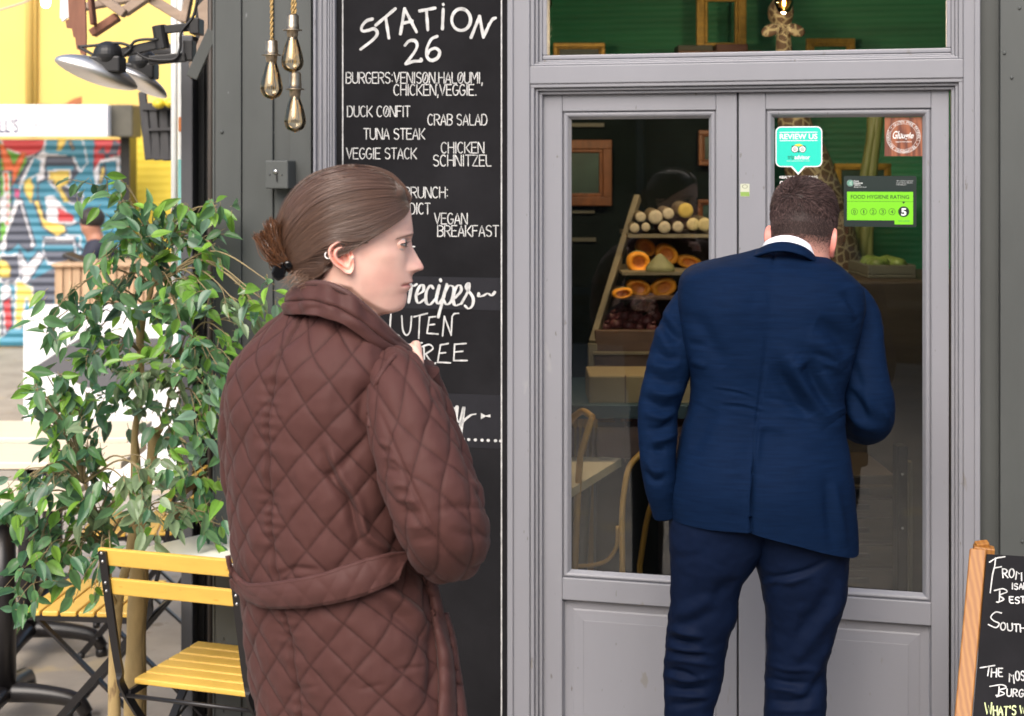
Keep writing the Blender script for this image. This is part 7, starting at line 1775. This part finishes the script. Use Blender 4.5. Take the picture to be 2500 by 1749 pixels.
m = MB(); P = [coat_depth(*Z('R8', x, y))[0] for x, y in ((1515, 190), (1545, 260), (1575, 360))]; P = np.array(P); P[:, 1] -= .022; m.tube(smooth_path(P, 5), .006, 8, flat=.5); m.build('belt_loop', m_coat, coat_o, True)
# trousers and shoes below the hem (out of the picture)
m_jean = mk_cloth('dark_denim', (.02, .022, .03), .7, 700)
m = MB()
for sg in (1, -1):
    hip = px+latw*.075*sg; P = smooth_path([np.array([hip[0], hip[1], .86]), np.array([hip[0], hip[1], .5])+fww*.02, np.array([hip[0], hip[1], .08])-fww*.01], 8); m.tube(P, np.linspace(.070, .055, len(P)), 20)
m.build('trousers', m_jean, person_w, True)
for sg in (1, -1):
    hip = px+latw*.075*sg; c_ = np.array([hip[0], hip[1], 0]); m = MB(); Pp = smooth_path([c_-fww*.06+EZ*.04, c_+fww*.03+EZ*.045, c_+fww*.13+EZ*.035, c_+fww*.20+EZ*.025], 6); m.tube(Pp, np.linspace(.038, .026, len(Pp)), 16); m.build('shoe', m_rub, person_w, True)
# ------------------------------------------------------------------ man in the navy suit
YM = 3.45; KM = F/YM
SKM = np.array((.66, .33, .26))
person_m = thing('person', 'man in a navy blue suit seen from behind, leaning to look through the door glass', 'person', (W(1870, 0, YM)[0], YM, 0))
m_suit = mk_cloth('navy_wool', (.0027, .0105, .034), .75, 1300, .0, .2, 60, .05, 22, .16, stretch=(.25, .25, 4))
m_suit_t = mk_cloth('navy_wool_trousers', (.0034, .0082, .026), .6, 1300, .0, .12, 30, .06, 18, .14)
m_shirt = mk_cloth('white_shirt', (.78, .80, .86), .6, 1500, .1, .02)
# ---- jacket body
LV = [(613, 1862, 1986), (622, 1830, 2008), (634, 1776, 2034), (645, 1730, 2052), (658, 1694, 2068), (678, 1672, 2090), (705, 1663, 2112), (745, 1660, 2118), (800, 1662, 2106), (860, 1672, 2088), (914, 1684, 2070), (980, 1684, 2054), (1036, 1674, 2056), (1092, 1661, 2066), (1148, 1640, 2074), (1187, 1628, 2078), (1225, 1628, 2082), (1262, 1633, 2084)]
LVs = levels(LV, 330); NC = 380
def lean_y(v): return np.interp(v, [580, 640, 760, 900, 1100, 1262], [.10, .07, .035, .005, -.02, -.035])
G = np.array([ring(l, r, v, YM, np.interp(v, [596, 640, 700, 1262], [.72, .62, .60, .56]), math.radians(3), NC, np.interp(v, [620, 660, 860, 1000], [2.3, 3.0, 2.9, 2.4]), lean_y(v)) for v, l, r in LVs])
N = grid_normals(G)
uvg = proj(G)
# back shape: shoulder blades, hollow of the spine, waist
back = sstep(.1, -.5, N[..., 1])
def blob(u, v, su, sv): return np.exp(-((uvg[..., 0]-u)/su)**2-((uvg[..., 1]-v)/sv)**2)*back
D = .010*blob(1770, 780, 75, 95)+.010*blob(1990, 790, 70, 95)-.010*blob(1860, 1010, 60, 120)-.005*blob(1880, 760, 26, 140)+.012*blob(1760, 1180, 90, 90)+.014*blob(1940, 1190, 90, 90)
seam_u = np.interp(uvg[..., 1], [600, 811, 1036, 1150, 1263], [1890, 1877, 1847, 1838, 1832])
D -= .0050*np.exp(-((uvg[..., 0]-seam_u)/3.2)**2)*back
FS = [('G', [(1310, 640), (1400, 680), (1480, 760), (1530, 860)], 24, -.011), ('G', [(1240, 760), (1380, 800), (1500, 940)], 30, .006), ('G', [(1290, 830), (1450, 900)], 10, -.003), ('G', [(1320, 870), (1460, 940)], 9, .003),
      ('G', [(1110, 860), (1200, 1000), (1330, 1180), (1420, 1290)], 26, .016), ('G', [(1060, 900), (1150, 1060), (1290, 1250)], 24, -.015), ('G', [(1230, 900), (1330, 1080), (1420, 1220)], 22, -.014), ('G', [(1340, 960), (1420, 1130), (1480, 1250)], 18, .011), ('G', [(1180, 880), (1240, 940)], 16, .006),
      ('G', [(640, 1050), (780, 1075), (920, 1110)], 4.5, .0032), ('G', [(660, 1070), (800, 1095), (900, 1130)], 5, -.0035), ('G', [(700, 1155), (850, 1170), (960, 1200), (1010, 1240)], 5, .0042), ('G', [(720, 1180), (860, 1195), (950, 1225)], 6, -.004), ('G', [(760, 1210), (900, 1240), (1060, 1260)], 6, .003), ('G', [(1080, 1240), (1240, 1260), (1370, 1300)], 6, .0035), ('G', [(1000, 1130), (1180, 1170), (1300, 1230)], 8, -.003),
      ('G', [(470, 590), (560, 640), (640, 780), (720, 930)], 22, -.006), ('G', [(490, 770), (600, 790)], 9, -.003), ('G', [(500, 880), (610, 930)], 10, .003), ('G', [(900, 1330), (1010, 1310), (1110, 1340)], 12, .004), ('G', [(560, 1180), (480, 1340), (400, 1540)], 18, .005), ('G', [(640, 1200), (580, 1340), (520, 1500)], 20, -.004),
      ('G', [(960, 1290), (940, 1400), (920, 1590)], 10, .004), ('H', [(1420, 60), (1460, 200), (1520, 330)], 14, .005), ('H', [(1380, 40), (1400, 200), (1420, 330)], 14, -.004), ('G', [(560, 330), (760, 300), (980, 310)], 16, .002), ('G', [(1090, 330), (1300, 370), (1560, 460)], 14, .0025), ('G', [(1500, 420), (1560, 560), (1600, 640)], 16, -.005), ('G', [(1480, 500), (1580, 620)], 12, .005),
      ('G', [(700, 480), (900, 520)], 40, .003)]
FS = [(z_, p_, w_, a_*(1.7 if w_ > 7 else .6)) for z_, p_, w_, a_ in FS]
D += folds(G, N, FS)
D += .0016*vnoise(G, 11., 2., 3)+.0007*vnoise(np.stack([G[..., 0]*.6, G[..., 1], G[..., 2]*2.2], -1), 24., 12., 2)
G = G+N*D[..., None]
# the hem hangs lower on the right; a centre vent opens below the seat
uvg = proj(G); tt_ = sstep(1080, 1262, np.array([v for v, _, _ in LVs]))[:, None]
hemv = np.interp(uvg[..., 0], [1620, 1731, 1828, 1838, 1948, 2084], [1253, 1261, 1263, 1267, 1293, 1333])
G[..., 2] -= tt_**2*(hemv-1262)/KM
vent = sstep(1085, 1200, uvg[..., 1])*back
su = uvg[..., 0]-np.interp(uvg[..., 1], [1036, 1150, 1263], [1847, 1838, 1832])
G[..., 1] += np.where((su > -1) & (su < 24), .014*vent*np.exp(-np.clip(su, 0, 99)/11), 0); G[..., 1] -= np.where((su <= -1) & (su > -30), .006*vent*np.exp(su/14), 0)
jacket = MB(); jacket.grid(G, True, True, False)
lowr = G[-1]; inn = lowr*1.; c_ = lowr.mean(0); inn = c_+(lowr-c_)*np.array([.965, .94, 1]); jacket.grid(np.array([lowr, inn, inn+np.array([0, 0, .08])]), True)
JG, JN, JUV = G, grid_normals(G), proj(G)
def jsleeve(path, rad, rows, n, segs, seed, flat=.9):
    P, L, r, Gs = tube_cols(path, rad, rows, n, flat, (0, 1, 0)); Ns = grid_normals(Gs)
    segs = [(z_, p_, w_, a_*1.45) for z_, p_, w_, a_ in segs]; Dq = .0022*vnoise(np.stack([Gs[..., 0], Gs[..., 1], Gs[..., 2]*1.3], -1), 12., seed, 3)+.0008*vnoise(Gs, 40., seed+3, 2)+folds(Gs, Ns, segs)
    return Gs+Ns*(Dq*sstep(0, .04, L)[:, None])[..., None]
LA = [W(1716, 706, 3.55), W(1697, 724, 3.54), W(1676, 770, 3.515), W(1647, 850, 3.48), W(1625, 930, 3.455), W(1608, 1000, 3.435), W(1605, 1070, 3.42), W(1606, 1130, 3.405), W(1612, 1180, 3.40), W(1620, 1226, 3.41), W(1627, 1254, 3.42)]
GL = jsleeve(LA, [.026, .040, .050, .0535, .0505, .0465, .0445, .041, .037, .033, .031], 200, 110, [
    ('G', [(300, 620), (360, 700), (440, 760)], 12, -.008), ('G', [(330, 560), (400, 660), (450, 720)], 12, .006), ('G', [(280, 660), (330, 760), (380, 860)], 12, .005), ('G', [(250, 800), (320, 860), (430, 880)], 14, -.007), ('G', [(240, 900), (340, 930), (440, 900)], 12, .006), ('G', [(200, 960), (320, 1020), (430, 1030)], 13, -.007),
    ('G', [(230, 1080), (330, 1110), (420, 1090)], 11, .008), ('G', [(190, 1130), (300, 1190), (400, 1190)], 12, -.008), ('G', [(200, 1230), (310, 1260), (380, 1230)], 9, .007), ('G', [(210, 1330), (300, 1330), (390, 1280)], 10, -.007), ('G', [(240, 1420), (320, 1400), (390, 1370)], 10, .008), ('G', [(250, 1470), (340, 1470)], 9, -.006), ('E', [(640, 560), (700, 640), (780, 640)], 9, .006), ('E', [(620, 650), (700, 720), (780, 700)], 8, -.006)], 4.)
jacket.grid(GL, True, True, True)
RA = [W(2044, 716, 3.56), W(2078, 730, 3.54), W(2096, 772, 3.525), W(2099, 850, 3.49), W(2107, 925, 3.465), W(2121, 985, 3.455), W(2121, 1020, 3.475), W(2110, 1034, 3.53), W(2085, 1030, 3.60), W(2058, 1012, 3.67), W(2040, 996, 3.715)]
GR = jsleeve(RA, [.026, .040, .048, .0540, .058, .0590, .0580, .0540, .0490, .0430, .036], 200, 110, [
    ('G', [(1600, 560), (1580, 700), (1540, 860)], 12, .005), ('G', [(1680, 480), (1720, 640), (1760, 900)], 18, .003), ('G', [(1530, 1190), (1600, 1290), (1720, 1330)], 12, .008), ('G', [(1530, 1080), (1600, 1180), (1650, 1280)], 12, -.007), ('G', [(1620, 1050), (1660, 1160), (1700, 1240)], 12, .005), ('G', [(1560, 900), (1590, 1000), (1640, 1100)], 12, -.005), ('G', [(1760, 1200), (1800, 1290)], 7, .004)], 8.)
jacket.grid(GR, True, True, True)
jk = jacket.build('jacket', m_suit, person_m, True)
m = MB()      # jacket collar: a folded band round the neck
JC_T = smooth_path([W(1838, 624, 3.54), W(1857, 608, 3.49), W(1886, 596, 3.463), W(1918, 593, 3.458), W(1950, 600, 3.446), W(1976, 615, 3.458), W(1994, 637, 3.487), W(2004, 665, 3.53)], 8)
JC_B = smooth_path([W(1820, 636, 3.53), W(1847, 626, 3.463), W(1884, 616, 3.438), W(1920, 615, 3.434), W(1956, 624, 3.428), W(1984, 639, 3.443), W(2008, 658, 3.475), W(2016, 682, 3.52)], 8)
m.grid(np.array([JC_T*(1-t_)+JC_B*t_+np.array([0, -.004*math.sin(math.pi*t_), 0]) for t_ in np.linspace(0, 1, 8)])); m.build('collar', m_suit, jk, True, solid=.006)
m = MB(); cT = smooth_path([W(1860, 608, 3.55), W(1873, 588, 3.503), W(1906, 576, 3.477), W(1940, 578, 3.462), W(1969, 592, 3.466), W(1988, 614, 3.49), W(1997, 644, 3.535)], 8); cB = smooth_path([W(1858, 628, 3.54), W(1872, 610, 3.493), W(1906, 599, 3.467), W(1940, 600, 3.454), W(1972, 614, 3.460), W(1992, 636, 3.485), W(2001, 664, 3.53)], 8)
m.grid(np.array([cT*(1-t_)+cB*t_ for t_ in np.linspace(0, 1, 5)])); m.build('shirt_collar', m_shirt, person_m, True, solid=.004)
m_btn = mk('brown_button', (.12, .06, .03), .3)
for x, y in ((658, 775), (680, 815), (700, 850), (722, 890)):
    m = MB(); c_ = WZ('E', x, y, 3.395); m.lathe([(.0001, .004), (.0052, .0035), (.006, .002), (.0055, 0)], 14, c_, axis=(-.75, -.6, 0)); m.build('cuff_button', m_btn, jk, True)
# ---- trousers
def leg(tab, rows, n, segs, seed):
    T = levels(tab, rows); Gs = np.array([ring(l, r, v, 3.425+np.interp(v, [1180, 1400, 1650, 2250], [0, -.01, .02, .0]), .82, 0, n, 2.2) for v, l, r in T]); Ns = grid_normals(Gs)
    segs = [(z_, p_, w_, a_*1.1) for z_, p_, w_, a_ in segs]; Dq = .0030*vnoise(np.stack([Gs[..., 0], Gs[..., 1], Gs[..., 2]*1.5], -1), 11., seed, 3)+.0012*vnoise(Gs, 42., seed, 2)+folds(Gs, Ns, segs); return Gs+Ns*Dq[..., None]
tro = MB()
tro.grid(leg([(1170, 1640, 1880), (1250, 1636, 1892), (1310, 1635, 1880), (1374, 1637, 1846), (1433, 1639, 1809), (1508, 1633, 1797), (1545, 1627, 1783), (1579, 1623, 1777), (1616, 1622, 1769), (1691, 1621, 1757), (1749, 1621, 1742), (1900, 1622, 1733), (2100, 1628, 1730), (2290, 1630, 1738)], 260, 130, [
    ('H', [(370, 1040), (470, 1060), (580, 1085)], 8, .009), ('H', [(350, 1090), (460, 1130), (540, 1130)], 8, -.009), ('H', [(340, 1150), (470, 1170), (640, 1190)], 7, .007), ('H', [(340, 1185), (480, 1210), (600, 1200)], 7, -.007), ('H', [(335, 1240), (470, 1240), (640, 1270)], 7, .006), ('H', [(340, 1300), (450, 1320), (560, 1370)], 7, -.007),
    ('H', [(340, 1340), (470, 1370), (620, 1350)], 7, .007), ('H', [(340, 1400), (450, 1440), (600, 1420)], 8, -.008), ('H', [(350, 1470), (460, 1470), (620, 1490)], 8, .007), ('H', [(350, 1530), (480, 1530), (610, 1500)], 8, -.006), ('H', [(380, 950), (500, 900), (640, 830)], 18, .006), ('H', [(390, 1000), (520, 990), (640, 930)], 14, -.006), ('H', [(380, 560), (480, 560), (600, 540)], 12, -.003), ('H', [(640, 860), (730, 760), (800, 700)], 18, -.006)], 6.), True, True, True)
tro.grid(leg([(1170, 1820, 2080), (1250, 1815, 2080), (1310, 1828, 2076), (1374, 1842, 2069), (1404, 1851, 2067), (1486, 1867, 2056), (1560, 1871, 2034), (1616, 1870, 2018), (1672, 1867, 2017), (1749, 1866, 2017), (1900, 1874, 2012), (2100, 1882, 2004), (2290, 1884, 2002)], 260, 130, [
    ('H', [(980, 700), (1130, 690), (1280, 650), (1420, 570)], 7, -.008), ('H', [(990, 730), (1150, 720), (1300, 680)], 9, .007), ('H', [(1000, 800), (1060, 740), (1110, 720)], 9, -.005), ('H', [(1500, 720), (1440, 900), (1300, 1080), (1170, 1230)], 20, .009), ('H', [(1470, 640), (1380, 850), (1240, 1040), (1120, 1200)], 18, -.007), ('H', [(1400, 1150), (1330, 1260), (1270, 1390)], 16, .008),
    ('H', [(1000, 1270), (1150, 1300), (1320, 1290)], 7, .005), ('H', [(1000, 1350), (1130, 1390), (1260, 1390)], 8, -.007), ('H', [(1000, 1420), (1120, 1430), (1250, 1470)], 8, .006), ('H', [(1000, 1500), (1150, 1510), (1300, 1480)], 9, -.006), ('H', [(1000, 1560), (1150, 1570), (1330, 1560)], 9, .006), ('H', [(1210, 1560), (1300, 1440), (1370, 1330)], 12, -.005)], 16.), True, True, True)
tro.build('trousers', m_suit_t, person_m, True)
# ---- body: head with face, neck, hidden frame and hands in one mesh
YHd = 3.56; KH = F/YHd
hcM = W(1961, 562, YHd); fwd = np.array([.30, .92, -.30]); fwd /= np.linalg.norm(fwd); upM = np.array([.10, .22, .97]); upM -= fwd*(fwd@upM); upM /= np.linalg.norm(upM); rt = np.cross(fwd, upM)   # rt: his right
def mp(f, r, u): return hcM+np.multiply.outer(f, fwd)+np.multiply.outer(r, rt)+np.multiply.outer(u, upM)
zt_m = np.array([(.112, .002, .0, .0), (.108, .028, .045, -.05), (.098, .048, .070, -.072), (.080, .062, .086, -.088), (.055, .071, .094, -.097), (.025, .0745, .097, -.100), (-.005, .0735, .095, -.098), (-.035, .070, .094, -.089), (-.060, .066, .094, -.075), (-.080, .064, .093, -.064), (-.100, .061, .088, -.058), (-.120, .058, .070, -.058), (-.14, .058, .035, -.058), (-.17, .060, .03, -.058), (-.22, .062, .03, -.058)])
us = np.concatenate([np.linspace(.112, -.22, 130)]); nh = 120; a = np.arange(nh)*2*math.pi/nh; HG = []
TT = zt_m[::-1]
for u_ in us:
    w, xf, xb = (np.interp(u_, TT[:, 0], TT[:, k]) for k in (1, 2, 3)); xc = 0.0 if u_ > -.1 else -.01; c, s = np.cos(a), np.sin(a)
    f = np.where(c > 0, np.abs(c)**.95*(xf-xc), -np.abs(c)**.95*(xc-xb))+xc; r = np.sign(s)*np.abs(s)**.92*w
    # nose, brow, lips
    f = f+np.where(c > .5, .026*np.exp(-((u_+.045)/.016)**2)*np.exp(-(r/.014)**2)+.012*np.exp(-((u_+.02)/.02)**2)*np.exp(-(r/.010)**2)+.005*np.exp(-((u_+.082)/.01)**2)*np.exp(-(r/.022)**2)-.006*np.exp(-((u_+.004)/.012)**2)*np.exp(-((np.abs(r)-.032)/.014)**2), 0)
    sh = np.array([0, 0, 0.]) if u_ > -.1 else np.array([0, (-.1-u_)*.30, 0])
    HG.append(mp(f, r, np.full(nh, u_))+sh)
HG = np.array(HG); NH_ = grid_normals(HG); uu = np.repeat(us[:, None], nh, 1); frn = np.cos(a)[None, :]*np.ones_like(uu)
colM = np.tile(SKM, (*uu.shape, 1))
# hairline: short at nape and sides, faded; beard stubble on the jaw
nap_u = np.where(frn < 0, -.055-.012*np.clip(-frn, 0, 1), np.interp(frn, [0, .45, .75, 1], [-.045, .02, .065, .075]))
fade = sstep(-.012, .05, uu-nap_u); 
hn = vnoise(HG, 260., 1., 2)
colM = colM*(1-(.90*fade**.8)[..., None])+np.array((.05, .032, .030))*(.90*fade**.8)[..., None]
stub = sstep(-.055, -.085, uu)*sstep(.05, .35, frn)*sstep(-.135, -.115, uu); colM = colM*(1-.6*stub[..., None])+np.array((.14, .07, .05))*.6*stub[..., None]
pink = sstep(-.07, -.13, uu)*sstep(.2, -.2, frn); colM = colM*(1-.35*pink[..., None])+np.array((.70, .27, .21))*.35*pink[..., None]
bm_ = MB(); bm_.grid(HG, True, True, True, col=colM.reshape(-1, 3))
for sg in (1, -1):     # ears
    o_ = smooth_path([(.006, -.038), (-.014, -.022), (-.022, .004), (-.016, .026), (.002, .033), (.016, .024), (.016, .0), (.014, -.026), (.006, -.038)], 6)[:-1]; Ge = []; Ce = []
    for t_ in np.linspace(1, .05, 12):
        q = o_*t_; lift_ = .0065+.0085*np.clip(-o_[:, 0]/.022, 0, 1)*t_+.006*math.exp(-((t_-.9)/.1)**2)-.008*float(sstep(.55, .2, t_))
        Ge.append(mp(q[:, 0]-.010, sg*((.0625 if sg > 0 else .0655)+lift_), q[:, 1]-.028)); Ce.append(np.tile(np.array((.74, .27, .22)), (len(q), 1)))
    Ge.insert(0, mp(o_[:, 0]*.8-.004, np.full(len(o_), sg*.055), o_[:, 1]*.85-.028)); Ce.insert(0, Ce[0]*.9)
    Ge = np.array(Ge); bm_.grid(Ge, True, False, True, col=np.array(Ce).reshape(-1, 3))
pv = W(1855, 1225, 3.435); ch_ = W(1885, 800, 3.47); nkM = mp(-.01, 0., -.17)
V = [pv, W(1860, 1050, 3.45), ch_, nkM, LA[2], LA[5], LA[9], RA[2], RA[6], RA[10]]
E = [(0, 1), (1, 2), (2, 3), (2, 4), (4, 5), (5, 6), (2, 7), (7, 8), (8, 9)]; R = [.06, .06, .055, .045, .03, .03, .024, .03, .034, .026]
for uh, pts in ((1735, [(1735, 1400), (1695, 1620), (1680, 2180)]), (1965, [(1960, 1400), (1940, 1620), (1942, 2180)])):
    k0 = 0
    for i, (u, v) in enumerate(pts):
        V.append(W(u, v, 3.425)); R.append((.040, .022, .018)[i]); E.append((k0, len(V)-1)); k0 = len(V)-1
    c_ = V[k0].copy(); V.append(np.array([c_[0], c_[1]+.14, .035])); R.append(.03); E.append((k0, len(V)-1))
hv, he, hr = hand_skeleton(LA[-2], np.array([.78, .35, -.5]), np.array([.1, 1., 0]), np.array([1., 0, 0]), .165, .35, thumb_side=1); k = len(V); V.extend(hv); R.extend(hr); E.append((6, k)); E.extend([(p+k, q+k) for p, q in he])
hv, he, hr = hand_skeleton(RA[-1], np.array([-.45, .3, .5]), np.array([.3, .1, .8]), np.array([-.2, -.9, .2]), .185, .8, thumb_side=1); k = len(V); V.extend(hv); R.extend(hr); E.append((9, k)); E.extend([(p+k, q+k) for p, q in he])
bv, bf = skin_body(V, E, R, 2); bm_.add(bv, bf, SKM)
bodym = bm_.build('body', m_skin, person_m, True, attr=True)
# eyes (seen only as a reflection)
for sg in (1, -1):
    m = MB(); m.ball(mp(.082, sg*.032, -.006), .0115, 16, col=(.6, .56, .54)); m.build('eye', m_eye, bodym, True, attr=True)
# ---- short hair: tapered strands lying forward and to the side, cropped close at the nape
m_hair_m = mk('short_brown_hair', (.05, .03, .025), .5, attr=True, spec=.2); hairm = MB(); HRn = random.Random(9)
hi_rows = len(us); cand = []
for i in range(hi_rows):
    for j in range(nh):
        if fade[i, j] > .03: cand.append((i, j))
for q_ in range(15000):
    i, j = HRn.choice(cand); top_ = sstep(.0, .075, uu[i, j]); L_ = .0012+.0040*float(fade[i, j])**2+.0165*float(top_)
    if HRn.random() > fade[i, j]*1.3: continue
    j2 = (j+1) % nh; t_ = HRn.random(); P0 = HG[i, j]*(1-t_)+HG[i, j2]*t_; P0 = P0+(HG[min(i+1, hi_rows-1), j]-HG[i, j])*HRn.random()
    n_ = NH_[i, j]; tan = -upM*(1-top_)*1.0+fwd*top_*.9+rt*(.45*top_+HRn.gauss(0, .30))+upM*HRn.gauss(0, .2)*top_
    tan = tan-n_*(tan@n_); tan /= np.linalg.norm(tan)+1e-6; lift = .25+.4*top_+HRn.gauss(0, .12)
    P1 = P0+(tan*.5+n_*lift*.7)*L_*.55; P2 = P0+(tan*1.0+n_*lift*.55)*L_
    hairm.grid(tube_grid(np.array([P0-n_*.001, P1, P2]), np.array([.0007, .0006, .0002])*(1+.5*top_), 3), True, col=np.array((.052, .032, .030))*HRn.uniform(.35, 2.2))
capG = HG+NH_*(.0045*sstep(.01, .08, uu)*sstep(.0, .9, fade)+.0008-.0012*(fade < .5))[..., None]
capG += NH_*(.0022*vnoise(HG, 70., 3., 2)*sstep(.0, .06, uu))[..., None]
fl = []
for i in range(hi_rows-1):
    for j in range(nh):
        if fade[i, j] > .85: fl.append((i*nh+j, i*nh+(j+1) % nh, (i+1)*nh+(j+1) % nh, (i+1)*nh+j))
hairm.add(capG.reshape(-1, 3), fl+[tuple(range(nh))], np.array((.030, .019, .017)))
hairm.build('hair', m_hair_m, person_m, True, attr=True)
# shoes and the phone-free right hand are hidden; simple leather shoes under the trousers
m_shoe = mk('brown_leather', (.05, .025, .015), .35)
for u in (1680, 1942):
    c_ = W(u, 2200, 3.425); c_[2] = 0; P = smooth_path([c_+np.array([0, -.07, .045]), c_+np.array([0, .03, .05]), c_+np.array([0, .14, .04]), c_+np.array([0, .22, .03])], 6)
    m = MB(); m.tube(P, np.linspace(.042, .03, len(P)), 18); m.build('shoe', m_shoe, person_m, True)
